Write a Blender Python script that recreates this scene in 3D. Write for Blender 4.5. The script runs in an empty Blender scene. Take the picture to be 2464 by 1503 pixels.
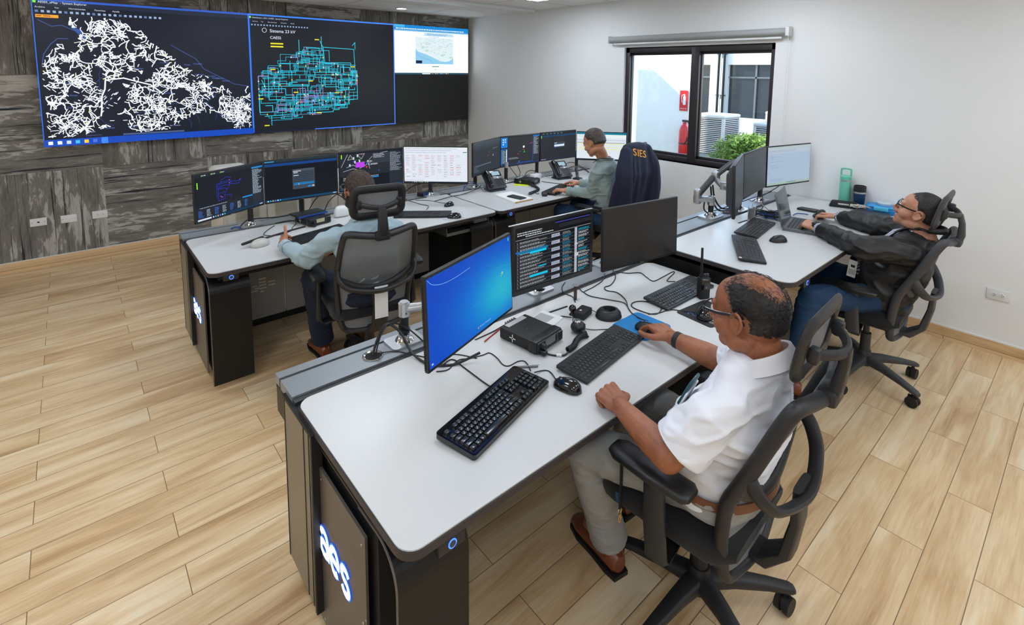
import bpy, bmesh, math, random
import numpy as np
from mathutils import Vector, Matrix, noise
from mathutils.bvhtree import BVHTree

R = math.radians
PI = math.pi
SC = bpy.context.scene
COL = SC.collection
rnd = random.Random(7)

# ------------------------------------------------------------------ camera
cam_d = bpy.data.cameras.new('camera')
cam = bpy.data.objects.new('camera', cam_d)
COL.objects.link(cam)
SC.camera = cam
cam_d.sensor_fit = 'HORIZONTAL'
cam_d.sensor_width = 36.0
cam_d.lens = 1243.97 / 2464 * 36.0
cam_d.shift_x = (1232 - 1227.39) / 2464
cam_d.shift_y = (308.25 - 751.5) / 2464
cam_d.clip_start = 0.02
_y, _p, _r = R(40.61817), R(6.37662), R(0.51509)
_f0 = Vector((math.sin(_y), math.cos(_y), 0)); _r0 = Vector((math.cos(_y), -math.sin(_y), 0)); _u = Vector((0, 0, 1))
_f = _f0 * math.cos(_p) - _u * math.sin(_p)
_up = _r0.cross(_f)
_rt = _r0 * math.cos(_r) + _up * math.sin(_r)
_up2 = _rt.cross(_f)
CAMP = Vector((-4.6754, -6.4407, 1.886))
_m = Matrix((_rt, _up2, -_f)).transposed().to_4x4()
_m.translation = CAMP
cam.matrix_world = _m

# ------------------------------------------------------------------ world, sun, exposure
W = bpy.data.worlds.new('world'); SC.world = W; W.use_nodes = True
_n = W.node_tree.nodes; _l = W.node_tree.links
_bg = _n['Background']
_sky = _n.new('ShaderNodeTexSky'); _sky.sky_type = 'NISHITA'; _sky.sun_disc = False
_sky.sun_elevation = R(52); _sky.sun_rotation = R(120)
_l.new(_sky.outputs['Color'], _bg.inputs['Color']); _bg.inputs['Strength'].default_value = 0.8
sun_d = bpy.data.lights.new('sun', 'SUN'); sun_d.energy = 8.0; sun_d.angle = R(0.6); sun_d.color = (1.0, 0.96, 0.9)
sun = bpy.data.objects.new('sun', sun_d); COL.objects.link(sun)
sun.rotation_euler = Vector((0.42, -0.72, -0.55)).to_track_quat('-Z', 'Y').to_euler()
SC.view_settings.view_transform = 'Standard'
SC.view_settings.look = 'None'
SC.view_settings.gamma = 1.0
SC.view_settings.use_curve_mapping = False
SC.view_settings.exposure = 0.0
PANEL_E = 16.0      # emission of the ceiling panels
SPOT_E = 30.0      # emission of the small downlights
SC.cycles.max_bounces = 8
SC.cycles.diffuse_bounces = 4
SC.cycles.glossy_bounces = 4
SC.cycles.transparent_max_bounces = 12
SC.cycles.sample_clamp_indirect = 6.0
SC.cycles.caustics_reflective = False
SC.cycles.caustics_refractive = False
SC.cycles.use_denoising = True

# ------------------------------------------------------------------ materials
def lin(c):
    return tuple(((x / 255) / 12.92 if x / 255 <= 0.04045 else ((x / 255 + 0.055) / 1.055) ** 2.4) for x in c)

MATS = {}
def P(name, rgb, rough=0.5, metal=0.0, var=0.0, vscale=8.0, bump=0.0, bscale=200.0, spec=0.5, coat=0.0, emit=None, estr=0.0, sheen=0.0, sss=0.0):
    """principled material, optional noise in the colour and a noise bump"""
    if name in MATS: return MATS[name]
    m = bpy.data.materials.new(name); m.use_nodes = True
    nt = m.node_tree; b = nt.nodes['Principled BSDF']
    c = lin(rgb)
    b.inputs['Base Color'].default_value = (*c, 1)
    b.inputs['Roughness'].default_value = rough
    b.inputs['Metallic'].default_value = metal
    b.inputs['Specular IOR Level'].default_value = spec
    b.inputs['Coat Weight'].default_value = coat
    if sheen: b.inputs['Sheen Weight'].default_value = sheen
    if sss:
        b.inputs['Subsurface Weight'].default_value = sss
        b.inputs['Subsurface Radius'].default_value = (0.012, 0.005, 0.003)
        b.inputs['Subsurface Scale'].default_value = 0.6
    if emit is not None:
        b.inputs['Emission Color'].default_value = (*lin(emit), 1)
        b.inputs['Emission Strength'].default_value = estr
    tc = nt.nodes.new('ShaderNodeTexCoord')
    n = nt.nodes.new('ShaderNodeTexNoise'); n.inputs['Scale'].default_value = vscale; n.inputs['Detail'].default_value = 4
    nt.links.new(tc.outputs['Object'], n.inputs['Vector'])
    if var:
        mx = nt.nodes.new('ShaderNodeMix'); mx.data_type = 'RGBA'
        mx.inputs[6].default_value = (*[x * (1 - var) for x in c], 1)
        mx.inputs[7].default_value = (*[min(1, x * (1 + var)) for x in c], 1)
        nt.links.new(n.outputs['Fac'], mx.inputs[0]); nt.links.new(mx.outputs[2], b.inputs['Base Color'])
    if bump:
        n2 = nt.nodes.new('ShaderNodeTexNoise'); n2.inputs['Scale'].default_value = bscale; n2.inputs['Detail'].default_value = 3
        nt.links.new(tc.outputs['Object'], n2.inputs['Vector'])
        bp = nt.nodes.new('ShaderNodeBump'); bp.inputs['Strength'].default_value = bump; bp.inputs['Distance'].default_value = 0.004
        nt.links.new(n2.outputs['Fac'], bp.inputs['Height']); nt.links.new(bp.outputs['Normal'], b.inputs['Normal'])
    MATS[name] = m
    return m

def glow(name, rgb, strength):
    if name in MATS: return MATS[name]
    m = bpy.data.materials.new(name); m.use_nodes = True
    nt = m.node_tree; nt.nodes.clear()
    e = nt.nodes.new('ShaderNodeEmission'); o = nt.nodes.new('ShaderNodeOutputMaterial')
    e.inputs['Color'].default_value = (*lin(rgb), 1); e.inputs['Strength'].default_value = strength
    nt.links.new(e.outputs[0], o.inputs[0])
    MATS[name] = m
    return m

def screen_mat(name, strength, gloss=0.15):
    """lit display: shows the colour stored per face, under a faintly glossy glass"""
    m = bpy.data.materials.new(name); m.use_nodes = True
    nt = m.node_tree; b = nt.nodes['Principled BSDF']
    b.inputs['Base Color'].default_value = (0.006, 0.006, 0.008, 1)
    b.inputs['Roughness'].default_value = 0.32
    b.inputs['Specular IOR Level'].default_value = gloss
    a = nt.nodes.new('ShaderNodeAttribute'); a.attribute_name = 'Col'
    nt.links.new(a.outputs['Color'], b.inputs['Emission Color'])
    b.inputs['Emission Strength'].default_value = strength
    return m

M_black = P('black_plastic', (26, 27, 29), 0.42, bump=0.05, bscale=900)
M_black2 = P('matte_black_plastic', (20, 20, 22), 0.6)
M_gloss = P('glossy_black_plastic', (14, 15, 18), 0.12, coat=0.4)
M_dgrey = P('dark_grey_plastic', (62, 63, 67), 0.5)
M_chairg = P('charcoal_nylon', (60, 61, 65), 0.5, bump=0.05, bscale=700)
M_chairf = P('black_chair_frame', (34, 34, 37), 0.48, bump=0.05, bscale=700)
M_seatf = P('black_seat_fabric', (20, 21, 25), 0.9, bump=0.35, bscale=900, sheen=0.1)
M_silver = P('brushed_aluminium', (196, 197, 200), 0.32, metal=0.75, var=0.05, vscale=40)
M_chrome = P('chrome', (225, 226, 228), 0.1, metal=1.0)
M_steel = P('grey_steel', (120, 122, 124), 0.38, metal=0.6)
M_top = P('white_laminate', (206, 207, 207), 0.3, spec=0.45, var=0.012, vscale=3)
M_edge = P('dark_brown_edge', (52, 46, 48), 0.5)
M_rail = P('grey_anodised_rail', (140, 146, 151), 0.38, metal=0.35)
M_groove = P('dark_groove', (52, 52, 54), 0.5)
M_ped = P('satin_black_steel', (19, 18, 19), 0.42, metal=0.3, bump=0.03, bscale=1200)
M_bronze = P('bronze_grey_panel', (112, 104, 96), 0.42, metal=0.5)
M_column = P('bronze_aluminium_column', (140, 134, 120), 0.4, metal=0.55)
M_mod = P('grey_modesty_panel', (172, 171, 167), 0.55)
M_beige = P('beige_plastic', (206, 198, 182), 0.55)
M_white = P('white_plastic', (226, 227, 228), 0.4)
M_paper = P('paper', (236, 236, 234), 0.8, var=0.03)
M_cable = P('black_cable', (24, 25, 28), 0.45)
M_cablew = P('white_cable', (212, 208, 198), 0.5)
M_cableb = P('blue_cable', (30, 80, 150), 0.45)
M_cabler = P('red_cable', (170, 34, 26), 0.45)
M_wall = P('painted_white_wall', (236, 237, 237), 0.85, var=0.012, vscale=1.5, bump=0.04, bscale=120)
M_tan = P('tan_paper', (188, 150, 98), 0.8)

# ------------------------------------------------------------------ mesh builder
class MB:
    def __init__(s):
        s.v = []; s.f = []; s.m = []; s.sm = []
    def add(s, verts, faces, mat=0, smooth=False, M=None):
        o = len(s.v)
        if M is not None: verts = [M @ Vector(p) for p in verts]
        s.v += [tuple(p) for p in verts]
        s.f += [tuple(i + o for i in f) for f in faces]
        s.m += [mat] * len(faces); s.sm += [smooth] * len(faces)
        return s
    def box(s, c, d, mat=0, rot=0.0, M=None):
        x, y, z = d[0] / 2, d[1] / 2, d[2] / 2
        vs = [(-x, -y, -z), (x, -y, -z), (x, y, -z), (-x, y, -z), (-x, -y, z), (x, -y, z), (x, y, z), (-x, y, z)]
        T = Matrix.Translation(c) @ Matrix.Rotation(rot, 4, 'Z')
        if M is not None: T = M @ T
        return s.add(vs, [(0, 3, 2, 1), (4, 5, 6, 7), (0, 1, 5, 4), (1, 2, 6, 5), (2, 3, 7, 6), (3, 0, 4, 7)], mat, False, T)
    def rbox(s, c, d, r, mat=0, seg=2, M=None, rot=0.0, taper=1.0):
        """box with rounded edges; taper scales the top face"""
        bm = bmesh.new(); bmesh.ops.create_cube(bm, size=1.0)
        for v in bm.verts:
            k = taper if v.co.z > 0 else 1.0
            v.co = Vector((v.co.x * d[0] * k, v.co.y * d[1] * k, v.co.z * d[2]))
        bmesh.ops.bevel(bm, geom=bm.edges[:] + bm.verts[:], offset=min(r, min(d) * 0.49), segments=seg, profile=0.5, affect='EDGES')
        T = Matrix.Translation(c) @ Matrix.Rotation(rot, 4, 'Z')
        if M is not None: T = M @ T
        bm.verts.index_update()
        s.add([v.co.copy() for v in bm.verts], [[v.index for v in f.verts] for f in bm.faces], mat, True, T)
        bm.free(); return s
    def cyl(s, p0, p1, r0, r1=None, n=20, mat=0, cap=True, M=None):
        r1 = r0 if r1 is None else r1
        p0 = Vector(p0); p1 = Vector(p1); d = (p1 - p0)
        q = d.to_track_quat('Z', 'Y')
        vs = []
        for p, r in ((p0, r0), (p1, r1)):
            for i in range(n):
                a = 2 * PI * i / n
                vs.append(p + q @ Vector((r * math.cos(a), r * math.sin(a), 0)))
        fs = [(i, (i + 1) % n, n + (i + 1) % n, n + i) for i in range(n)]
        s.add(vs, fs, mat, True, M)
        if cap:
            s.add(vs, [tuple(range(n))[::-1], tuple(range(n, 2 * n))], mat, False, M)
        return s
    def lathe(s, prof, c=(0, 0, 0), n=32, mat=0, M=None, sx=1.0, sy=1.0):
        vs = []; k = len(prof)
        for i in range(n):
            a = 2 * PI * i / n
            for r, z in prof: vs.append((c[0] + r * math.cos(a) * sx, c[1] + r * math.sin(a) * sy, c[2] + z))
        fs = []
        for i in range(n):
            j = (i + 1) % n
            for t in range(k - 1):
                fs.append((i * k + t, j * k + t, j * k + t + 1, i * k + t + 1))
        return s.add(vs, fs, mat, True, M)
    def tube(s, pts, r, n=8, mat=0, smooth_pts=6, M=None, flat=1.0, closed=False, cap=True):
        pts = [Vector(p) for p in pts]
        if smooth_pts and len(pts) > 2: pts = catmull(pts, smooth_pts, closed)
        rs = r if isinstance(r, (list, tuple)) else None
        N = len(pts); vs = []; up = None
        for i, p in enumerate(pts):
            a = pts[(i - 1) % N] if (closed or i > 0) else pts[i]
            b = pts[(i + 1) % N] if (closed or i < N - 1) else pts[i]
            d = (b - a).normalized() if (b - a).length > 1e-9 else Vector((0, 0, 1))
            if up is None:
                up = Vector((0, 0, 1)) if abs(d.z) < 0.9 else Vector((0, 1, 0))
            x = d.cross(up)
            if x.length < 1e-6: x = d.orthogonal()
            x.normalize(); up = x.cross(d).normalized()
            rr = r if rs is None else np.interp(i / (N - 1), np.linspace(0, 1, len(rs)), rs)
            for k in range(n):
                t = 2 * PI * k / n
                vs.append(p + x * (rr * math.cos(t)) + up * (rr * flat * math.sin(t)))
        fs = []
        for i in range(N if closed else N - 1):
            j = (i + 1) % N
            for k in range(n):
                fs.append((i * n + k, i * n + (k + 1) % n, j * n + (k + 1) % n, j * n + k))
        s.add(vs, fs, mat, True, M)
        if cap and not closed:
            s.add(vs, [tuple(range(n))[::-1], tuple(range((N - 1) * n, N * n))], mat, False, M)
        return s
    def ell(s, c, r, mat=0, rot=None, n=20, m=14, M=None, zmin=-1.0, zmax=1.0):
        T = Matrix.Translation(c)
        if rot is not None: T = T @ rot.to_4x4()
        vs = []
        t0 = math.asin(max(-1, zmin)); t1 = math.asin(min(1, zmax))
        for j in range(m + 1):
            t = t0 + (t1 - t0) * j / m
            for i in range(n):
                a = 2 * PI * i / n
                vs.append((r[0] * math.cos(t) * math.cos(a), r[1] * math.cos(t) * math.sin(a), r[2] * math.sin(t)))
        fs = [(j * n + i, j * n + (i + 1) % n, (j + 1) * n + (i + 1) % n, (j + 1) * n + i) for j in range(m) for i in range(n)]
        fs += [tuple(range(n))[::-1], tuple(range(m * n, m * n + n))]
        if M is not None: T = M @ T
        return s.add(vs, fs, mat, True, T)
    def prism(s, poly, z0, z1, mat=0, M=None, smooth=False):
        n = len(poly)
        vs = [(x, y, z0) for x, y in poly] + [(x, y, z1) for x, y in poly]
        s.add(vs, [tuple(range(n))[::-1], tuple(range(n, 2 * n))], mat, False, M)
        return s.add(vs, [(i, (i + 1) % n, n + (i + 1) % n, n + i) for i in range(n)], mat, smooth, M)
    def loft(s, secs, mat=0, n=28, M=None, cap=True, e=2.3):
        """secs: (centre, half-width a, half-depth b, right vector, front vector); superellipse sections"""
        vs = []
        for c, a, b, rv, fv in secs:
            c = Vector(c); rv = Vector(rv).normalized(); fv = Vector(fv).normalized()
            for i in range(n):
                t = 2 * PI * i / n; ct, st = math.cos(t), math.sin(t)
                vs.append(c + rv * (a * math.copysign(abs(ct) ** (2 / e), ct)) + fv * (b * math.copysign(abs(st) ** (2 / e), st)))
        K = len(secs)
        fs = [(j * n + i, j * n + (i + 1) % n, (j + 1) * n + (i + 1) % n, (j + 1) * n + i) for j in range(K - 1) for i in range(n)]
        if cap: fs += [tuple(range(n))[::-1], tuple(range((K - 1) * n, K * n))]
        return s.add(vs, fs, mat, True, M)
    def mesh(s, name, mats):
        me = bpy.data.meshes.new(name)
        me.from_pydata(s.v, [], s.f)
        for m in (mats if isinstance(mats, (list, tuple)) else [mats]): me.materials.append(m)
        me.polygons.foreach_set('material_index', s.m)
        me.polygons.foreach_set('use_smooth', s.sm)
        me.update()
        try: me.set_sharp_from_angle(angle=R(38))
        except Exception: pass
        return me
    def build(s, name, mats, parent=None, loc=None, rotz=None):
        return link(name, s.mesh(name, mats), parent, loc, rotz)

def catmull(pts, k, closed=False):
    out = []; N = len(pts)
    rng = range(N if closed else N - 1)
    for i in rng:
        g = lambda j: pts[j % N] if closed else pts[max(0, min(N - 1, j))]
        p0, p1, p2, p3 = g(i - 1), g(i), g(i + 1), g(i + 2)
        for t in range(k):
            u = t / k
            out.append(0.5 * ((2 * p1) + (p2 - p0) * u + (2 * p0 - 5 * p1 + 4 * p2 - p3) * u * u + (3 * p1 - p0 - 3 * p2 + p3) * u ** 3))
    if not closed: out.append(pts[-1])
    return out

def link(name, me, parent=None, loc=None, rotz=None):
    o = bpy.data.objects.new(name, me); COL.objects.link(o)
    if parent is not None: o.parent = parent
    if loc is not None: o.location = loc
    if rotz is not None: o.rotation_euler = (0, 0, rotz)
    return o

def tag(o, label, cat, group=None, kind=None):
    if label: o['label'] = label
    if cat: o['category'] = cat
    if group: o['group'] = group
    if kind: o['kind'] = kind
    return o

def thing(name, label, cat, loc=(0, 0, 0), rotz=0.0, group=None):
    o = bpy.data.objects.new(name, None); COL.objects.link(o)
    o.empty_display_size = 0.1
    o.location = loc; o.rotation_euler = (0, 0, rotz)
    return tag(o, label, cat, group)

def struct(name, mb, mats):
    return tag(mb.build(name, mats), None, None, kind='structure')

def copy_tree(o, parent=None):
    c = o.copy(); COL.objects.link(c)
    if parent is not None: c.parent = parent
    for ch in list(o.children): copy_tree(ch, c)
    return c

def rpoly(x0, y0, x1, y1, r, n=6):
    """rounded rectangle outline"""
    rr = r if isinstance(r, (list, tuple)) else [r] * 4      # order: x1y0, x1y1, x0y1, x0y0
    out = []
    for (cx, cy, a0, q) in ((x1, y0, -90, 0), (x1, y1, 0, 1), (x0, y1, 90, 2), (x0, y0, 180, 3)):
        k = rr[q]; sx = -1 if cx == x1 else 1; sy = 1 if cy == y0 else -1
        if k <= 1e-6: out.append((cx, cy)); continue
        for i in range(n + 1):
            a = R(a0 + 90 * i / n)
            out.append((cx + sx * k + k * math.cos(a), cy + sy * k + k * math.sin(a)))
    return out

# text as flat triangles: list of (verts2d, faces), cached
_TX = {}
def text_geo(s, size=1.0, align='LEFT', spacing=1.0):
    key = (s, align, spacing)
    if key not in _TX:
        cu = bpy.data.curves.new('t', 'FONT'); cu.body = s; cu.size = 1.0; cu.align_x = align; cu.space_character = spacing
        cu.resolution_u = 3
        ob = bpy.data.objects.new('t', cu); COL.objects.link(ob)
        dg = bpy.context.evaluated_depsgraph_get()
        me = bpy.data.meshes.new_from_object(ob.evaluated_get(dg))
        _TX[key] = ([tuple(v.co) for v in me.vertices], [tuple(p.vertices) for p in me.polygons])
        bpy.data.objects.remove(ob); bpy.data.curves.remove(cu); bpy.data.meshes.remove(me)
    vs, fs = _TX[key]
    return [(x * size, y * size) for x, y, _ in vs], fs

def text_mb(mb, s, size, M, mat=0, align='CENTER', depth=0.0, spacing=1.0, bold=0.0):
    """flat lettering; local X to the right, local Y up"""
    vs, fs = text_geo(s, size, align, spacing)
    offs = [(0, 0)] if not bold else [(-bold, 0), (bold, 0), (0, bold), (0, -bold)]
    for i, (ox, oy) in enumerate(offs):
        mb.add([(x + ox, y + oy, depth + i * 2e-5) for x, y in vs], fs, mat, False, M)

class Canvas:
    """a picture made of coloured flat faces on a display, u to the right, v up, in 0..1"""
    def __init__(s, w, h):
        s.w = w; s.h = h; s.v = []; s.f = []; s.c = []
        s.k = 0
    def _z(s):
        s.k += 1
        return -(0.0002 + s.k * 0.0000015)
    def poly(s, pts, rgb, z=None):
        o = len(s.v); z = s._z() if z is None else z
        s.v += [((u - 0.5) * s.w, z, (v - 0.5) * s.h) for u, v in pts]
        s.f.append(tuple(range(o, o + len(pts)))); s.c.append(lin(rgb))
    def rect(s, u0, v0, u1, v1, rgb): s.poly([(u0, v0), (u1, v0), (u1, v1), (u0, v1)], rgb)
    def grad(s, u0, v0, u1, v1, ca, cb, n=8):
        for i in range(n):
            t = (i + 0.5) / n
            s.rect(u0, v0 + (v1 - v0) * i / n, u1, v0 + (v1 - v0) * (i + 1) / n, tuple(a + (b - a) * t for a, b in zip(ca, cb)))
    def line(s, a, b, wd, rgb, z=None):
        ax, ay = a[0] * s.w, a[1] * s.h; bx, by = b[0] * s.w, b[1] * s.h
        dx, dy = bx - ax, by - ay; L = math.hypot(dx, dy) or 1e-9
        nx, ny = -dy / L * wd / 2, dx / L * wd / 2
        ex, ey = dx / L * wd * 0.3, dy / L * wd * 0.3
        s.poly([((ax + nx - ex) / s.w, (ay + ny - ey) / s.h), ((ax - nx - ex) / s.w, (ay - ny - ey) / s.h),
                ((bx - nx + ex) / s.w, (by - ny + ey) / s.h), ((bx + nx + ex) / s.w, (by + ny + ey) / s.h)], rgb, z)
    def text(s, st, u, v, size, rgb, align='LEFT'):
        vs, fs = text_geo(st, size, align); o = len(s.v); z = s._z()
        s.v += [(x + (u - 0.5) * s.w, z, y + (v - 0.5) * s.h) for x, y in vs]
        for f in fs: s.f.append(tuple(i + o for i in f)); s.c.append(lin(rgb))
    def scribble(s, u0, v0, u1, v1, rows, rgb, rn, fill=0.8, hgt=0.5):
        """rows of word-sized dashes, unreadable small print"""
        dv = (v1 - v0) / rows
        for i in range(rows):
            v = v1 - (i + 0.5) * dv; u = u0; end = u0 + (u1 - u0) * rn.uniform(fill * 0.6, 1.0)
            while u < end:
                L = rn.uniform(0.008, 0.03); s.rect(u, v - dv * hgt / 2, min(u + L, end), v + dv * hgt / 2, rgb); u += L + 0.006
    def build(s, name, mat, parent, loc=(0, 0, 0)):
        me = bpy.data.meshes.new(name); me.from_pydata(s.v, [], s.f)
        at = me.color_attributes.new('Col', 'FLOAT_COLOR', 'CORNER')
        buf = np.empty((len(me.loops), 4), dtype=np.float32); buf[:, 3] = 1
        i = 0
        for f, c in zip(s.f, s.c):
            buf[i:i + len(f), :3] = c; i += len(f)
        at.data.foreach_set('color', buf.ravel())
        me.materials.append(mat); me.update()
        return link(name, me, parent, loc)

M_scr = screen_mat('lit_display', 1.0)
M_scrw = screen_mat('lit_wall_display', 1.15, 0.3)
# ------------------------------------------------------------------ floor, carpet wall, ceiling materials
def nodes(m):
    m.use_nodes = True
    return m.node_tree, m.node_tree.nodes['Principled BSDF']

def math_n(nt, op, a, b=None, c=None):
    n = nt.nodes.new('ShaderNodeMath'); n.operation = op
    for i, x in enumerate((a, b, c)):
        if x is None: continue
        if isinstance(x, (int, float)): n.inputs[i].default_value = x
        else: nt.links.new(x, n.inputs[i])
    return n.outputs[0]

def ramp(nt, fac, stops):
    n = nt.nodes.new('ShaderNodeValToRGB')
    e = n.color_ramp.elements
    while len(e) < len(stops): e.new(0.5)
    for k, (p, c) in zip(e, stops): k.position = p; k.color = (*c, 1)
    nt.links.new(fac, n.inputs[0]); return n.outputs[0]

def mixc(nt, fac, a, b):
    n = nt.nodes.new('ShaderNodeMix'); n.data_type = 'RGBA'
    if isinstance(fac, (int, float)): n.inputs[0].default_value = fac
    else: nt.links.new(fac, n.inputs[0])
    for k, x in ((6, a), (7, b)):
        if isinstance(x, tuple): n.inputs[k].default_value = (*x, 1)
        else: nt.links.new(x, n.inputs[k])
    return n.outputs[2]

def comb(nt, x, y, z):
    n = nt.nodes.new('ShaderNodeCombineXYZ')
    for i, k in enumerate((x, y, z)):
        if isinstance(k, (int, float)): n.inputs[i].default_value = k
        else: nt.links.new(k, n.inputs[i])
    return n.outputs[0]

def noise_n(nt, vec, scale, detail=4, rough=0.5, dist=0.0):
    n = nt.nodes.new('ShaderNodeTexNoise'); nt.links.new(vec, n.inputs['Vector'])
    n.inputs['Scale'].default_value = scale; n.inputs['Detail'].default_value = detail
    n.inputs['Roughness'].default_value = rough; n.inputs['Distortion'].default_value = dist
    return n.outputs['Fac']

def plank_mat(name, dirx=True):
    m = bpy.data.materials.new(name); nt, b = nodes(m)
    g = nt.nodes.new('ShaderNodeNewGeometry')
    sp = nt.nodes.new('ShaderNodeSeparateXYZ'); nt.links.new(g.outputs['Position'], sp.inputs[0])
    X, Y, Z = sp.outputs
    U = math_n(nt, 'ADD', X if dirx else Y, 2.2015)
    V = math_n(nt, 'ADD', Y, 5.958 + 0.1513 * 40) if dirx else math_n(nt, 'ADD', Z, 3.0)
    vec = comb(nt, U, V, 0)
    br = nt.nodes.new('ShaderNodeTexBrick'); nt.links.new(vec, br.inputs['Vector'])
    br.offset = 0.5; br.offset_frequency = 2; br.squash = 1.0
    br.inputs['Scale'].default_value = 1.0; br.inputs['Mortar Size'].default_value = 0.0016; br.inputs['Mortar Smooth'].default_value = 0.2
    br.inputs['Brick Width'].default_value = 0.899; br.inputs['Row Height'].default_value = 0.1513
    br.inputs['Color1'].default_value = (0, 0, 0, 1); br.inputs['Color2'].default_value = (1, 1, 1, 1); br.inputs['Mortar'].default_value = (0.5, 0.5, 0.5, 1)
    rid = nt.nodes.new('ShaderNodeSeparateColor'); nt.links.new(br.outputs['Color'], rid.inputs[0]); RID = rid.outputs[0]
    # printed grain, offset from plank to plank
    off = math_n(nt, 'MULTIPLY', RID, 37.0)
    v2 = comb(nt, math_n(nt, 'MULTIPLY', U, 0.9), math_n(nt, 'ADD', math_n(nt, 'MULTIPLY', V, 6.5), off), off)
    g1 = noise_n(nt, v2, 1.6, 5, 0.55, 0.7)
    v3 = comb(nt, math_n(nt, 'MULTIPLY', U, 2.2), math_n(nt, 'ADD', math_n(nt, 'MULTIPLY', V, 60.0), off), off)
    g2 = noise_n(nt, v3, 2.0, 3, 0.6, 0.4)
    fac = math_n(nt, 'ADD', math_n(nt, 'MULTIPLY', g1, 0.78), math_n(nt, 'ADD', math_n(nt, 'MULTIPLY', g2, 0.26), math_n(nt, 'MULTIPLY', RID, 0.10)))
    col = ramp(nt, fac, [(0.36, lin((184, 146, 104))), (0.50, lin((212, 178, 134))), (0.62, lin((228, 200, 158))), (0.74, lin((238, 218, 184)))])
    col = mixc(nt, br.outputs['Fac'], col, lin((128, 100, 72)))
    nt.links.new(col, b.inputs['Base Color'])
    b.inputs['Roughness'].default_value = 0.36
    rr = math_n(nt, 'ADD', math_n(nt, 'MULTIPLY', g2, 0.12), 0.27); nt.links.new(rr, b.inputs['Roughness'])
    bp = nt.nodes.new('ShaderNodeBump'); bp.inputs['Strength'].default_value = 0.25; bp.inputs['Distance'].default_value = 0.0015
    h = math_n(nt, 'SUBTRACT', math_n(nt, 'MULTIPLY', g2, 0.25), br.outputs['Fac'])
    nt.links.new(h, bp.inputs['Height']); nt.links.new(bp.outputs['Normal'], b.inputs['Normal'])
    return m

def carpet_mat():
    m = bpy.data.materials.new('carpet_tile_cladding'); nt, b = nodes(m)
    g = nt.nodes.new('ShaderNodeNewGeometry')
    sp = nt.nodes.new('ShaderNodeSeparateXYZ'); nt.links.new(g.outputs['Position'], sp.inputs[0])
    X, Y, Z = sp.outputs
    T = 0.905
    a = math_n(nt, 'DIVIDE', math_n(nt, 'ADD', X, 4.45 + T * 20), T); c = math_n(nt, 'DIVIDE', math_n(nt, 'ADD', Z, T * 10), T)
    ia = math_n(nt, 'FLOOR', a); ic = math_n(nt, 'FLOOR', c)
    par = math_n(nt, 'MODULO', math_n(nt, 'ADD', ia, ic), 2.0)      # 1: streaks stand up, 0: streaks lie
    par = math_n(nt, 'GREATER_THAN', par, 0.5)
    seed = math_n(nt, 'ADD', math_n(nt, 'MULTIPLY', ia, 3.17), math_n(nt, 'MULTIPLY', ic, 7.31))
    def sel(p, q): # p if lying else q
        return math_n(nt, 'ADD', math_n(nt, 'MULTIPLY', p, math_n(nt, 'SUBTRACT', 1.0, par)), math_n(nt, 'MULTIPLY', q, par))
    U = sel(X, Z); V = sel(Z, X)          # U along the streaks, V across
    v1 = comb(nt, math_n(nt, 'MULTIPLY', U, 1.3), math_n(nt, 'MULTIPLY', V, 6.0), seed)
    s1 = noise_n(nt, v1, 1.0, 6, 0.62, 0.5)
    v2 = comb(nt, math_n(nt, 'MULTIPLY', U, 7.0), math_n(nt, 'MULTIPLY', V, 30.0), seed)
    s2 = noise_n(nt, v2, 1.0, 4, 0.6, 0.8)
    bandv = comb(nt, math_n(nt, 'MULTIPLY', U, 0.25), math_n(nt, 'MULTIPLY', V, 15.0), math_n(nt, 'ADD', seed, 50.0))
    bd = noise_n(nt, bandv, 1.0, 4, 0.75, 0.05)
    fine = noise_n(nt, comb(nt, X, 0, Z), 260.0, 2, 0.6)
    f = math_n(nt, 'ADD', math_n(nt, 'MULTIPLY', s1, 0.65), math_n(nt, 'MULTIPLY', s2, 0.4))
    col = ramp(nt, f, [(0.40, lin((104, 101, 97))), (0.50, lin((124, 120, 115))), (0.565, lin((136, 132, 126))), (0.585, lin((178, 175, 170))), (0.68, lin((194, 192, 187)))])
    dark = ramp(nt, bd, [(0.0, (1, 1, 1)), (0.345, (1, 1, 1)), (0.385, (0, 0, 0)), (0.585, (0, 0, 0)), (0.60, (0.85, 0.85, 0.85)), (0.625, (0.85, 0.85, 0.85)), (0.64, (0, 0, 0))])
    col = mixc(nt, dark, col, lin((44, 46, 56)))
    lightb = ramp(nt, bd, [(0.0, (0, 0, 0)), (0.44, (0, 0, 0)), (0.452, (0.8, 0.8, 0.8)), (0.462, (0, 0, 0))])
    col = mixc(nt, lightb, col, lin((150, 147, 142)))
    mul = nt.nodes.new('ShaderNodeMix'); mul.data_type = 'RGBA'; mul.blend_type = 'MULTIPLY'; mul.inputs[0].default_value = 1.0
    nt.links.new(col, mul.inputs[6]); nt.links.new(ramp(nt, fine, [(0.3, (0.62, 0.62, 0.62)), (0.7, (1.25, 1.25, 1.25))]), mul.inputs[7])
    nt.links.new(mul.outputs[2], b.inputs['Base Color'])
    b.inputs['Roughness'].default_value = 0.95; b.inputs['Specular IOR Level'].default_value = 0.15
    bp = nt.nodes.new('ShaderNodeBump'); bp.inputs['Strength'].default_value = 0.7; bp.inputs['Distance'].default_value = 0.003
    nt.links.new(math_n(nt, 'ADD', fine, math_n(nt, 'MULTIPLY', s2, 0.6)), bp.inputs['Height']); nt.links.new(bp.outputs['Normal'], b.inputs['Normal'])
    return m

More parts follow.
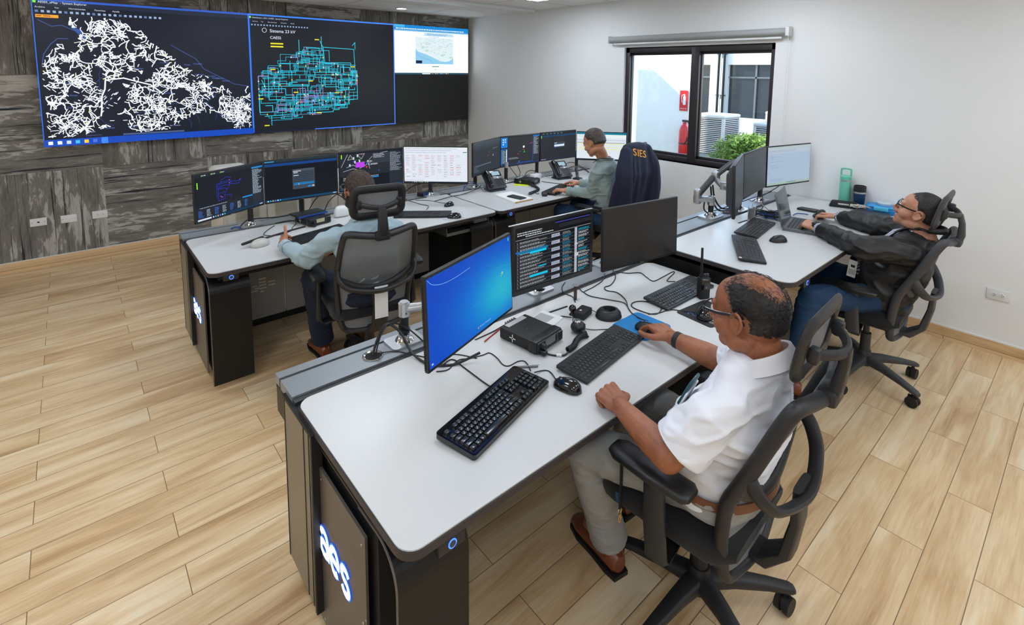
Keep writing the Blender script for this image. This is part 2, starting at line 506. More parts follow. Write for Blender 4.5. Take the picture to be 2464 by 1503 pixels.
def ceiling_mat():
    m = bpy.data.materials.new('ceiling_tiles'); nt, b = nodes(m)
    g = nt.nodes.new('ShaderNodeNewGeometry')
    sp = nt.nodes.new('ShaderNodeSeparateXYZ'); nt.links.new(g.outputs['Position'], sp.inputs[0])
    vec = comb(nt, math_n(nt, 'ADD', sp.outputs[0], 0.86 + 12.2), math_n(nt, 'ADD', sp.outputs[1], 0.90 + 12.2), 0)
    br = nt.nodes.new('ShaderNodeTexBrick'); nt.links.new(vec, br.inputs['Vector'])
    br.offset = 0.0; br.inputs['Scale'].default_value = 1.0
    br.inputs['Mortar Size'].default_value = 0.006; br.inputs['Brick Width'].default_value = 1.22; br.inputs['Row Height'].default_value = 0.61
    c = mixc(nt, br.outputs['Fac'], lin((238, 238, 238)), lin((160, 160, 162)))
    nt.links.new(c, b.inputs['Base Color']); b.inputs['Roughness'].default_value = 0.9
    tc = noise_n(nt, vec, 180.0, 2)
    bp = nt.nodes.new('ShaderNodeBump'); bp.inputs['Strength'].default_value = 0.15; bp.inputs['Distance'].default_value = 0.003
    nt.links.new(math_n(nt, 'SUBTRACT', tc, math_n(nt, 'MULTIPLY', br.outputs['Fac'], 2.0)), bp.inputs['Height']); nt.links.new(bp.outputs['Normal'], b.inputs['Normal'])
    return m

M_floor = plank_mat('plank_floor'); M_skirt = plank_mat('plank_skirting', False)
M_carpet = carpet_mat(); M_ceil = ceiling_mat()
CZ = 2.657
XL, YF = -8.6, -10.4        # far left wall and the wall behind the viewer

# ------------------------------------------------------------------ the room
struct('floor', MB().box(((XL) / 2, YF / 2, -0.05), (-XL + 0.4, -YF + 0.4, 0.1)), M_floor)
struct('ceiling', MB().box(((XL) / 2, YF / 2, CZ + 0.05), (-XL + 0.4, -YF + 0.4, 0.1)), M_ceil)
struct('wall_back', MB().box((XL / 2, 0.1, CZ / 2), (-XL + 0.4, 0.2, CZ)), M_carpet)
WY0, WY1, WZ0, WZ1 = -4.50, -2.905, 0.975, 2.145     # window opening
wr = MB()
wr.box((0.1, (WY1 + 0.0) / 2, CZ / 2), (0.2, -WY1, CZ))
wr.box((0.1, (WY0 + YF) / 2, CZ / 2), (0.2, WY0 - YF, CZ))
wr.box((0.1, (WY0 + WY1) / 2, WZ0 / 2), (0.2, WY1 - WY0, WZ0))
wr.box((0.1, (WY0 + WY1) / 2, (WZ1 + CZ) / 2), (0.2, WY1 - WY0, CZ - WZ1))
struct('wall_right', wr, M_wall)
struct('wall_left', MB().box((XL - 0.1, YF / 2, CZ / 2), (0.2, -YF + 0.4, CZ)), M_wall)
struct('wall_front', MB().box((XL / 2, YF - 0.1, CZ / 2), (-XL, 0.2, CZ)), M_wall)
struct('baseboard_back', MB().box((XL / 2 - 0.01, -0.006, 0.045), (-XL - 0.02, 0.012, 0.09)), M_skirt)
struct('baseboard_right', MB().box((-0.006, YF / 2, 0.045), (0.012, -YF - 0.02, 0.09)), M_skirt)
struct('trim_1', MB().box((XL / 2, -0.004, 0.0935), (-XL - 0.02, 0.008, 0.006)), M_white)
struct('trim_2', MB().box((-0.005, YF / 2, 0.0945), (0.01, -YF - 0.02, 0.009)), M_white)

# window: dark frame with two panes
M_winf = P('dark_window_frame', (48, 42, 44), 0.45, metal=0.2)
M_glass = bpy.data.materials.new('window_glass'); M_glass.use_nodes = True
_nt = M_glass.node_tree; _nt.nodes.clear()
_t = _nt.nodes.new('ShaderNodeBsdfTransparent'); _g = _nt.nodes.new('ShaderNodeBsdfGlossy'); _x = _nt.nodes.new('ShaderNodeMixShader'); _o = _nt.nodes.new('ShaderNodeOutputMaterial')
_g.inputs['Roughness'].default_value = 0.02; _x.inputs[0].default_value = 0.05
_t.inputs['Color'].default_value = (0.94, 0.97, 0.96, 1)
_nt.links.new(_t.outputs[0], _x.inputs[1]); _nt.links.new(_g.outputs[0], _x.inputs[2]); _nt.links.new(_x.outputs[0], _o.inputs[0])
win = bpy.data.objects.new('window_1', None); COL.objects.link(win); win.location = (0.07, (WY0 + WY1) / 2, WZ0); tag(win, None, None, kind='structure')
ww = WY1 - WY0; wh = WZ1 - WZ0
fm = MB()
for (cy, cz, dy, dz) in ((0, 0.025, ww, 0.05), (0, wh - 0.03, ww, 0.06), (-ww / 2 + 0.022, wh / 2, 0.044, wh), (ww / 2 - 0.025, wh / 2, 0.05, wh)):
    fm.rbox((0, cy, cz), (0.08, dy, dz), 0.004)
fm.rbox((0.0, -0.035, wh / 2), (0.09, 0.085, wh), 0.004)
for (a, b2) in ((-ww / 2 + 0.03, -0.06), (-0.01, ww / 2 - 0.03)):     # sash profiles
    c = (a + b2) / 2
    for (cy, cz, dy, dz) in ((c, 0.062, b2 - a, 0.03), (c, wh - 0.07, b2 - a, 0.03), (a + 0.014, wh / 2, 0.03, wh - 0.1), (b2 - 0.014, wh / 2, 0.03, wh - 0.1)):
        fm.rbox((0.012, cy, cz), (0.035, dy, dz), 0.003)
tag(fm.build('window_frame', M_winf, win), None, None, kind='structure')
for (a, b2) in ((-ww / 2 + 0.04, -0.07), (0.0, ww / 2 - 0.04)):
    tag(MB().box((0.02, (a + b2) / 2, wh / 2), (0.005, b2 - a, wh - 0.12)).build('pane', M_glass, win), None, None, kind='structure')
tag(MB().box((-0.035, 0, -0.003), (0.07, ww, 0.006)).build('window_sill', M_white, win), None, None, kind='structure')

# roller blind above the window
M_blind = P('grey_blind_fabric', (164, 166, 165), 0.7)
t = thing('roller_blind', 'rolled up grey roller blind above the window with white end caps and pull chain', 'blind', (-0.055, -3.675, 2.232))
MB().cyl((0, -0.93, 0), (0, 0.93, 0), 0.031, n=28).build('roll', M_blind, t)
MB().rbox((0.012, 0, -0.05), (0.012, 1.78, 0.018), 0.004).build('bottom_bar', M_white, t)
for sgn, ex in ((-1, 0.028), (1, 0.01)):
    MB().rbox((0.01, sgn * (0.93 + ex / 2), 0), (0.085, ex + 0.006, 0.082), 0.012).build('end_cap', M_white, t)
ch = MB()
for dx, dy in ((-0.03, -0.958), (0.012, -0.962)):
    ch.tube([(dx, dy, 0), (dx * 0.8, dy, -0.5), (dx * 0.3, dy, -1.32)], 0.0016, 6, smooth_pts=4)
ch.rbox((-0.028, -0.958, -0.33), (0.008, 0.006, 0.03), 0.002)
ch.build('pull_chain', M_white, t)

# ceiling fittings
M_pan = glow('led_panel_light', (232, 243, 255), PANEL_E)
M_spot = glow('downlight_glow', (255, 252, 244), SPOT_E)
t = thing('linear_fixture', 'long white linear light fixture under the ceiling near the corner', 'light fixture', (-2.6, -1.49, CZ))
MB().rbox((0, 0, -0.0185), (4.98, 0.2, 0.036), 0.004).build('housing', M_white, t)
for i, (x, y) in enumerate([(-1.39, -0.48), (-3.0, -0.48), (-4.6, -0.48)]):
    t = thing('downlight', 'small round lit downlight in the ceiling over the wall of screens' if i == 0 else 'round ceiling downlight outside the picture', 'light', (x, y, CZ), group='ceiling downlights')
    MB().lathe([(0.075, 0.0), (0.075, -0.008), (0.062, -0.012), (0.058, -0.004)], n=28).build('trim_ring', M_white, t)
    MB().lathe([(0.0, -0.0062), (0.058, -0.0062)], n=28).build('diffuser', M_spot, t)
k = 0
for x in (-7.0, -4.9, -2.9, -0.95):
    for y in (-2.5, -4.6, -6.9, -9.0):
        k += 1
        t = thing('ceiling_panel_light', 'square white light panel set into the ceiling overhead', 'light', (x, y, CZ), group='ceiling panel lights overhead')
        MB().rbox((0, 0, -0.006), (0.6, 0.6, 0.012), 0.003).build('frame', M_white, t)
        MB().box((0, 0, -0.0135), (0.55, 0.55, 0.002)).build('diffuser', M_pan, t)

# power and data plates
def plate(x, y, z, face, label, kindp):
    t = thing('wall_outlet', label, 'outlet', (x, y, z), rotz=0 if face == 'back' else R(-90))
    MB().rbox((0, -0.004, 0), (0.118, 0.008, 0.074), 0.003).build('plate', M_white, t)
    d = MB()
    if kindp == 'duplex':
        s_ = MB()
        for sx in (-0.02, 0.02):
            s_.lathe([(0, 0.0012), (0.0155, 0.001), (0.017, 0)], n=24, M=Matrix.Translation((sx, -0.008, 0)) @ Matrix.Rotation(R(90), 4, 'X'))
            for a, b2 in ((-0.006, 0.005), (0.006, 0.005)): d.box((sx + b2 * 0, -0.0097, a), (0.008, 0.0012, 0.0022))
            d.cyl((sx + 0.008, -0.0102, 0), (sx + 0.008, -0.0088, 0), 0.0025, n=10)
        s_.build('socket', M_white, t)
    elif kindp == 'data':
        d.box((0, -0.0088, 0), (0.017, 0.002, 0.013))
        for sx in (-0.045, 0.045): d.cyl((sx, -0.0095, 0), (sx, -0.0078, 0), 0.003, n=10)
    else:
        for sx in (-0.045, 0.045): d.cyl((sx, -0.0095, 0), (sx, -0.0078, 0), 0.003, n=10)
    d.build('slots', M_dgrey, t)
plate(-4.956, 0, 0.437, 'back', 'white wall plate with one dark data jack, leftmost of three on the carpet wall', 'data')
plate(-4.739, 0, 0.431, 'back', 'blank white wall plate between two others on the carpet wall', 'blank')
plate(-4.504, 0, 0.432, 'back', 'white duplex outlet on the carpet wall, nearest the left desk', 'duplex')
plate(0, -6.052, 0.415, 'right', 'white duplex power outlet low on the white right wall', 'duplex')

# ------------------------------------------------------------------ outside the window
M_ext = P('exterior_white_paint', (236, 236, 230), 0.9)
M_dglass = P('tinted_window_glass', (38, 48, 58), 0.08, coat=0.3)
M_grass = P('ground_outside', (120, 122, 112), 0.95, var=0.25, vscale=3)
struct('ground', MB().box((8.2, -2.5, 0.3), (16, 18, 0.1)), M_grass)
tag(MB().box((2.65, -0.4, 2.0), (0.3, 3.7, 3.6)).build('wall_outside', M_ext), None, None, kind='structure')
tag(MB().box((0.9, 0.1, 1.6), (1.4, 0.3, 3.0)).build('added_shade_fin', M_ext), None, None, kind='structure')  # unseen stub, added to cast shade on the left of the outer wall
b_ = thing('white_building', 'white building beyond the window with dark tinted windows', 'building', (7.6, -1.0, 0.35))
bm_ = MB()
# facade with window openings (x local 0 is the face)
def fac(y0, y1, z0, z1): bm_.box((0.25, (y0 + y1) / 2 + 1.0, (z0 + z1) / 2 - 0.35), (0.5, y1 - y0, z1 - z0))
fac(-6, 2.5, 2.06, 3.6); fac(-6, -1.65, 0.35, 2.06); fac(-0.56, -0.13, 0.35, 2.06); fac(0.7, 2.5, 0.35, 2.06)
fac(-1.65, -0.56, 0.35, 0.85); fac(-0.13, 0.7, 0.35, 0.88)
bm_.build('facade', M_ext, b_)
b_.location.x = 7.0
for (y0, y1, z0, z1, mull) in ((-1.65, -0.56, 0.85, 2.06, -1.19), (-0.13, 0.7, 0.88, 2.06, None)):
    MB().box((0.12, (y0 + y1) / 2 + 1, (z0 + z1) / 2 - 0.35), (0.02, y1 - y0, z1 - z0)).build('window', M_dglass, b_)
    f_ = MB(); f_.box((0.09, (y0 + y1) / 2 + 1, 1.77 - 0.35), (0.05, y1 - y0, 0.035))
    if mull: f_.box((0.09, mull + 1, (z0 + z1) / 2 - 0.35), (0.05, 0.04, z1 - z0))
    f_.build('mullion', M_steel, b_)
t = thing('pipe_run', 'black vertical pipes running down the white building outside', 'pipes', (6.93, -0.43, 0.4))
for dy in (0.055, 0.0, -0.075):
    MB().cyl((0, dy, 0), (0, dy, 2.6), 0.026 if dy else 0.012, n=12).build('pipe', M_black2 if dy else M_white, t)
for z in (0.95, 1.9):
    MB().box((0.03, 0, z), (0.03, 0.24, 0.025)).build('clamp', M_steel, t)

def condenser(x, y, z, w, h, label, grey):
    t = thing('air_conditioner', label, 'air conditioner', (x, y, z), group=None)
    m_ = P('condenser_' + grey, (186, 190, 192) if grey == 'grey' else (210, 208, 204), 0.5, metal=0.1)
    b = MB(); b.rbox((0, 0, h / 2), (w * 0.93, w * 0.93, h * 0.98), 0.03)
    b.build('core', M_dgrey, t)
    s_ = MB(); n = int(h / 0.035)
    for i in range(n): s_.rbox((0, 0, (i + 0.5) * h / n), (w, w, 0.016), 0.03, seg=2)
    for a in (-1, 1):
        for b2 in (-1, 1): s_.box((a * w * 0.46, b2 * w * 0.46, h / 2), (0.05, 0.05, h))
    s_.build('louvres', m_, t)
    MB().rbox((0, 0, h + 0.03), (w * 1.04, w * 1.04, 0.07), 0.03).build('top_cap', m_, t)
condenser(4.8, -1.50, 0.35, 0.62, 0.68, 'beige slatted air conditioning unit behind the bush outside the window', 'beige')
condenser(4.75, -2.68, 0.35, 0.62, 0.60, 'grey slatted air conditioning unit at the right edge of the window view', 'grey')
condenser(5.75, -2.45, 0.35, 0.62, 0.74, 'farther pale air conditioning unit behind the grey one outside', 'beige')

t = thing('fire_sign', 'red fire extinguisher sign on the white wall outside the window', 'sign', (2.488, -2.165, 1.45), rotz=R(-90))
MB().box((0, -0.004, 0), (0.135, 0.006, 0.31)).build('board', P('red_sign', (206, 22, 28), 0.5), t)
s_ = MB(); Mx = Matrix.Translation((0, -0.0085, 0.0)) @ Matrix.Rotation(R(90), 4, 'X')
s_.prism(rpoly(-0.008, -0.065, 0.036, 0.07, 0.016), 0, 0.001, M=Mx); s_.prism(rpoly(0.004, 0.07, 0.024, 0.1, 0.006), 0, 0.001, M=Mx)
s_.tube([(0.01, -0.009, 0.09), (-0.022, -0.009, 0.08), (-0.032, -0.009, 0.04), (-0.02, -0.009, -0.03)], 0.005, 6)
text_mb(s_, 'EXTINTOR', 0.022, Matrix.Translation((0, -0.009, -0.13)) @ Matrix.Rotation(R(90), 4, 'X'))
s_.build('pictogram', M_white, t)
t = thing('fire_extinguisher', 'red fire extinguisher hanging on the white wall outside the window', 'extinguisher', (2.40, -2.25, 0.60))
MB().lathe([(0, 0), (0.07, 0), (0.078, 0.02), (0.078, 0.40), (0.06, 0.46), (0.028, 0.5), (0.028, 0.53)], n=24).build('cylinder', P('red_paint', (196, 26, 26), 0.3, coat=0.3), t)
MB().rbox((0, -0.01, 0.55), (0.03, 0.1, 0.03), 0.006).build('valve', M_black, t)
MB().tube([(0, -0.05, 0.55), (-0.03, -0.1, 0.47), (-0.04, -0.09, 0.3), (-0.06, -0.03, 0.2)], 0.011, 8).build('hose', M_black, t)
MB().cyl((0, 0, 0.2), (0, 0, 0.22), 0.0795, n=24).build('strap', M_black, t)

# bush: leafy shrub with countless small leaves
M_leaf = P('yellow_green_leaf', (112, 142, 44), 0.6, var=0.35, vscale=9)
M_leaf.node_tree.nodes['Principled BSDF'].inputs['Subsurface Weight'].default_value = 0.0
def bush(x, y, z, rad, n, label, seed):
    rn = random.Random(seed); t = thing('bush', label, 'bush', (x, y, z)); mb = MB()
    for i in range(n):
        a = rn.uniform(0, 2 * PI); c = rn.uniform(-0.3, 1); s = math.sqrt(max(0, 1 - c * c)); q = rn.uniform(0.62, 1.0) * (1 + 0.25 * math.sin(a * 5) * s)
        p = Vector((rad[0] * q * s * math.cos(a), rad[1] * q * s * math.sin(a), rad[2] * (0.42 + q * c * 0.62)))
        d = Vector((rn.gauss(0, 1), rn.gauss(0, 1), rn.gauss(0.5, 1))).normalized(); e = d.orthogonal().normalized(); L = rn.uniform(0.05, 0.1); w = L * 0.22
        nrm = d.cross(e) * L * 0.08
        mb.add([p - d * L / 2, p + e * w + nrm, p + d * L / 2, p - e * w + nrm], [(0, 1, 2), (0, 2, 3)])
    mb.build('foliage', M_leaf, t)
    st = MB()
    for i in range(9):
        a = rn.uniform(0, 2 * PI); st.tube([(0, 0, 0), (0.25 * rad[0] * math.cos(a), 0.25 * rad[1] * math.sin(a), rad[2] * 0.5), (0.7 * rad[0] * math.cos(a), 0.7 * rad[1] * math.sin(a), rad[2] * 0.85)], [0.02, 0.012, 0.006], 6)
    st.build('stem', P('bark', (110, 84, 58), 0.9), t)
bush(2.9, -3.05, 0.35, (0.42, 0.52, 0.62), 5200, 'bright yellow green leafy bush outside below the right window pane', 3)
bush(2.1, -3.45, 0.35, (0.35, 0.45, 0.34), 2600, 'low green shrub in front of the taller bush outside', 4)
# ------------------------------------------------------------------ wall of screens
VX0, VX1, VZ0, VZ1 = -4.866, -0.078, 1.146, 2.489
vw_w, vw_h = VX1 - VX0, VZ1 - VZ0
t = thing('video_wall', 'wall of large joined screens showing a white network map and a cyan schematic on the carpet wall', 'screen', ((VX0 + VX1) / 2, -0.1, VZ0))
VW = t
MB().box((0, 0.055, vw_h / 2), (vw_w - 0.06, 0.085, vw_h - 0.06)).build('mounting_frame', M_black2, t)
pw, ph = vw_w / 4, vw_h / 2
for j in range(2):
    for i in range(4):
        MB().rbox((-vw_w / 2 + (i + 0.5) * pw, 0.014, (j + 0.5) * ph), (pw - 0.0015, 0.026, ph - 0.0015), 0.002, seg=1).build('display_panel', M_black, t)

def seg_path(cv, pts, wd, rgb, zz):
    for a, b in zip(pts, pts[1:]): cv.line(a, b, wd, rgb, zz)

def inpoly(x, y, poly):
    c = False; n = len(poly); j = n - 1
    for i in range(n):
        xi, yi = poly[i]; xj, yj = poly[j]
        if (yi > y) != (yj > y) and x < (xj - xi) * (y - yi) / (yj - yi) + xi: c = not c
        j = i
    return c

# left application: night map with a white branching network, 1.5 panels wide
aw, ah = 1.783, vw_h
cv = Canvas(aw, ah); rn = random.Random(11)
cv.rect(0, 0, 1, 1, (17, 24, 38))
cv.rect(0, 0.955, 1, 1, (30, 38, 58)); cv.rect(0, 0.985, 1, 1, (46, 90, 190))
cv.rect(0, 0, 0.004, 1, (40, 110, 230)); cv.rect(0.994, 0, 1, 1, (50, 120, 240))
cv.rect(0, 0, 1, 0.048, (16, 70, 180)); cv.rect(0.33, 0.052, 0.62, 0.064, (70, 90, 130))
cv.rect(0.006, 0.972, 0.018, 0.986, (120, 240, 40))
cv.text('AESES_eMap  - System Explorer', 0.025, 0.972, 0.026, (220, 230, 245))
for i, wd in enumerate(('Archivo', 'Ver', 'Herramientas', 'Favoritos', 'Ayuda')): cv.text(wd, 0.012 + (0, 0.075, 0.13, 0.235, 0.31)[i], 0.94, 0.022, (205, 215, 235))
for i in range(24): cv.rect(0.012 + i * 0.0225, 0.91, 0.024 + i * 0.0225, 0.925, (150, 170, 205) if i % 5 else (90, 120, 170))
cv.rect(0.012, 0.876, 0.10, 0.896, (236, 160, 40)); cv.scribble(0.015, 0.88, 0.095, 0.893, 1, (150, 80, 20), rn, 1, 0.5)
for i, c in enumerate(((230, 240, 255), (235, 240, 250), (200, 215, 240), (60, 190, 220), (250, 200, 60), (70, 110, 220), (120, 170, 240))): cv.rect(0.018 + i * 0.036, 0.013, 0.036 + i * 0.036, 0.036, c)
cv.rect(0.235, 0.002, 0.262, 0.046, (60, 130, 230))
# country outline, rivers and lake
zz = cv._z()
blue = (58, 84, 150)
seg_path(cv, [(0.02, 0.86), (0.07, 0.82), (0.11, 0.83), (0.17, 0.79), (0.2, 0.75)], 0.006, blue, zz)
seg_path(cv, [(0.13, 0.74), (0.09, 0.74), (0.06, 0.70), (0.03, 0.63), (0.02, 0.55)], 0.006, blue, zz)
cv.poly([(0.14, 0.83), (0.19, 0.80), (0.205, 0.73), (0.18, 0.76)], (50, 80, 150))
seg_path(cv, [(0.58, 0.72), (0.65, 0.66), (0.70, 0.62), (0.74, 0.54), (0.82, 0.48), (0.9, 0.42), (0.98, 0.40)], 0.006, blue, zz)
for k in range(10):
    x, y = rn.uniform(0.05, 0.95), rn.uniform(0.08, 0.6); a = rn.uniform(0, 6); p = [(x, y)]
    for q in range(12):
        a += rn.uniform(-0.6, 0.6); x += 0.018 * math.cos(a); y += 0.022 * math.sin(a)
        if not (0.02 < x < 0.98 and 0.07 < y < 0.88): break
        p.append((x, y))
    if len(p) > 2: seg_path(cv, p, 0.0045, (44, 66, 118), zz)
for k in range(26):
    cv.text(rn.choice(('San Pablo', 'Santa Ana', 'Comalapa', 'Nejapa', 'San Isidro', 'Apopa', 'Sonzacate', 'Guazapa')), rn.uniform(0.05, 0.85), rn.uniform(0.1, 0.62), 0.021, (84, 116, 190))
region = [(0.105, 0.915), (0.22, 0.90), (0.37, 0.89), (0.43, 0.86), (0.48, 0.74), (0.56, 0.66), (0.65, 0.56), (0.73, 0.49), (0.79, 0.47), (0.80, 0.42), (0.86, 0.40), (0.90, 0.30), (0.95, 0.34), (0.99, 0.45), (0.99, 0.06), (0.80, 0.055), (0.79, 0.17), (0.72, 0.2),
          (0.66, 0.17), (0.56, 0.08), (0.40, 0.06), (0.36, 0.10), (0.34, 0.22), (0.30, 0.13), (0.14, 0.06), (0.02, 0.06), (0.02, 0.58), (0.08, 0.70), (0.16, 0.72), (0.18, 0.78), (0.14, 0.83)]
holes = [((0.20, 0.62), 0.03), ((0.33, 0.66), 0.022), ((0.46, 0.50), 0.025), ((0.10, 0.56), 0.02), ((0.66, 0.46), 0.02), ((0.40, 0.78), 0.018), ((0.24, 0.52), 0.025), ((0.30, 0.36), 0.065), ((0.27, 0.24), 0.055), ((0.145, 0.36), 0.03), ((0.62, 0.35), 0.035), ((0.55, 0.12), 0.02), ((0.43, 0.60), 0.022), ((0.36, 0.47), 0.03), ((0.78, 0.27), 0.03)]
zz = cv._z(); G = 150; occ = {}
white = (240, 246, 255)
def grow(x, y, a, n, wd, depth):
    pts = [(x, y)]
    for q in range(n):
        a += rn.gauss(0, 0.33)
        x2 = x + 0.0068 * math.cos(a); y2 = y + 0.0068 * math.sin(a) * aw / ah
        if not inpoly(x2, y2, region) or any(math.hypot(x2 - h[0][0], (y2 - h[0][1]) * ah / aw) < h[1] for h in holes): return
        key = (int(x2 * G), int(y2 * G * ah / aw))
        if key in occ and q > 2 and occ[key] != id(pts): cv.line((x, y), (x2, y2), wd, white, zz); return
        occ[key] = id(pts)
        cv.line((x, y), (x2, y2), wd, white if rn.random() > 0.04 else (226, 214, 130), zz); pts.append((x2, y2)); x, y = x2, y2
        if depth < 3 and rn.random() < (0.30, 0.36, 0.25)[depth]:
            grow(x, y, a + rn.choice((-1, 1)) * rn.uniform(0.6, 1.5), int(n * rn.uniform(0.2, 0.55)) + 2, wd * 0.86, depth + 1)
for k in range(330):
    for tr in range(40):
        x, y = rn.uniform(0.02, 0.99), rn.uniform(0.06, 0.9)
        if inpoly(x, y, region) and (int(x * G), int(y * G * ah / aw)) not in occ: break
    grow(x, y, rn.uniform(0, 6.28), rn.choice((6, 10, 16, 26)), rn.uniform(0.0065, 0.0105), rn.choice((0, 1, 1, 2)))
for p in ([(0.35, 0.47), (0.27, 0.455), (0.265, 0.39), (0.25, 0.34), (0.245, 0.24), (0.24, 0.2)], [(0.35, 0.47), (0.42, 0.44), (0.47, 0.42), (0.52, 0.36)]):
    seg_path(cv, p, 0.012, white, zz)
for i in range(420):        # dense street dashes of the towns
    cx, cy = rn.choice(((0.42, 0.13), (0.93, 0.16), (0.08, 0.13), (0.1, 0.46), (0.24, 0.33), (0.5, 0.23), (0.72, 0.42), (0.9, 0.25)))
    x, y = rn.gauss(cx, 0.04), rn.gauss(cy, 0.05)
    if inpoly(x, y, region):
        a = rn.choice((0.3, 1.87)) + cx * 3; L = rn.uniform(0.008, 0.025)
        cv.line((x, y), (x + L * math.cos(a), y + L * math.sin(a)), 0.006, white, zz)
cv.text('San Vicente', 0.55, 0.10, 0.02, (150, 170, 220)); cv.text('Jayaque', 0.17, 0.085, 0.024, (150, 170, 220)); cv.text('Departamento', 0.17, 0.06, 0.02, (80, 100, 150))
cv.build('network_map_picture', M_scrw, VW, (-vw_w / 2 + aw / 2, 0.0, vw_h / 2))

# middle application: cyan single line schematic
cw = 1.787; cv = Canvas(cw, ah); rn = random.Random(5)
cv.rect(0, 0, 1, 1, (20, 24, 32)); cv.rect(0, 0.95, 1, 1, (24, 28, 40)); cv.rect(0, 0.987, 1, 1, (60, 130, 240))
cv.rect(0, 0, 0.004, 1, (50, 110, 230)); cv.rect(0.992, 0, 1, 1, (70, 120, 230)); cv.rect(0.39, 0, 1, 0.009, (60, 120, 230)); cv.rect(0, 0, 0.39, 0.008, (20, 30, 60))
cv.text('Distribucion_23kV_CAESS - System Explorer', 0.02, 0.965, 0.021, (205, 215, 235)); cv.rect(0.003, 0.965, 0.013, 0.98, (140, 240, 40))
for i, wd in enumerate(('Archivo', 'Ver', 'Herramientas', 'Favoritos', 'Ayuda')): cv.text(wd, 0.02 + (0, 0.05, 0.09, 0.17, 0.23)[i], 0.935, 0.018, (190, 200, 220))
for i in range(20): cv.rect(0.012 + i * 0.018, 0.905, 0.021 + i * 0.018, 0.917, (140, 160, 195))
cv.text('Sistema 23 kV', 0.12, 0.855, 0.05, (225, 235, 250)); cv.text('CAESS', 0.12, 0.80, 0.044, (225, 235, 250))
zz = cv._z()
for i in range(14):
    a, b = 2 * PI * i / 14, 2 * PI * (i + 1) / 14
    cv.line((0.088 + 0.013 * math.cos(a), 0.87 + 0.018 * math.sin(a)), (0.088 + 0.013 * math.cos(b), 0.87 + 0.018 * math.sin(b)), 0.004, (225, 235, 250), zz)
for v in (0.755, 0.73): cv.rect(0.122, v, 0.2, v + 0.012, (225, 220, 30))
zz = cv._z()
def env(u):     # rough silhouette of the schematic: lower and upper v for u
    lo = np.interp(u, [0.03, 0.10, 0.2, 0.4, 0.55, 0.62, 0.70], [0.36, 0.10, 0.12, 0.14, 0.18, 0.22, 0.40])
    hi = np.interp(u, [0.03, 0.10, 0.22, 0.30, 0.36, 0.44, 0.50, 0.60, 0.70], [0.42, 0.55, 0.62, 0.70, 0.74, 0.74, 0.62, 0.55, 0.52])
    return lo, hi
cy = (40, 196, 222); lv = (150, 150, 225)
for k in range(150):
    u = rn.choice((rn.uniform(0.06, 0.69), rn.gauss(0.36, 0.13))); u = min(0.68, max(0.06, u)); lo, hi = env(u); v = rn.uniform(lo, hi)
    u = round(u / 0.0085) * 0.0085; v = round(v / 0.011) * 0.011; hor = rn.random() < 0.6; wd = rn.choice((0.004, 0.0055, 0.0075)); c = cy if rn.random() < 0.78 else (lv if u < 0.42 else cy)
    for q in range(rn.randint(2, 6)):
        L = rn.choice((-1, 1)) * rn.uniform(0.02, 0.14 if hor else 0.09)
        u2, v2 = (round((u + L) / 0.0085) * 0.0085, v) if hor else (u, round((v + L) / 0.011) * 0.011)
        u2 = min(0.70, max(0.04, u2)); lo, hi = env(u2)
        v2 = min(hi, max(lo, v2))
        cv.line((u, v), (u2, v), wd, c, zz); cv.line((u2, v), (u2, v2), wd, c, zz)
        u, v = u2, v2; hor = not hor
        if rn.random() < 0.22: cv.rect(u - 0.003, v - 0.005, u + 0.003, v + 0.006, rn.choice(((236, 60, 60), (235, 230, 40), (245, 245, 250), (220, 90, 160))))
def poly(pts, c=cy, wd=0.007): seg_path(cv, pts, wd, c, zz)
poly([(0.44, 0.80), (0.46, 0.745), (0.68, 0.735), (0.69, 0.41)]); poly([(0.46, 0.745), (0.47, 0.60), (0.69, 0.585)]); poly([(0.67, 0.77), (0.69, 0.80), (0.69, 0.735)])
poly([(0.60, 0.59), (0.60, 0.50), (0.71, 0.48)]); poly([(0.30, 0.80), (0.30, 0.70), (0.41, 0.70)]); poly([(0.45, 0.72), (0.45, 0.84)]); poly([(0.66, 0.40), (0.67, 0.56)])
poly([(0.06, 0.45), (0.08, 0.38), (0.05, 0.34)]); poly([(0.10, 0.56), (0.10, 0.28), (0.19, 0.28)]); poly([(0.07, 0.14), (0.24, 0.15)]); poly([(0.11, 0.14), (0.11, 0.06)]); poly([(0.63, 0.32), (0.63, 0.23)])
for u, v in ((0.42, 0.81), (0.13, 0.54), (0.05, 0.29), (0.08, 0.06), (0.55, 0.33), (0.67, 0.57), (0.42, 0.15), (0.27, 0.34), (0.37, 0.44)): cv.rect(u - 0.015, v - 0.004, u + 0.015, v + 0.005, (225, 220, 40))
cv.build('schematic_picture', M_scrw, VW, (-vw_w / 2 + aw + cw / 2, 0.0, vw_h / 2))

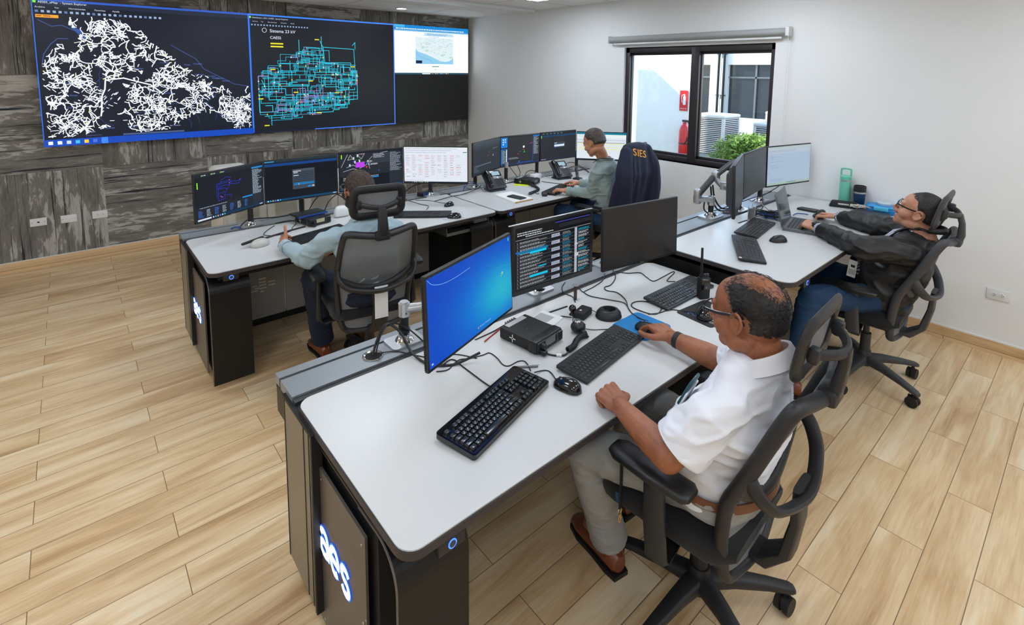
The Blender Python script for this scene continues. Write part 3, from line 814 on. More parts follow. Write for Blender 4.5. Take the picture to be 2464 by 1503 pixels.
# right: white browser page with a map, on the top right panel
sw, sh = vw_w - aw - cw, ph
cv = Canvas(sw, sh)
cv.rect(0, 0, 1, 1, (240, 248, 255)); cv.rect(0, 0.90, 1, 1, (20, 130, 205)); cv.rect(0, 0.875, 1, 0.90, (120, 180, 220)); cv.rect(0, 0, 1, 0.035, (30, 70, 90))
cv.rect(0.0, 0.95, 0.13, 1, (70, 175, 225)); rn = random.Random(2); cv.scribble(0.02, 0.90, 0.95, 0.95, 1, (225, 240, 250), rn, 1.0, 0.4)
cv.rect(0.38, 0.80, 0.78, 0.86, (180, 216, 240)); cv.scribble(0.42, 0.81, 0.74, 0.855, 2, (80, 120, 170), rn, 1, 0.4)
cv.rect(0.265, 0.22, 0.78, 0.77, (214, 228, 232)); cv.scribble(0.44, 0.775, 0.6, 0.79, 1, (90, 110, 130), rn)
cv.poly([(0.265, 0.22), (0.78, 0.22), (0.78, 0.36), (0.74, 0.30), (0.68, 0.27), (0.6, 0.28), (0.52, 0.34), (0.4, 0.42), (0.3, 0.47), (0.265, 0.53)], (140, 196, 228))
for k in range(160):
    x, y = rn.uniform(0.28, 0.77), rn.uniform(0.4, 0.76)
    if y > 0.55 - (x - 0.27) * 0.5: cv.rect(x, y, x + rn.uniform(0.006, 0.03), y + 0.006, rn.choice(((160, 190, 205), (190, 210, 205), (140, 170, 190))))
for x, y in ((0.36, 0.56), (0.41, 0.49), (0.62, 0.40), (0.74, 0.36)): cv.poly([(x - 0.03, y), (x, y - 0.02), (x + 0.04, y + 0.005), (x + 0.01, y + 0.03)], (176, 214, 186))
zz = cv._z(); seg_path(cv, [(0.27, 0.44), (0.34, 0.36), (0.45, 0.30), (0.5, 0.24)], 0.004, (100, 150, 190), zz)
cv.rect(0.27, 0.23, 0.35, 0.29, (10, 30, 60)); cv.rect(0.48, 0.16, 0.58, 0.175, (60, 110, 90)); cv.rect(0.515, 0.10, 0.54, 0.108, (90, 110, 120))
for i in range(10): cv.rect(0.48 + i * 0.024, 0.01, 0.492 + i * 0.024, 0.026, ((230, 160, 50), (60, 150, 220), (210, 220, 230))[i % 3])
cv.rect(0.35, 0.006, 0.46, 0.028, (215, 230, 235))
cv.build('web_page_picture', M_scrw, VW, (vw_w / 2 - sw / 2, 0.0, vw_h - sh / 2))

# ------------------------------------------------------------------ desks
def logo_strokes(mb, M, s, r, mat=0):
    """three round lower-case letters a e s drawn as thick strokes; s = letter height"""
    def arc(cx, cy, rx, ry, a0, a1, n=14): return [(cx + rx * math.cos(R(a0 + (a1 - a0) * i / n)), cy + ry * math.sin(R(a0 + (a1 - a0) * i / n)), 0) for i in range(n + 1)]
    w = s * 0.36
    ax, ex, sx = -s * 0.98, 0.0, s * 0.95
    P_ = []
    P_.append(arc(ax, 0.62 * s, w, 0.36 * s, 150, 0) + [(ax + w, 0.05 * s, 0)]); P_.append(arc(ax, 0.28 * s, w * 0.95, 0.25 * s, 20, 380))
    P_.append([(ex - w, 0.5 * s, 0), (ex + w, 0.5 * s, 0)] + arc(ex, 0.5 * s, w, 0.47 * s, 0, 310)[1:])
    P_.append(arc(sx, 0.74 * s, w * 0.8, 0.23 * s, 30, 250, 10) + arc(sx, 0.27 * s, w * 0.8, 0.24 * s, 70, -150, 10))
    for p in P_:
        for a, b in zip(p, p[1:]):
            a, b = Vector(a), Vector(b); d = (b - a).normalized(); n = Vector((-d.y, d.x, 0)) * r; e = d * r * 0.35
            mb.add([a - n - e, b - n + e, b + n + e, a + n - e], [(0, 1, 2, 3)], mat, False, M)

M_logo = glow('white_logo_light', (235, 242, 255), 2.6)
M_halo = glow('blue_logo_light', (60, 120, 255), 1.6)
M_ring = glow('blue_button_light', (60, 110, 255), 3.0)

def pedestal(parent, x0, wdt, cap_y, back_y, ztop, side, logo):
    """bent steel cover at the front, side plate behind it; side -1 = outer face at low x"""
    rad = 0.10; z0 = 0.045; zt = ztop
    # inverted-U cover: vertical front, curved shoulder, flat top running back
    prof = [(cap_y, z0)] + [(cap_y + rad - rad * math.cos(R(a)), zt - rad + rad * math.sin(R(a))) for a in range(0, 91, 10)] + [(back_y, zt)]
    th = 0.008
    inner = [(cap_y + th, z0)] + [(cap_y + rad - (rad - th) * math.cos(R(a)), zt - rad + (rad - th) * math.sin(R(a))) for a in range(0, 91, 10)] + [(back_y, zt - th)]
    mb = MB(); n = len(prof)
    vs = [(x, y, z) for x in (x0, x0 + wdt) for (y, z) in prof + inner]
    k = 2 * n
    for i in range(n - 1):
        mb.add(vs, [(i, i + 1, k + i + 1, k + i)], 0, True)
        mb.add(vs, [(n + i, k + n + i, k + n + i + 1, n + i + 1)], 0, True)
        mb.add(vs, [(i, n + i, n + i + 1, i + 1), (k + i, k + i + 1, k + n + i + 1, k + n + i)], 0, False)
    mb.add(vs, [(0, k, k + n, n)], 0)
    mb.build('leg_cover', M_ped, parent)
    fl = MB()      # lighter folded rim along the outer edge of the cover
    xo = x0 - 0.0015 if side < 0 else x0 + wdt + 0.0015
    fl.tube([(xo, y + 0.004, z) for y, z in prof[:-1]] + [(xo, cap_y + rad + 0.12, zt - 0.004)], 0.0035, 6, smooth_pts=0)
    fl.build('leg_rim', M_bronze, parent)
    core = MB(); core.box((x0 + wdt / 2, (cap_y + 0.16 + back_y) / 2, (z0 + zt) / 2 - 0.02), (wdt - 0.05, back_y - cap_y - 0.16, zt - z0 - 0.04))
    core.build('leg_core', M_black2, parent)
    # outer plate with screws
    xs = x0 - 0.002 if side < 0 else x0 + wdt + 0.002
    pl = MB(); y0p, y1p = cap_y + 0.19, back_y - 0.02
    zt2 = zt - 0.078
    pl.box((xs + 0.006 * (1 if side < 0 else -1), (y0p + y1p) / 2, (0.04 + zt2) / 2), (0.008, y1p - y0p, zt2 - 0.04))
    sp_ = pl.build('side_plate', M_bronze, parent)
    sc = MB()
    for yy in (y0p + 0.015, (y0p + y1p) / 2, y1p - 0.015):
        for zz_ in (0.07, zt2 - 0.03): sc.cyl((xs, yy, zz_), (xs + 0.0025 * side, yy, zz_), 0.004, n=10)
    sc.cyl((xs, y0p + 0.015, 0.33), (xs + 0.0025 * side, y0p + 0.015, 0.33), 0.004, n=10)
    sc.build('screw', M_chrome, sp_)
    if logo and side < 0:
        M = Matrix.Translation((xs - 0.0005, cap_y + 0.41, 0.315)) @ Matrix(((0, 0, -1, 0), (-1, 0, 0, 0), (0, 1, 0, 0), (0, 0, 0, 1)))
        h = MB(); logo_strokes(h, M @ Matrix.Translation((0, 0, 0.0008)), 0.086, 0.0145); h.build('logo_halo', M_halo, sp_)
        g = MB(); logo_strokes(g, M @ Matrix.Translation((0, 0, 0.0018)), 0.086, 0.0105); g.build('lit_logo', M_logo, sp_)

def desk(x0, x1, yf, zt, label, cap=0.05, logo=True, r=(0.05, 0.05, 0.05, 0.05), legs=(1, 1), vents=False, wf=0.765, buttons=()):
    t = thing('control_desk', label, 'desk', (x0, yf, 0))
    w = x1 - x0; g = 0.004
    top = MB(); top.prism(rpoly(g, g, w - g, wf - g, list(r)), zt - 0.004, zt, smooth=True)
    top.build('worktop', M_top, t)
    e = MB(); e.prism(rpoly(0, 0, w, wf, [x + g for x in r]), zt - 0.026, zt - 0.0042, smooth=True); e.build('edge_band', M_edge, t)
    rl = MB(); Yb = 0.985
    rl.box((w / 2, (wf + 0.03 + 0.925) / 2, zt - 0.02), (w, 0.925 - wf - 0.03, 0.04)); rl.box((w / 2, (0.94 + Yb) / 2, zt - 0.02), (w, Yb - 0.94, 0.04))
    rl.build('rear_rail', M_rail, t)
    gr = MB(); gr.box((w / 2, (wf + Yb) / 2, zt - 0.03), (w - 0.002, Yb - wf - 0.004, 0.045)); gr.build('rail_groove', M_groove, t)
    ap = MB(); ap.box((w / 2, 0.93, zt - 0.09), (w, 0.09, 0.11)); ap.box((w / 2, 0.5, zt - 0.05), (w - 0.12, 0.85, 0.045)); ap.build('beam', M_ped, t)
    zl = 0.682
    if legs[0]: pedestal(t, 0.012, 0.215, cap, 0.90, zl, -1, logo)
    if legs[1]: pedestal(t, w - 0.227, 0.215, cap, 0.90, zl, 1, False)
    # lifting columns between pedestal and top
    lc = MB()
    for xx in (0.12, w - 0.12): lc.box((xx, 0.55, (zl + zt) / 2 - 0.02), (0.12, 0.5, zt - zl - 0.03 + 0.02))
    lc.build('lifting_column', M_black2, t)
    # rear columns: slotted aluminium profile at each end
    for sgn, xx in ((-1, -0.006), (1, w + 0.006)):
        if not legs[0 if sgn < 0 else 1]: continue
        c = MB(); c.box((xx + 0.012 * -sgn, 0.73, 0.40), (0.03, 0.27, 0.62)); cc = c.build('rear_column', M_column, t)
        s_ = MB()
        for yy in (0.612, 0.66, 0.855): s_.box((xx + 0.012 * -sgn + sgn * 0.0155, yy, 0.40), (0.002, 0.006, 0.62))
        s_.box((xx - 0.012 * sgn, 0.73, 0.715), (0.034, 0.276, 0.012)); s_.box((xx - 0.012 * sgn, 0.588, 0.40), (0.034, 0.014, 0.64)); s_.build('slot', M_black2, cc)
    # modesty panels
    md = 4; gp = 0.004; xa, xb = 0.20, w - 0.18
    for i in range(md):
        a = xa + (xb - xa) * i / md + gp; b2 = xa + (xb - xa) * (i + 1) / md - gp
        pm = MB().box(((a + b2) / 2, 0.76, 0.36), (b2 - a, 0.018, 0.60)).build('modesty_panel', M_mod, t)
        if vents and i == 0:
            v = MB(); cx = (a + b2) / 2 + 0.055; cz = 0.30
            for k in range(5): v.rbox((cx + (0.0 if k < 4 else -0.005), 0.7495, cz + 0.055 - k * 0.024), (0.05 if k < 4 else 0.025, 0.003, 0.012), 0.001, seg=1)
            for k in range(3): v.rbox((cx - 0.055 + (k % 2) * 0.015, 0.7495, cz + 0.01 - k * 0.018), (0.032 if k < 2 else 0.045, 0.003, 0.011), 0.001, seg=1)
            for k in range(2): v.rbox((cx + 0.062, 0.7495, cz + 0.02 - k * 0.024), (0.05, 0.003, 0.012), 0.001, seg=1)
            v.build('vent_slots', P('slot_backlight_paint', (255, 244, 220), 0.6), pm)  # light showing through the perforations, put into a pale slot colour
    MB().box((w / 2, 0.775, 0.035), (w - 0.42, 0.04, 0.05)).build('plinth', M_black2, t)
    for bx, kind in buttons:
        if kind == 'power':
            b_ = MB().rbox((bx, 0.014, zt - 0.043), (0.08, 0.03, 0.034), 0.004).build('button_housing', M_black, t)
            rg = MB().lathe([(0.0125, 0), (0.0125, 0.0015), (0.0095, 0.0015), (0.0095, 0)], n=28, M=Matrix.Translation((bx, -0.001, zt - 0.041)) @ Matrix.Rotation(R(90), 4, 'X')); rg.build('light_ring', M_ring, b_)
            MB().cyl((bx, -0.001, zt - 0.041), (bx, -0.0035, zt - 0.041), 0.009, n=20).build('button_cap', M_dgrey, b_)
        else:
            MB().rbox((bx, 0.004, zt - 0.04), (0.13, 0.02, 0.026), 0.006).build('height_controls', M_dgrey, t)
    return t
D_A = desk(-4.145, -2.050, -5.455, 0.74, 'nearest white-topped control desk with a lit logo on its black pedestal', cap=0.055, buttons=((0.135, 'power'),))
D_B = desk(-4.145, -2.060, -3.255, 0.74, 'far left white control desk with lit logo, under the wall of screens', cap=0.06, vents=True, r=(0.05, 0.01, 0.05, 0.05), buttons=((0.115, 'power'), (1.90, 'pad')))
D_C = desk(-2.052, -0.012, -3.262, 0.74, 'far right white control desk in the corner below the window', cap=0.06, r=(0.01, 0.01, 0.05, 0.05), legs=(1, 0), logo=False, buttons=((0.12, 'power'),))
D_D = desk(-2.030, -0.014, -5.495, 0.85, 'raised white control desk on the right against the white wall', cap=0.075, r=(0.01, 0.02, 0.02, 0.07), legs=(1, 0), logo=False, buttons=((0.20, 'power'),))
# steel shelves under the far desks
for x, d, lb in ((-2.36, D_B, 0), (-1.95, D_C, 1)):
    t = thing('under_desk_tray', 'open steel tray hanging under the right end of the far left desk' if not lb else 'open steel tray with papers under the left end of the corner desk', 'tray', (x, -3.17, 0.60))
    m_ = MB(); m_.box((0, 0.13, 0), (0.30, 0.26, 0.006)); m_.box((0, 0.0, 0.01), (0.30, 0.006, 0.025)); m_.box((-0.147, 0.13, 0.045), (0.006, 0.26, 0.09)); m_.box((0.147, 0.13, 0.045), (0.006, 0.26, 0.09))
    m_.build('tray', M_steel, t)
    if lb: MB().rbox((0, 0.11, 0.012), (0.26, 0.2, 0.016), 0.003).build('paper_stack', M_paper, t)

# beige louvred cabinets behind the far left desk
t = thing('louvred_cabinet', 'beige cabinet with louvred grilles standing behind the far left desk', 'cabinet', (-3.16, -1.75, 0))
MB().rbox((0, 0, 0.46), (1.30, 0.4, 0.92), 0.015).build('body', M_beige, t)
for i in range(4):
    cx = -0.465 + i * 0.30
    MB().rbox((cx, -0.203, 0.45), (0.292, 0.01, 0.86), 0.006).build('door', M_beige, t)
    g = MB()
    for k in range(20): g.rbox((cx, -0.211, 0.575 + k * 0.0105), (0.155, 0.006, 0.0055), 0.001, seg=1)
    g.prism(rpoly(cx - 0.09, 0.555, cx + 0.09, 0.795, 0.02), 0, 0.001, M=Matrix.Translation((0, -0.2085, 0)) @ Matrix.Rotation(R(90), 4, 'X'))
    g.build('grille', P('beige_grille', (196, 188, 172), 0.6), t)
t = thing('portable_cooler', 'white rounded appliance peeking up behind the leftmost far monitor', 'appliance', (-3.60, -1.30, 0))
MB().rbox((0, 0, 0.505), (0.3, 0.3, 1.01), 0.05, seg=4).build('body', P('offwhite_plastic', (224, 222, 216), 0.45), t)
# ------------------------------------------------------------------ placing helper: image point of the survey -> point on a level plane
_F, _CX, _CY = 1243.97, 1227.39, 308.25
def on(x, y, z):
    d = _rt * ((x - _CX) / _F) - _up2 * ((y - _CY) / _F) + _f
    k = (z - CAMP.z) / d.z
    return CAMP + d * k

# ------------------------------------------------------------------ monitors and arms
def monitor(x, y, z, yaw, tilt, label, draw, w=0.54, h=0.322, group=None, bez=(0.006, 0.006, 0.008, 0.012), back=0.035, name='monitor', lit=True, scr=None, logo=None, vents=False):
    """bez: left, right, top, bottom. origin at the middle of the panel, screen towards local -Y"""
    t = thing(name, label, 'monitor', (x, y, z), group=group)
    t.rotation_euler = (R(-tilt), 0, R(yaw))
    b = MB(); b.rbox((0, 0.009, 0), (w, 0.018, h), 0.004)
    b.build('housing', M_black, t)
    bk = MB()
    bk.rbox((0, 0.018 + back / 2, -0.01), (w * 0.62, back, h * 0.66), 0.018, seg=3)
    for k in range(5): bk.rbox((0, 0.018 + back * 0.25 * (k % 2), 0), (w * (0.94 - 0.06 * k), 0.016 + 0.004 * k, h * (0.94 - 0.05 * k)), 0.008)
    bk.build('back_shell', M_dgrey, t)
    if vents:
        v = MB()
        for k in range(46): v.box((-w / 2 - 0.0006, 0.0125, h / 2 - 0.012 - k * (h - 0.024) / 45), (0.0016, 0.007, 0.0035))
        v.build('vent', M_black2, t)
    sw_, sh_ = w - bez[0] - bez[1], h - bez[2] - bez[3]
    ox, oz = (bez[0] - bez[1]) / 2, (bez[3] - bez[2]) / 2
    c = Canvas(sw_, sh_); draw(c, random.Random(int(abs(x * 100))))
    c.build('screen', scr or M_scr, t, (ox, -0.0002, oz))
    MB().rbox((0, -0.0012, -h / 2 + 0.005), (0.03, 0.003, 0.003), 0.001, seg=1).build('brand_strip', M_steel, t)
    return t

def bar(c, u0, v0, u1, v1, rgb): c.rect(u0, v0, u1, v1, rgb)
def taskbar(c, rgb=(26, 60, 96), h=0.04, search=True, ic=6, u0=0.02):
    c.rect(0, 0, 1, h, rgb)
    if search: c.rect(u0, h * 0.15, u0 + 0.18, h * 0.85, (216, 224, 230)); u0 += 0.2
    for i in range(ic): c.rect(u0 + i * 0.032, h * 0.2, u0 + i * 0.032 + 0.016, h * 0.8, ((225, 235, 245), (60, 190, 230), (250, 180, 60), (80, 140, 230))[i % 4])
    c.rect(0.93, h * 0.3, 0.98, h * 0.7, (200, 210, 220))

def d_gis(c, rn):            # B1: dark application, blue line drawing, side list and table
    c.rect(0, 0, 1, 1, (24, 27, 34)); c.rect(0, 0.93, 1, 1, (34, 38, 48)); taskbar(c, (16, 52, 84), 0.05)
    for i in range(3): c.rect(0.09 + i * 0.13, 0.955, 0.105 + i * 0.13, 0.98, (150, 230, 50)); c.scribble(0.11 + i * 0.13, 0.95, 0.17 + i * 0.13, 0.985, 1, (190, 200, 210), rn, 1)
    c.rect(0.82, 0.05, 1, 0.93, (36, 44, 54)); c.rect(0.82, 0.90, 1, 0.935, (30, 140, 220)); c.scribble(0.83, 0.3, 0.99, 0.88, 22, (176, 190, 205), rn, 0.8)
    c.rect(0.0, 0.05, 0.82, 0.30, (30, 35, 44)); c.rect(0.66, 0.27, 0.82, 0.30, (30, 140, 220)); c.scribble(0.05, 0.26, 0.6, 0.29, 1, (150, 165, 180), rn, 1)
    for i in range(7): c.scribble(0.03 + i * 0.11, 0.07, 0.10 + i * 0.11, 0.23, 7, (170, 182, 198) if i % 2 else (60, 110, 200), rn, 0.9)
    for k in range(4): c.rect(0.025, 0.70 + k * 0.035, 0.04, 0.73 + k * 0.035, (150, 240, 40))
    zz = c._z(); u, v = 0.30, 0.72
    for p in ([(0.29, 0.42), (0.29, 0.72), (0.36, 0.74), (0.36, 0.80), (0.44, 0.84), (0.5, 0.80)], [(0.30, 0.70), (0.46, 0.72), (0.62, 0.70), (0.66, 0.73)], [(0.30, 0.66), (0.5, 0.66), (0.62, 0.64), (0.62, 0.70)], [(0.36, 0.74), (0.5, 0.76), (0.5, 0.66)],
              [(0.31, 0.34), (0.31, 0.60), (0.40, 0.60), (0.44, 0.56), (0.40, 0.48), (0.40, 0.36), (0.31, 0.34)], [(0.40, 0.44), (0.50, 0.42), (0.49, 0.38)], [(0.30, 0.62), (0.38, 0.63)], [(0.32, 0.50), (0.40, 0.52)], [(0.44, 0.56), (0.48, 0.66)], [(0.33, 0.45), (0.37, 0.42), (0.35, 0.37)]):
        for a, b in zip(p, p[1:]): c.line(a, b, 0.0022, (40, 60, 220), zz)
    for u, v in ((0.47, 0.75), (0.34, 0.42), (0.36, 0.40), (0.47, 0.68), (0.63, 0.71)): c.rect(u, v, u + 0.012, v + 0.018, (200, 80, 200))
def d_dialog(c, rn):         # B2
    c.rect(0, 0, 1, 1, (18, 22, 29)); c.rect(0, 0.955, 1, 1, (34, 52, 62)); c.rect(0, 0.86, 1, 0.925, (22, 66, 130)); c.rect(0, 0.925, 1, 0.955, (26, 34, 44))
    c.rect(0.0, 0.965, 0.12, 0.99, (60, 150, 210)); taskbar(c, (14, 70, 110), 0.045, False, 6)
    for i in range(14): c.rect(0, 0.1 + i * 0.05, 1, 0.102 + i * 0.05, (24, 30, 38))
    c.rect(0.36, 0.24, 0.67, 0.74, (62, 74, 86)); c.rect(0.36, 0.70, 0.67, 0.74, (74, 86, 98))
    for k in range(7): c.rect(0.375, 0.64 - k * 0.045, 0.655, 0.665 - k * 0.045, (44, 56, 68))
    for u, v, L in ((0.37, 0.68, 0.11), (0.375, 0.645, 0.06), (0.375, 0.575, 0.07)): c.rect(u, v, u + L, v + 0.016, (220, 226, 232))
    c.rect(0.375, 0.345, 0.66, 0.375, (20, 130, 200)); c.rect(0.375, 0.385, 0.66, 0.40, (20, 130, 200)); c.rect(0.44, 0.35, 0.45, 0.372, (240, 245, 250))
    c.rect(0.57, 0.265, 0.62, 0.30, (30, 140, 215)); c.rect(0.63, 0.265, 0.66, 0.30, (190, 200, 210))
def d_map(c, rn):            # B3: dark street map
    c.rect(0, 0, 1, 1, (38, 42, 50)); c.rect(0, 0.95, 1, 1, (28, 30, 38)); c.rect(0, 0, 1, 0.05, (16, 66, 110)); c.rect(0, 0.05, 0.78, 0.36, (20, 24, 32))
    zz = c._z(); W_ = (190, 198, 206)
    for p in ([(0.02, 0.62), (0.12, 0.95)], [(0.10, 0.60), (0.2, 0.66), (0.26, 0.6)], [(0.27, 0.93), (0.33, 0.80), (0.38, 0.94), (0.27, 0.93)], [(0.46, 0.52), (0.43, 0.72), (0.5, 0.85), (0.6, 0.92), (0.75, 0.95)], [(0.30, 0.55), (0.42, 0.65)], [(0.05, 0.5), (0.2, 0.56), (0.3, 0.50)], [(0.12, 0.80), (0.16, 0.93), (0.2, 0.82), (0.12, 0.80)]):
        for a, b in zip(p, p[1:]): c.line(a, b, 0.003, W_, zz)
    for u, v in ((0.2, 0.80), (0.26, 0.86), (0.22, 0.70), (0.29, 0.72), (0.14, 0.62)): c.rect(u, v, u + 0.022, v + 0.07, (205, 212, 220))
    c.rect(0.24, 0.58, 0.38, 0.72, (190, 70, 235)); c.rect(0.2, 0.73, 0.22, 0.76, (40, 90, 230)); c.rect(0.41, 0.65, 0.43, 0.69, (40, 90, 240)); c.rect(0.40, 0.55, 0.42, 0.6, (220, 60, 60)); c.rect(0.6, 0.44, 0.615, 0.47, (50, 90, 240)); c.rect(0.33, 0.91, 0.345, 0.935, (230, 70, 60))
    for a, b in (((0.1, 0.9), (0.4, 0.7)), ((0.25, 0.95), (0.3, 0.8))): c.line(a, b, 0.0015, (60, 150, 60), zz)
    c.text('Automotriz', 0.41, 0.70, 0.026, (220, 226, 232)); c.text('Canaan', 0.44, 0.62, 0.026, (220, 226, 232))
    c.rect(0.78, 0.05, 1, 0.95, (40, 46, 56)); c.scribble(0.79, 0.4, 0.99, 0.93, 20, (150, 162, 176), rn); c.rect(0.5, 0.66, 0.78, 0.93, (52, 58, 68)); c.scribble(0.52, 0.8, 0.76, 0.92, 5, (180, 188, 198), rn)
    c.scribble(0.05, 0.24, 0.6, 0.34, 3, (190, 198, 206), rn, 1); c.rect(0.5, 0.27, 0.6, 0.30, (30, 140, 220)); c.rect(0.02, 0.84, 0.035, 0.95, (150, 235, 40))
def d_sheet(c, rn):          # B4: white spreadsheet with red entries
    c.rect(0, 0, 1, 1, (228, 234, 244)); c.rect(0, 0.955, 1, 1, (236, 240, 246)); c.rect(0, 0, 1, 0.03, (28, 44, 48)); c.scribble(0.02, 0.88, 0.98, 0.99, 2, (170, 180, 192), rn, 1, 0.25); c.scribble(0.02, 0.83, 0.9, 0.87, 1, (120, 150, 180), rn, 1, 0.25)
    zz = c._z()
    for k in range(11): c.line((0.02, 0.78 - k * 0.065), (0.98, 0.78 - k * 0.065), 0.0006, (190, 198, 208), zz)
    for i in range(9):
        u = 0.03 + i * 0.1; c.line((u - 0.01, 0.09), (u - 0.01, 0.80), 0.0006, (180, 188, 200), zz)
        for k in range(10):
            if rn.random() < 0.72: c.scribble(u, 0.73 - k * 0.065, u + 0.07, 0.78 - k * 0.065, rn.choice((1, 2, 3)), (206, 110, 116) if rn.random() < (0.62 if i in (2, 3, 5) else 0.25) else (150, 158, 170), rn, 0.9, 0.35)
    c.rect(0.93, 0.85, 0.99, 0.87, (40, 120, 90)); c.rect(0.0, 0.05, 0.3, 0.08, (206, 214, 224))
    for i in range(9): c.rect(0.12 + i * 0.03, 0.006, 0.135 + i * 0.03, 0.024, ((60, 130, 230), (240, 200, 60), (220, 226, 230))[i % 3])
def d_darkmap(c, rn):        # C1
    c.rect(0, 0, 1, 1, (44, 50, 56)); c.grad(0, 0.75, 1, 1, (44, 50, 56), (66, 78, 88)); c.rect(0, 0, 1, 0.04, (30, 40, 50))
    zz = c._z()
    for a, b, k in (((0.5, 0.52), (0.58, 0.53), (170, 90, 80)), ((0.56, 0.60), (0.62, 0.64), (70, 110, 220)), ((0.72, 0.70), (0.9, 0.72), (150, 156, 164)), ((0.72, 0.70), (0.75, 0.74), (150, 156, 164)), ((0.85, 0.50), (0.88, 0.5), (70, 120, 220))): c.line(a, b, 0.003, k, zz)
    c.rect(0.71, 0.46, 0.73, 0.52, (200, 210, 216)); c.scribble(0.02, 0.08, 0.2, 0.3, 6, (90, 100, 112), rn); c.scribble(0.1, 0.24, 0.7, 0.3, 1, (110, 120, 132), rn)
def d_blue_side(c, rn):      # C2
    c.rect(0, 0, 1, 1, (44, 46, 50)); c.rect(0, 0.96, 1, 1, (30, 34, 42)); c.rect(0.0, 0.05, 0.155, 0.97, (10, 130, 230)); c.rect(0.02, 0.05, 0.14, 0.56, (24, 34, 44)); c.scribble(0.03, 0.08, 0.12, 0.54, 22, (170, 190, 205), rn, 1); c.rect(0.123, 0.10, 0.145, 0.55, (225, 230, 235))
    for u, v in ((0.04, 0.88), (0.09, 0.88), (0.04, 0.80), (0.09, 0.80), (0.04, 0.72)): c.rect(u, v, u + 0.028, v + 0.045, (215, 225, 240))
    c.rect(0.0, 0.58, 0.155, 0.63, (40, 44, 50)); c.rect(0.83, 0.05, 1, 0.97, (44, 48, 56)); c.rect(0.83, 0.93, 1, 0.97, (10, 120, 220)); c.scribble(0.845, 0.3, 0.99, 0.92, 22, (170, 178, 188), rn, 0.8)
    c.rect(0.82, 0.05, 0.83, 0.9, (50, 80, 190)); c.rect(0.4, 0.05, 0.83, 0.065, (50, 90, 190)); c.rect(0.44, 0.09, 0.48, 0.115, (20, 120, 220))
    n = 16; c.poly([(0.58 + 0.025 * math.cos(2 * PI * i / n), 0.60 + 0.042 * math.sin(2 * PI * i / n)) for i in range(n)], (238, 240, 242))
    c.poly([(0.57, 0.40), (0.615, 0.40), (0.60, 0.48)], (20, 190, 60))
    for u, v, k in ((0.555, 0.49, (230, 60, 70)), (0.42, 0.36, (235, 60, 70)), (0.47, 0.43, (90, 100, 220)), (0.77, 0.70, (240, 70, 80)), (0.73, 0.67, (90, 90, 210))): c.rect(u, v, u + 0.035, v + 0.02, k)
    c.scribble(0.19, 0.2, 0.5, 0.27, 2, (150, 156, 162), rn, 1); c.rect(0, 0, 1, 0.05, (40, 56, 90))
def d_small_dialog(c, rn):   # C3
    c.rect(0, 0, 1, 1, (42, 44, 50)); c.rect(0, 0.93, 1, 1, (30, 32, 38)); c.rect(0, 0.84, 1, 0.90, (16, 66, 104))
    for i in range(6): c.rect(0.05 + i * 0.1, 0.95, 0.1 + i * 0.1, 0.965, (110, 190, 150) if i % 2 else (120, 170, 210))
    c.rect(0.01, 0.80, 0.025, 0.90, (150, 230, 40)); c.rect(0.37, 0.42, 0.68, 0.62, (66, 72, 80)); c.rect(0.37, 0.62, 0.64, 0.78, (46, 50, 56))
    c.rect(0.375, 0.46, 0.64, 0.53, (225, 232, 240)); c.rect(0.375, 0.53, 0.66, 0.55, (20, 110, 200)); c.rect(0.38, 0.58, 0.45, 0.60, (220, 224, 228)); c.rect(0.64, 0.46, 0.66, 0.55, (230, 235, 240)); c.rect(0.375, 0.445, 0.64, 0.46, (40, 110, 200))
    c.rect(0, 0, 1, 0.045, (40, 48, 66)); 
    for i in range(5): c.rect(0.01 + i * 0.03, 0.01, 0.025 + i * 0.03, 0.03, (190, 220, 240))
def d_sheet2(c, rn):         # C4
    c.rect(0, 0, 1, 1, (222, 232, 240)); c.rect(0, 0.93, 1, 1, (20, 130, 150)); c.rect(0, 0.80, 1, 0.93, (232, 240, 244)); c.scribble(0.02, 0.83, 0.9, 0.92, 2, (150, 180, 190), rn, 1, 0.3)
    c.rect(0.0, 0.0, 1, 0.035, (20, 36, 44)); zz = c._z()
    for i in range(24): c.line((0.02 + i * 0.042, 0.2), (0.02 + i * 0.042, 0.74), 0.0007, (170, 186, 198), zz)
    for v, k in ((0.62, (90, 110, 140)), (0.59, (240, 236, 40)), (0.46, (244, 240, 90)), (0.38, (244, 240, 90)), (0.72, (180, 190, 200))): c.rect(0.01, v, 0.98, v + 0.016, k)
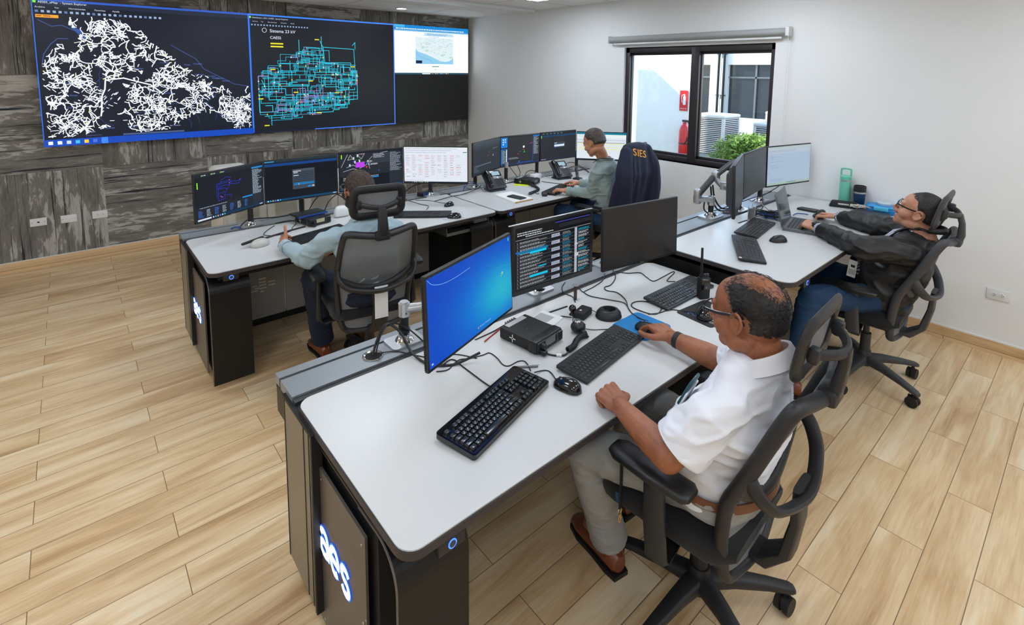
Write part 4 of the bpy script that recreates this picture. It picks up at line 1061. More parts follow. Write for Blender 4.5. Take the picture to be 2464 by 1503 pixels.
def d_win7(c, rn):           # A1: bright blue desktop wallpaper
    N, K = 44, 28
    for j in range(K):
        for i in range(N):
            u, v = (i + 0.5) / N, (j + 0.5) / K
            g = math.exp(-(((u - 0.86) / 0.30) ** 2 + ((v - 0.36) / 0.34) ** 2)); g2 = math.exp(-(((u - 0.74) / 0.5) ** 2 + ((v - 0.36) / 0.5) ** 2))
            base = np.array((0, 66, 190)); mid = np.array((0, 122, 214)); hi = np.array((34, 178, 204))
            col = base + (mid - base) * g2 * 1.0; col = col + (hi - col) * g * 0.95
            c.poly([(i / N, j / K), ((i + 1) / N, j / K), ((i + 1) / N, (j + 1) / K), (i / N, (j + 1) / K)], tuple(float(max(0, min(255, x))) for x in col), -0.0002)
    zz = c._z()
    def curve(p, wd, rgb):
        q = catmull([Vector((a, b, 0)) for a, b in p], 8)
        for a, b in zip(q, q[1:]): c.line((a.x, a.y), (b.x, b.y), wd, rgb, zz)
    curve([(0.01, 0.985), (0.06, 0.91), (0.16, 0.86), (0.3, 0.85), (0.46, 0.87)], 0.0012, (150, 205, 245)); curve([(0.3, 0.80), (0.5, 0.75), (0.75, 0.78)], 0.0008, (40, 130, 220))
    curve([(0.45, 0.36), (0.7, 0.40), (0.9, 0.52), (1.0, 0.50)], 0.0008, (60, 170, 190)); curve([(0.7, 0.30), (0.85, 0.34), (1.0, 0.18)], 0.0009, (80, 190, 120)); curve([(0.72, 0.62), (0.85, 0.66), (1.0, 0.60)], 0.0008, (70, 180, 120)); curve([(0.5, 0.12), (0.75, 0.2), (0.95, 0.18)], 0.0006, (60, 170, 190))
    for u, v in ((0.855, 0.55), (0.862, 0.535), (0.85, 0.52), (0.868, 0.56), (0.87, 0.55)): c.rect(u, v, u + 0.012, v + 0.016, (130, 200, 60) if u < 0.866 else (190, 210, 230))
    c.rect(0.965, 0.94, 0.975, 0.985, (120, 230, 40)); c.text('Windows 7 Professional', 0.55, 0.055, 0.008, (170, 205, 235)); c.rect(0.53, 0.05, 0.542, 0.068, (230, 130, 60)); c.rect(0.02, 0.03, 0.036, 0.05, (190, 215, 240))
def d_listing(c, rn):        # A2: dark listing with cyan bars
    c.rect(0, 0, 1, 1, (18, 20, 24)); c.rect(0, 0.82, 1, 1, (12, 12, 14)); c.rect(0.55, 0.86, 1, 0.93, (34, 36, 40)); c.rect(0.5, 0.955, 0.99, 0.966, (70, 80, 190)); c.rect(0.0, 0.80, 1, 0.815, (110, 114, 122))
    c.scribble(0.02, 0.86, 0.4, 0.93, 2, (190, 194, 200), rn, 0.9); c.scribble(0.12, 0.83, 0.5, 0.86, 1, (210, 214, 218), rn, 1)
    for k in range(13):
        v = 0.755 - k * 0.058; c.rect(0.01, v - 0.028, 0.99, v - 0.0255, (130, 134, 140))
        c.scribble(0.05, v - 0.015, 0.40, v + 0.018, 2, (200, 204, 208), rn, 0.95, 0.42); c.rect(0.015, v - 0.018, 0.03, v + 0.018, (90, 94, 100))
        if k % 2 == 0: c.rect(0.45, v - 0.03, 0.56, v + 0.024, (178, 184, 206)); c.scribble(0.46, v - 0.02, 0.57, v + 0.014, 3, (36, 38, 44), rn, 1, 0.55)
        c.scribble(0.60, v - 0.02, 0.74, v + 0.022, 3, (28, 138, 176) if k % 2 else (150, 156, 164), rn, 1, 0.5); c.scribble(0.82, v - 0.02, 0.99, v + 0.02, 2, (200, 204, 208) if k % 3 else (30, 170, 200), rn, 0.7, 0.5)
    c.rect(0.765, 0.02, 0.80, 0.80, (170, 176, 186)); c.rect(0.765, 0.3, 0.82, 0.36, (190, 196, 204)); c.rect(0.765, 0.5, 0.81, 0.53, (190, 196, 204))
    c.rect(0.02, 0.58, 0.40, 0.625, (14, 112, 160)); c.rect(0.17, 0.55, 0.38, 0.585, (10, 200, 235)); c.rect(0.17, 0.165, 0.40, 0.20, (10, 196, 235)); c.rect(0.28, 0.30, 0.38, 0.325, (14, 160, 200)); c.rect(0.0, 0.60, 0.015, 0.63, (40, 90, 230))
    c.rect(0.83, 0.02, 0.845, 0.035, (60, 190, 235))
def d_off(c, rn): c.rect(0, 0, 1, 1, (14, 15, 16))
def d_doc(c, rn):            # D2: pale document window
    c.rect(0, 0, 1, 1, (166, 186, 208)); c.rect(0, 0.93, 1, 1, (176, 192, 196)); c.rect(0, 0.82, 1, 0.93, (178, 192, 208)); c.scribble(0.02, 0.85, 0.98, 0.91, 2, (140, 154, 172), rn, 1, 0.3); c.rect(0, 0.0, 1, 0.06, (160, 182, 170))
    for v, L in ((0.76, 0.12), (0.73, 0.3), (0.70, 0.1), (0.68, 0.08), (0.60, 0.36), (0.50, 0.15), (0.45, 0.25), (0.14, 0.5), (0.10, 0.3)): c.scribble(0.06, v, 0.06 + L, v + 0.016, 1, (130, 144, 164), rn, 1, 0.5)
    for k in range(12): c.rect(0.02, 0.3 + k * 0.04, 0.03, 0.31 + k * 0.04, (126, 142, 164))
    c.rect(0.45, 0.03, 0.66, 0.05, (120, 140, 140))

gB = None
monitor(-3.871, -2.608, 1.057, 27.9, 0, 'leftmost far monitor, dark screen with a blue line drawing and side list', d_gis)
monitor(-3.364, -2.511, 1.063, -1.3, 0, 'far left desk monitor, dark screen with a grey dialog box in the middle', d_dialog)
monitor(-2.817, -2.547, 1.073, -5.0, 0, 'far monitor showing a dark street map with a purple block, behind the seated man', d_map)
monitor(-2.373, -2.807, 1.093, -41.4, -3, 'far monitor with a white spreadsheet with red entries', d_sheet)
monitor(-1.625, -2.55, 1.058, 22.8, 0, 'nearly blank dark grey monitor, leftmost on the corner desk', d_darkmap)
monitor(-1.094, -2.439, 1.057, -0.9, 0, 'corner desk monitor with a bright blue side strip and a green marker', d_blue_side)
monitor(-0.5, -2.416, 1.052, -3.7, 0, 'corner desk monitor, dark with a small pop-up window in the middle', d_small_dialog)
monitor(-0.285, -2.85, 1.07, -50.0, -4, 'white spreadsheet monitor behind the head of the man in the corner', d_sheet2)
monitor(-3.597, -4.993, 1.072, 19.0, 2.5, 'large near monitor with a bright blue desktop wallpaper', d_win7, vents=True, bez=(0.006, 0.008, 0.01, 0.012))
A2 = monitor(-2.857, -4.681, 0.985, -3.1, 0.8, 'near monitor with a thick black bezel showing a dark listing with cyan bars', d_listing, h=0.345, bez=(0.014, 0.02, 0.014, 0.024))
monitor(-2.434, -4.897, 1.047, -9.1, 1.7, 'switched off black monitor with a bare screen on the near desk', d_off, scr=screen_mat('dark_display', 0.6, 0.5))
monitor(-1.49, -4.955, 1.185, 20.5, 2.0, 'switched off monitor seen nearly edge on, leftmost on the raised desk', d_off, back=0.045, w=0.53, scr=MATS.get('x') or screen_mat('dark_display_2', 0.6, 0.5))
monitor(-0.883, -4.783, 1.166, 8.4, 2.0, 'dark grey switched off monitor in the middle of the raised desk', d_off, scr=screen_mat('dark_display_3', 0.6, 0.5))
monitor(-0.328, -4.802, 1.157, -13.2, 1.6, 'monitor with a pale blue document window, rightmost on the raised desk', d_doc)
# metal strip on top of the listing monitor
MB().rbox((-0.01, 0.010, 0.1745), (0.56, 0.012, 0.005), 0.002, seg=1).build('top_trim', M_silver, A2)

def arm(bx, by, z, tx, ty, tz, label, pole=0.15, elbow=None, style='silver', head=True, group=None, yaw=0.0):
    """desk base, black pole, silver arm reaching to the back of a monitor"""
    t = thing('monitor_arm', label, 'monitor arm', (bx, by, z), group=group)
    MB().prism(rpoly(-0.075, -0.055, 0.075, 0.055, 0.018), 0, 0.009, M=Matrix.Rotation(yaw, 4, 'Z')).build('base_plate', M_silver, t)
    MB().lathe([(0.04, 0.009), (0.034, 0.018), (0.026, 0.024), (0.024, 0.036), (0, 0.036)], n=24).build('collar', M_chrome, t)
    MB().cyl((0, 0, 0.03), (0, 0, pole), 0.0185, n=24).build('pole', M_black, t)
    jt = MB(); jt.cyl((0, 0, pole), (0, 0, pole + 0.055), 0.024, n=24); jt.cyl((0, 0, pole + 0.055), (0, 0, pole + 0.062), 0.018, n=20)
    jt.build('joint', M_silver, t)
    d = Vector((tx - bx, ty - by, tz - z))
    e = Vector(elbow) - Vector((bx, by, z)) if elbow else Vector((d.x * 0.5, d.y * 0.5 + 0.07, pole + 0.035))
    a0 = Vector((0, 0, pole + 0.03))
    l1 = MB(); l1.tube([a0, e], [0.021, 0.017], 12, flat=0.9, smooth_pts=0); l1.cyl(e + Vector((0, 0, -0.025)), e + Vector((0, 0, 0.03)), 0.021, n=20); l1.build('lower_link', M_silver, t)
    if head:
        l2 = MB(); l2.tube([e + Vector((0, 0, 0.03)), d + Vector((0, 0.0, 0))], [0.019, 0.016], 12, flat=1.1, smooth_pts=0); l2.build('upper_link', M_dgrey if style == 'dark' else M_silver, t)
    return t
DT = 0.74
AL = 'silver monitor arm '
arm(-3.655, -4.575, DT, -3.62, -4.93, 1.06, AL + 'with a black pole behind the blue wallpaper monitor', pole=0.115, elbow=(-3.50, -4.66, 0.895))
arm(-2.86, -4.56, DT, -2.85, -4.62, 1.0, AL + 'hidden mostly behind the dark listing monitor', pole=0.10, elbow=(-2.90, -4.54, 0.93))
arm(-2.30, -4.56, DT, -2.42, -4.83, 1.05, AL + 'behind the switched off near monitor', pole=0.12, elbow=(-2.28, -4.66, 0.95))
arm(-3.713, -2.41, DT, -3.85, -2.55, 1.05, AL + 'under the leftmost far monitor', pole=0.13)
arm(-3.335, -2.375, DT, -3.364, -2.45, 1.05, AL + 'under the far monitor showing a dialog box', pole=0.17)
arm(-2.80, -2.37, DT, -2.817, -2.49, 1.05, AL + 'behind the far street map monitor', pole=0.13)
arm(-2.20, -2.44, DT, -2.33, -2.76, 1.08, AL + 'behind the red and white spreadsheet monitor', pole=0.16)
arm(-1.69, -2.44, DT, -1.62, -2.49, 1.05, AL + 'behind the near blank monitor and its desk phone', pole=0.16)
arm(-1.286, -2.43, DT, -1.12, -2.38, 1.05, AL + 'below the corner desk monitor with the blue side strip', pole=0.15)
arm(-0.79, -2.37, DT, -0.52, -2.36, 1.05, AL + 'in the middle of the corner desk by a white adapter', pole=0.17)
arm(-0.20, -2.42, DT, -0.25, -2.80, 1.07, AL + 'behind the corner spreadsheet monitor', pole=0.16)
arm(-0.45, -4.64, 0.85, -0.34, -4.75, 1.14, AL + 'under the pale document monitor on the raised desk', pole=0.15)
arm(-0.86, -4.665, 0.85, -0.88, -4.73, 1.15, AL + 'under the dark middle monitor on the raised desk', pole=0.13)
# the long folding arm holding the edge-on monitor
t = thing('monitor_arm', 'long folding monitor arm with dark upper links holding the edge-on monitor', 'monitor arm', (-1.216, -4.63, 0.85))
MB().prism(rpoly(-0.085, -0.06, 0.085, 0.06, 0.02), 0, 0.012).build('base_plate', M_silver, t)
MB().lathe([(0.045, 0.012), (0.038, 0.022), (0.028, 0.03), (0.026, 0.042), (0, 0.042)], n=24).build('collar', M_chrome, t)
MB().cyl((0, 0, 0.03), (0, 0, 0.12), 0.019, n=24).build('pole', M_black, t)
j_ = MB(); j_.cyl((0, 0, 0.09), (0, 0, 0.155), 0.025, n=24); j_.rbox((-0.045, 0.03, 0.135), (0.12, 0.055, 0.04), 0.012, rot=R(-35)); j_.rbox((-0.085, 0.06, 0.155), (0.05, 0.05, 0.11), 0.015); j_.build('lower_link', M_silver, t)
MB().tube([(-0.085, 0.055, 0.17), (0.03, -0.0, 0.30)], 0.027, 10, smooth_pts=0, flat=0.7).build('middle_link', M_dgrey, t)
k_ = MB(); k_.rbox((0.035, -0.005, 0.295), (0.055, 0.05, 0.075), 0.012); k_.tube([(0.04, -0.01, 0.27), (-0.06, -0.10, 0.26), (-0.18, -0.24, 0.27)], 0.018, 10, flat=1.3, smooth_pts=0); k_.cyl((-0.09, -0.13, 0.24), (-0.09, -0.13, 0.29), 0.024, n=20); k_.build('tilt_joint', M_silver, t)
MB().tube([(0.04, -0.01, 0.31), (0.17, -0.07, 0.40)], 0.026, 10, smooth_pts=0, flat=0.7).build('upper_link', M_dgrey, t)

# ------------------------------------------------------------------ keyboards and mice
M_key = P('black_key', (30, 31, 34), 0.34); M_keyg = P('shiny_black_key', (26, 27, 31), 0.22, coat=0.15); M_leg = P('key_legend', (214, 218, 224), 0.6); M_legb = P('blue_key_legend', (60, 150, 220), 0.6)
def key_layout():
    ks = []
    u = 0.019
    def row(y, x, items, dep=1.0):
        for lab, w_ in items:
            if lab is not None: ks.append((x + w_ / 2, y, w_, dep, lab))
            x += w_
    row(5.35, 0, [('Esc', 1), (None, 1)] + [('F%d' % i, 1) for i in range(1, 5)] + [(None, .5)] + [('F%d' % i, 1) for i in range(5, 9)] + [(None, .5)] + [('F%d' % i, 1) for i in range(9, 13)] + [(None, .4), ('Prt', 1), ('Scr', 1), ('Pau', 1)])
    row(4, 0, [(c, 1) for c in '`1234567890-='] + [('<-', 2), (None, .4), ('Ins', 1), ('Hom', 1), ('PgU', 1), (None, .4), ('Num', 1), ('/', 1), ('*', 1), ('-', 1)])
    row(3, 0, [('Tab', 1.5)] + [(c, 1) for c in 'QWERTYUIOP[]'] + [('\\', 1.5), (None, .4), ('Del', 1), ('End', 1), ('PgD', 1), (None, .4), ('7', 1), ('8', 1), ('9', 1)])
    row(2, 0, [('Caps', 1.75)] + [(c, 1) for c in "ASDFGHJKL;'"] + [('Enter', 2.25), (None, 3.8), ('4', 1), ('5', 1), ('6', 1)])
    row(1, 0, [('Shift', 2.25)] + [(c, 1) for c in 'ZXCVBNM,./'] + [('Shift', 2.75), (None, 1.4), ('^', 1), (None, 1.4), ('1', 1), ('2', 1), ('3', 1)])
    row(0, 0, [('Ctrl', 1.25), ('Win', 1.25), ('Alt', 1.25), ('', 6.25), ('Alt', 1.25), ('Win', 1.25), ('Fn', 1.25), ('Ctrl', 1.25), (None, .4), ('<', 1), ('v', 1), ('>', 1), (None, .4), ('0', 2), ('.', 1)])
    ks.append((22.3, 2.5, 1, 2, '+')); ks.append((22.3, 0.5, 1, 2, 'Ent'))
    return ks
KEYS = key_layout()
_KM = {}
def key_mesh(style, w_, d_, lab):
    k = (style, round(w_, 2), d_, lab)
    if k not in _KM:
        u = 0.0188; mb = MB()
        if style == 'tall': mb.rbox((0, 0, 0.0045), (w_ * u - 0.0012, d_ * u - 0.0012, 0.009), 0.0016, taper=0.8 if w_ < 2 else 0.93, seg=2)
        else: mb.rbox((0, 0, 0.0016), (w_ * u - 0.0034, d_ * u - 0.0034, 0.0036), 0.0011, seg=1, taper=0.96)
        z = 0.0092 if style == 'tall' else 0.0036
        if lab:
            n = len(lab); text_mb(mb, lab, (0.0062 if n == 1 else 0.0036) * (0.95 if style == 'tall' else 0.85), Matrix.Translation((-w_ * u * 0.5 + 0.0075 if w_ > 1.2 else 0.0, -0.0016 + (0.002 if n > 1 else 0.0), z)), 1)
        _KM[k] = mb.mesh('key', [M_keyg if style == 'tall' else M_key, M_leg if not (lab.startswith('F') and style != 'tall' and len(lab) > 1) else M_legb])
    return _KM[k]
def keyboard(x, y, z, yaw, label, style='slim', individual=True, tilt=3.5, extra=False):
    t = thing('keyboard', label, 'keyboard', (x, y, z), rotz=R(yaw))
    u = 0.0188; W_ = 22.8 * u + (0.022 if style == 'tall' else 0.012); D_ = 6.4 * u + (0.036 if style == 'tall' else 0.022)
    hgt = 0.016 if style == 'tall' else 0.010
    A = Matrix.Translation((0, -D_ / 2, 0.002)) @ Matrix.Rotation(R(tilt), 4, 'X') @ Matrix.Translation((0, D_ / 2, 0))
    b = MB(); b.prism(rpoly(-W_ / 2, -D_ / 2, W_ / 2, D_ / 2, 0.012 if style == 'tall' else 0.004), 0, hgt, M=A, smooth=True)
    if style == 'tall': b.prism(rpoly(-W_ / 2 + 0.004, -D_ / 2 + 0.004, W_ / 2 - 0.004, D_ / 2 - 0.004, 0.010), hgt, hgt + 0.002, M=A, smooth=True)
    b.build('case', M_gloss if style == 'tall' else M_black, t)
    ft = MB()
    for sx in (-1, 1): ft.rbox((sx * W_ * 0.4, D_ / 2 - 0.012, 0.005), (0.03, 0.012, 0.010), 0.002)
    ft.build('foot', M_black2, t)
    x0 = -22.8 * u / 2; y0 = -D_ / 2 + (0.014 if style == 'tall' else 0.007) + u / 2; zt = hgt + (0.0015 if style == 'tall' else -0.001)
    if individual:
        for kx, ky, kw, kd, lab in KEYS:
            o = link('key', key_mesh(style, kw, kd, lab), t)
            o.matrix_local = A @ Matrix.Translation((x0 + kx * u, y0 + ky * u, zt))
    else:
        f = MB()
        for kx, ky, kw, kd, lab in KEYS:
            f.rbox((x0 + kx * u, y0 + ky * u, zt + 0.002), (kw * u - 0.0035, kd * u - 0.0035, 0.005), 0.001, seg=1, M=A)
        f.build('key_field', M_key, t)
    if style == 'tall':
        lg = MB(); lg.tube([(0.19 + 0.009 * math.cos(i * PI / 8), D_ / 2 - 0.014 + 0.009 * math.sin(i * PI / 8), hgt + 0.0022) for i in range(16)], 0.0006, 5, closed=True, smooth_pts=0, M=A); lg.build('round_emblem', M_dgrey, t)
    if extra:
        st = MB().box((-0.205, D_ / 2 - 0.012, hgt + 0.0008), (0.018, 0.016, 0.0006), M=A); st.build('sticker', M_paper, t)
    return t
K1 = keyboard(-3.640, -5.178, DT, 15.8, 'glossy thick black keyboard with raised keys, nearest the front desk corner', 'tall')
K2 = keyboard(-3.086, -5.176, DT, 8.0, 'slim black keyboard with blue function marks beside the blue mouse pad', 'slim')
K3 = keyboard(-2.327, -5.066, DT, 0.0, 'slim black keyboard behind the walkie talkie at the near desk right end', 'slim', tilt=5)
K4 = keyboard(-1.25, -4.965, 0.85, 9.0, 'black keyboard on the raised desk beside the laptop and cable tangle', 'slim')
K5 = keyboard(-1.700, -5.122, 0.85, 31.0, 'slanted black keyboard with a white sticker at the raised desk left end', 'slim', extra=True)
keyboard(-3.42, -2.955, DT, 14.0, 'black keyboard under the right arm of the bearded man', 'slim', False)
keyboard(-2.60, -2.975, DT, -37.0, 'black keyboard lying right of the mesh chair on the far left desk', 'slim', False)
keyboard(-1.135, -3.035, DT, 19.0, 'black keyboard under the hands of the man in the corner', 'slim', False)

def mouse(x, y, z, yaw, label, mat=None, vertical=False, s=1.0, brand=False):
    t = thing('computer_mouse', label, 'mouse', (x, y, z), rotz=R(yaw))
    mat = mat or M_gloss
    if not vertical:
        b = MB(); K = 14; secs = []
        for i in range(K + 1):
            q = -1 + 2 * i / K; yy = q * 0.056 * s
            w_ = 0.031 * s * (1 - abs(q) ** 3.2) ** 0.5 * (1.0 - 0.10 * q) ; h_ = 0.037 * s * (1 - abs(q) ** 2.6) ** 0.6 * (1 - 0.18 * q - 0.02)
            secs.append((yy, max(w_, 0.002), max(h_, 0.004)))
        vs = []; n = 18
        for yy, w_, h_ in secs:
            for k in range(n):
                a = 2 * PI * k / n; zz_ = math.sin(a)
                vs.append((w_ * math.cos(a) * (1.0 if zz_ < 0.2 else 1 - 0.12 * zz_), yy, (h_ * zz_ if zz_ > 0 else 0.0) * 0.98 + 0.001 + (0.004 * (1 + math.cos(a) * 0) if zz_ >= -0.01 else 0)))
        fs = [(j * n + i, j * n + (i + 1) % n, (j + 1) * n + (i + 1) % n, (j + 1) * n + i) for j in range(K) for i in range(n)] + [tuple(range(n))[::-1], tuple(range(K * n, K * n + n))]
        b.add(vs, fs, 0, True); b.build('shell', mat, t)
        MB().cyl((-0.003 * s, 0.028 * s, 0.030 * s), (0.003 * s, 0.028 * s, 0.030 * s), 0.0075 * s, n=18).build('scroll_wheel', M_dgrey, t)
        g = MB(); g.tube([(0, 0.052 * s, 0.014 * s), (0, 0.04 * s, 0.0275 * s), (0, 0.01 * s, 0.0395 * s)], 0.0006, 5, smooth_pts=4); g.build('button_gap', M_black2, t)
        if brand:
            l_ = MB(); text_mb(l_, 'DELL', 0.008 * s, Matrix.Translation((0, -0.018 * s, 0.0425 * s))); l_.build('logo', M_dgrey, t)
    else:
        b = MB()
        b.ell((0, 0, 0.018), (0.036, 0.058, 0.02), n=24, m=12, zmin=-0.85); b.ell((-0.006, -0.002, 0.036), (0.022, 0.05, 0.032), n=24, m=14, rot=Matrix.Rotation(R(-18), 3, 'Y'))
        b.build('shell', mat, t)
        MB().tube([(-0.032, 0.04, 0.02), (-0.036, 0.0, 0.028), (-0.03, -0.045, 0.018)], 0.0014, 6).build('accent_line', glow('mouse_blue_glow', (70, 130, 230), 0.8), t)
        MB().cyl((0.004, 0.03, 0.052), (0.01, 0.03, 0.05), 0.008, n=16).build('scroll_wheel', M_dgrey, t)
    return t
mouse(-3.365, -5.245, DT, 18, 'shiny black mouse between the two near keyboards', brand=True)
MA2 = mouse(-2.790, -5.185, DT + 0.003, 10, 'black mouse under the right hand of the man in the white shirt', M_black, brand=False)
mouse(-2.46, -5.275, DT + 0.003, -60, 'shiny black contoured mouse on the black lettered mouse pad', vertical=False, s=1.12)
mouse(-1.395, -5.17, 0.85, 60, 'plain black mouse in the middle of the raised desk', M_black)
mouse(-0.625, -5.14, 0.85, 78, 'dark vertical mouse with a blue line under the reclining man\'s right hand', M_black, vertical=True)
mouse(-2.277, -2.857, DT, 100, 'small black mouse upper of two on the far left desk', s=0.9)
mouse(-2.447, -3.185, DT + 0.003, 60, 'dark blue black mouse on a grey pad by the desk seam')

def slab(name, label, cat, pts, z, th, mat, r=0.012, logo=None, bevel=True):
    """flat thing with the given outline (world points); pts ordered around"""
    c = sum((Vector((p[0], p[1], 0)) for p in pts), Vector()) / len(pts)
    t = thing(name, label, cat, (c.x, c.y, z))
    q = []
    n = len(pts)
    for i in range(n):
        p = Vector((pts[i][0], pts[i][1], 0)) - c; a = Vector((pts[i - 1][0], pts[i - 1][1], 0)) - c; b = Vector((pts[(i + 1) % n][0], pts[(i + 1) % n][1], 0)) - c
        da = (a - p).normalized() * r; db = (b - p).normalized() * r
        for k in range(6):
            s_ = k / 5; v = (p + da) * (1 - s_) ** 2 + p * 2 * s_ * (1 - s_) + (p + db) * s_ ** 2; q.append((v.x, v.y))
    ar = sum(q[i][0] * q[(i + 1) % len(q)][1] - q[(i + 1) % len(q)][0] * q[i][1] for i in range(len(q)))
    if ar < 0: q = q[::-1]
    MB().prism(q, 0, th, smooth=True).build('body', mat, t)
    return t
slab('mouse_pad', 'bright blue mouse pad under the right hand of the nearest man', 'mouse pad', [(-2.875, -5.05), (-2.665, -5.045), (-2.66, -5.235), (-2.87, -5.235)], DT, 0.003, P('blue_pad', (14, 118, 184), 0.7, var=0.25, vscale=16), 0.03)
t = slab('mouse_pad', 'black mouse pad printed with small white letters and a blue squiggle', 'mouse pad', [(-2.54, -5.355), (-2.30, -5.375), (-2.29, -5.185), (-2.525, -5.165)], DT, 0.003, P('black_pad', (34, 33, 36), 0.75), 0.02)
M = Matrix.Translation((-0.055, -0.055, 0.0034)) @ Matrix.Rotation(R(-4), 4, 'Z')
l_ = MB(); logo_strokes(l_, M @ Matrix.Rotation(R(180), 4, 'Z') @ Matrix.Scale(1, 4), 0.026, 0.003); l_.build('lettering', M_paper, t)
MB().tube([(-0.088, 0.05, 0.0034), (-0.075, 0.06, 0.0034), (-0.066, 0.045, 0.0034), (-0.08, 0.03, 0.0034), (-0.07, 0.015, 0.0034), (-0.055, 0.025, 0.0034)], 0.0014, 5, flat=0.3).build('squiggle', M_legb, t)
slab('mouse_pad', 'thin pale grey mouse pad beside the far keyboard', 'mouse pad', [(-2.45, -3.03), (-2.30, -3.09), (-2.38, -3.235), (-2.55, -3.18)], DT, 0.003, P('grey_pad', (190, 192, 198), 0.7), 0.01)
# ------------------------------------------------------------------ radios, chargers, phones and other desk things
def radio(x, y, z, yaw, label, s=1.0, sticker=True, lcd=(96, 104, 110)):
    """mobile two-way radio; front face towards local +X end"""
    t = thing('two_way_radio', label, 'radio', (x, y, z), rotz=R(yaw))
    MB().rbox((-0.012, 0, 0.027), (0.165, 0.17, 0.048), 0.006).build('body', M_black2, t)
    f = MB(); f.rbox((0.088, 0, 0.028), (0.045, 0.178, 0.054), 0.008); f.rbox((0.112, 0, 0.028), (0.012, 0.168, 0.044), 0.005)
    fp = f.build('front_panel', M_black, t)
    MB().box((0.1185, -0.005, 0.036), (0.0014, 0.066, 0.027)).build('display', P('radio_lcd_%d' % lcd[0], lcd, 0.25), fp)
    k = MB()
    for i in range(3): k.rbox((0.119, 0.042, 0.045 - i * 0.011), (0.004, 0.010, 0.007), 0.001, seg=1)
    for i in range(5): k.rbox((0.119, -0.03 + i * 0.015, 0.013), (0.004, 0.009, 0.006), 0.001, seg=1)
    k.build('button', M_dgrey, fp)
    g = MB()
    for i in range(6): g.rbox((0.1188, 0.068, 0.044 - i * 0.006), (0.002, 0.026, 0.0025), 0.0005, seg=1)
    g.build('speaker_grille', M_black2, fp)
    kb = MB(); kb.cyl((0.112, -0.058, 0.034), (0.136, -0.058, 0.034), 0.0135, 0.0115, n=22); kb.build('knob', M_black, fp)
    mk = MB(); text_mb(mk, 'MOTOROLA', 0.0055, Matrix.Translation((0.1192, 0.068, 0.049)) @ Matrix(((0, 0, 1, 0), (1, 0, 0, 0), (0, 1, 0, 0), (0, 0, 0, 1)))); mk.build('lettering', M_paper, fp)
    # round emblem pressed in the lid
    c = MB(); c.tube([(-0.005 + 0.036 * math.cos(i * PI / 12), 0.03 * math.sin(i * PI / 12), 0.0513) for i in range(24)], 0.0009, 5, closed=True, smooth_pts=0)
    for sg in (-1, 1): c.tube([(0.010, sg * 0.024, 0.0513), (-0.003, sg * 0.012, 0.0513), (-0.022, sg * 0.0115, 0.0513), (-0.003, sg * 0.004, 0.0513), (0.012, 0.0, 0.0513)], 0.0012, 5, smooth_pts=0)
    c.build('emblem', M_black, t)
    if sticker:
        MB().box((-0.075, 0.0, 0.0516), (0.026, 0.12, 0.0006)).build('label', P('silver_label', (188, 188, 192), 0.35, metal=0.3), t)
    st = MB()      # small white four-armed mark on the side
    for a in range(4):
        q = R(a * 90); st.rbox((-0.02 + 0.011 * math.cos(q), -0.0862, 0.027 + 0.011 * math.sin(q)), (0.012 if a % 2 == 0 else 0.004, 0.001, 0.004 if a % 2 == 0 else 0.012), 0.0004, seg=1)
    st.tube([(-0.02 + 0.005 * math.cos(i * PI / 6), -0.0865, 0.027 + 0.005 * math.sin(i * PI / 6)) for i in range(12)], 0.0009, 5, closed=True, smooth_pts=0)
    st.build('mark', M_paper, t)
    fn = MB()
    for i in range(5): fn.box((-0.102, -0.03 + i * 0.014, 0.03), (0.02, 0.004, 0.036))
    fn.build('heat_fins', M_steel, t)
    pl = MB(); pl.rbox((0.13, -0.066, 0.014), (0.03, 0.022, 0.018), 0.004); pl.build('plug', M_black, t)
    return t
radio(-3.232, -4.895, DT, -82.0, 'black two-way radio box with a round emblem on its lid, on the near desk')
radio(-3.335, -2.60, DT, -78.0, 'black radio box under a blue-edged folder on the far left desk', sticker=False, lcd=(190, 184, 150))
radio(-1.16, -2.60, DT, -72.0, 'black radio box with yellow-green notes on the corner desk', sticker=True)
t = thing('folder', 'thin dark folder with a blue edge lying on the far left radio', 'folder', (-3.345, -2.555, DT + 0.054), rotz=R(8))
MB().rbox((0, 0, 0.006), (0.23, 0.15, 0.012), 0.003).build('cover', M_black, t); MB().rbox((0, -0.076, 0.006), (0.232, 0.008, 0.014), 0.003).build('blue_edge', P('blue_plastic', (26, 74, 160), 0.4), t)
slab('sticky_note_pad', 'bright yellow notes in front of the corner desk radio', 'notes', [(-1.33, -2.60), (-1.24, -2.72), (-1.20, -2.69), (-1.29, -2.57)], DT, 0.006, P('neon_yellow', (226, 240, 30), 0.7), 0.004)

def cable(pts, r, label, mat=None, name='cable', z=DT, group=None, raw=False, n=7):
    """pts: (x, y[, height above z]) ; one cord, top-level"""
    p = [Vector((q[0], q[1], z + r + (q[2] if len(q) > 2 else 0.0))) for q in pts]
    o = MB().tube(p, r, n, smooth_pts=7).build(name, mat or M_cable)
    return tag(o, label, 'cable', group)
def pc(pp, z=DT):      # traced from the survey photo on the level of the desk
    out = []
    for q in pp:
        v = on(q[0], q[1], z + (q[2] if len(q) > 2 else 0.0)); out.append((v.x, v.y, q[2] if len(q) > 2 else 0.0))
    return out

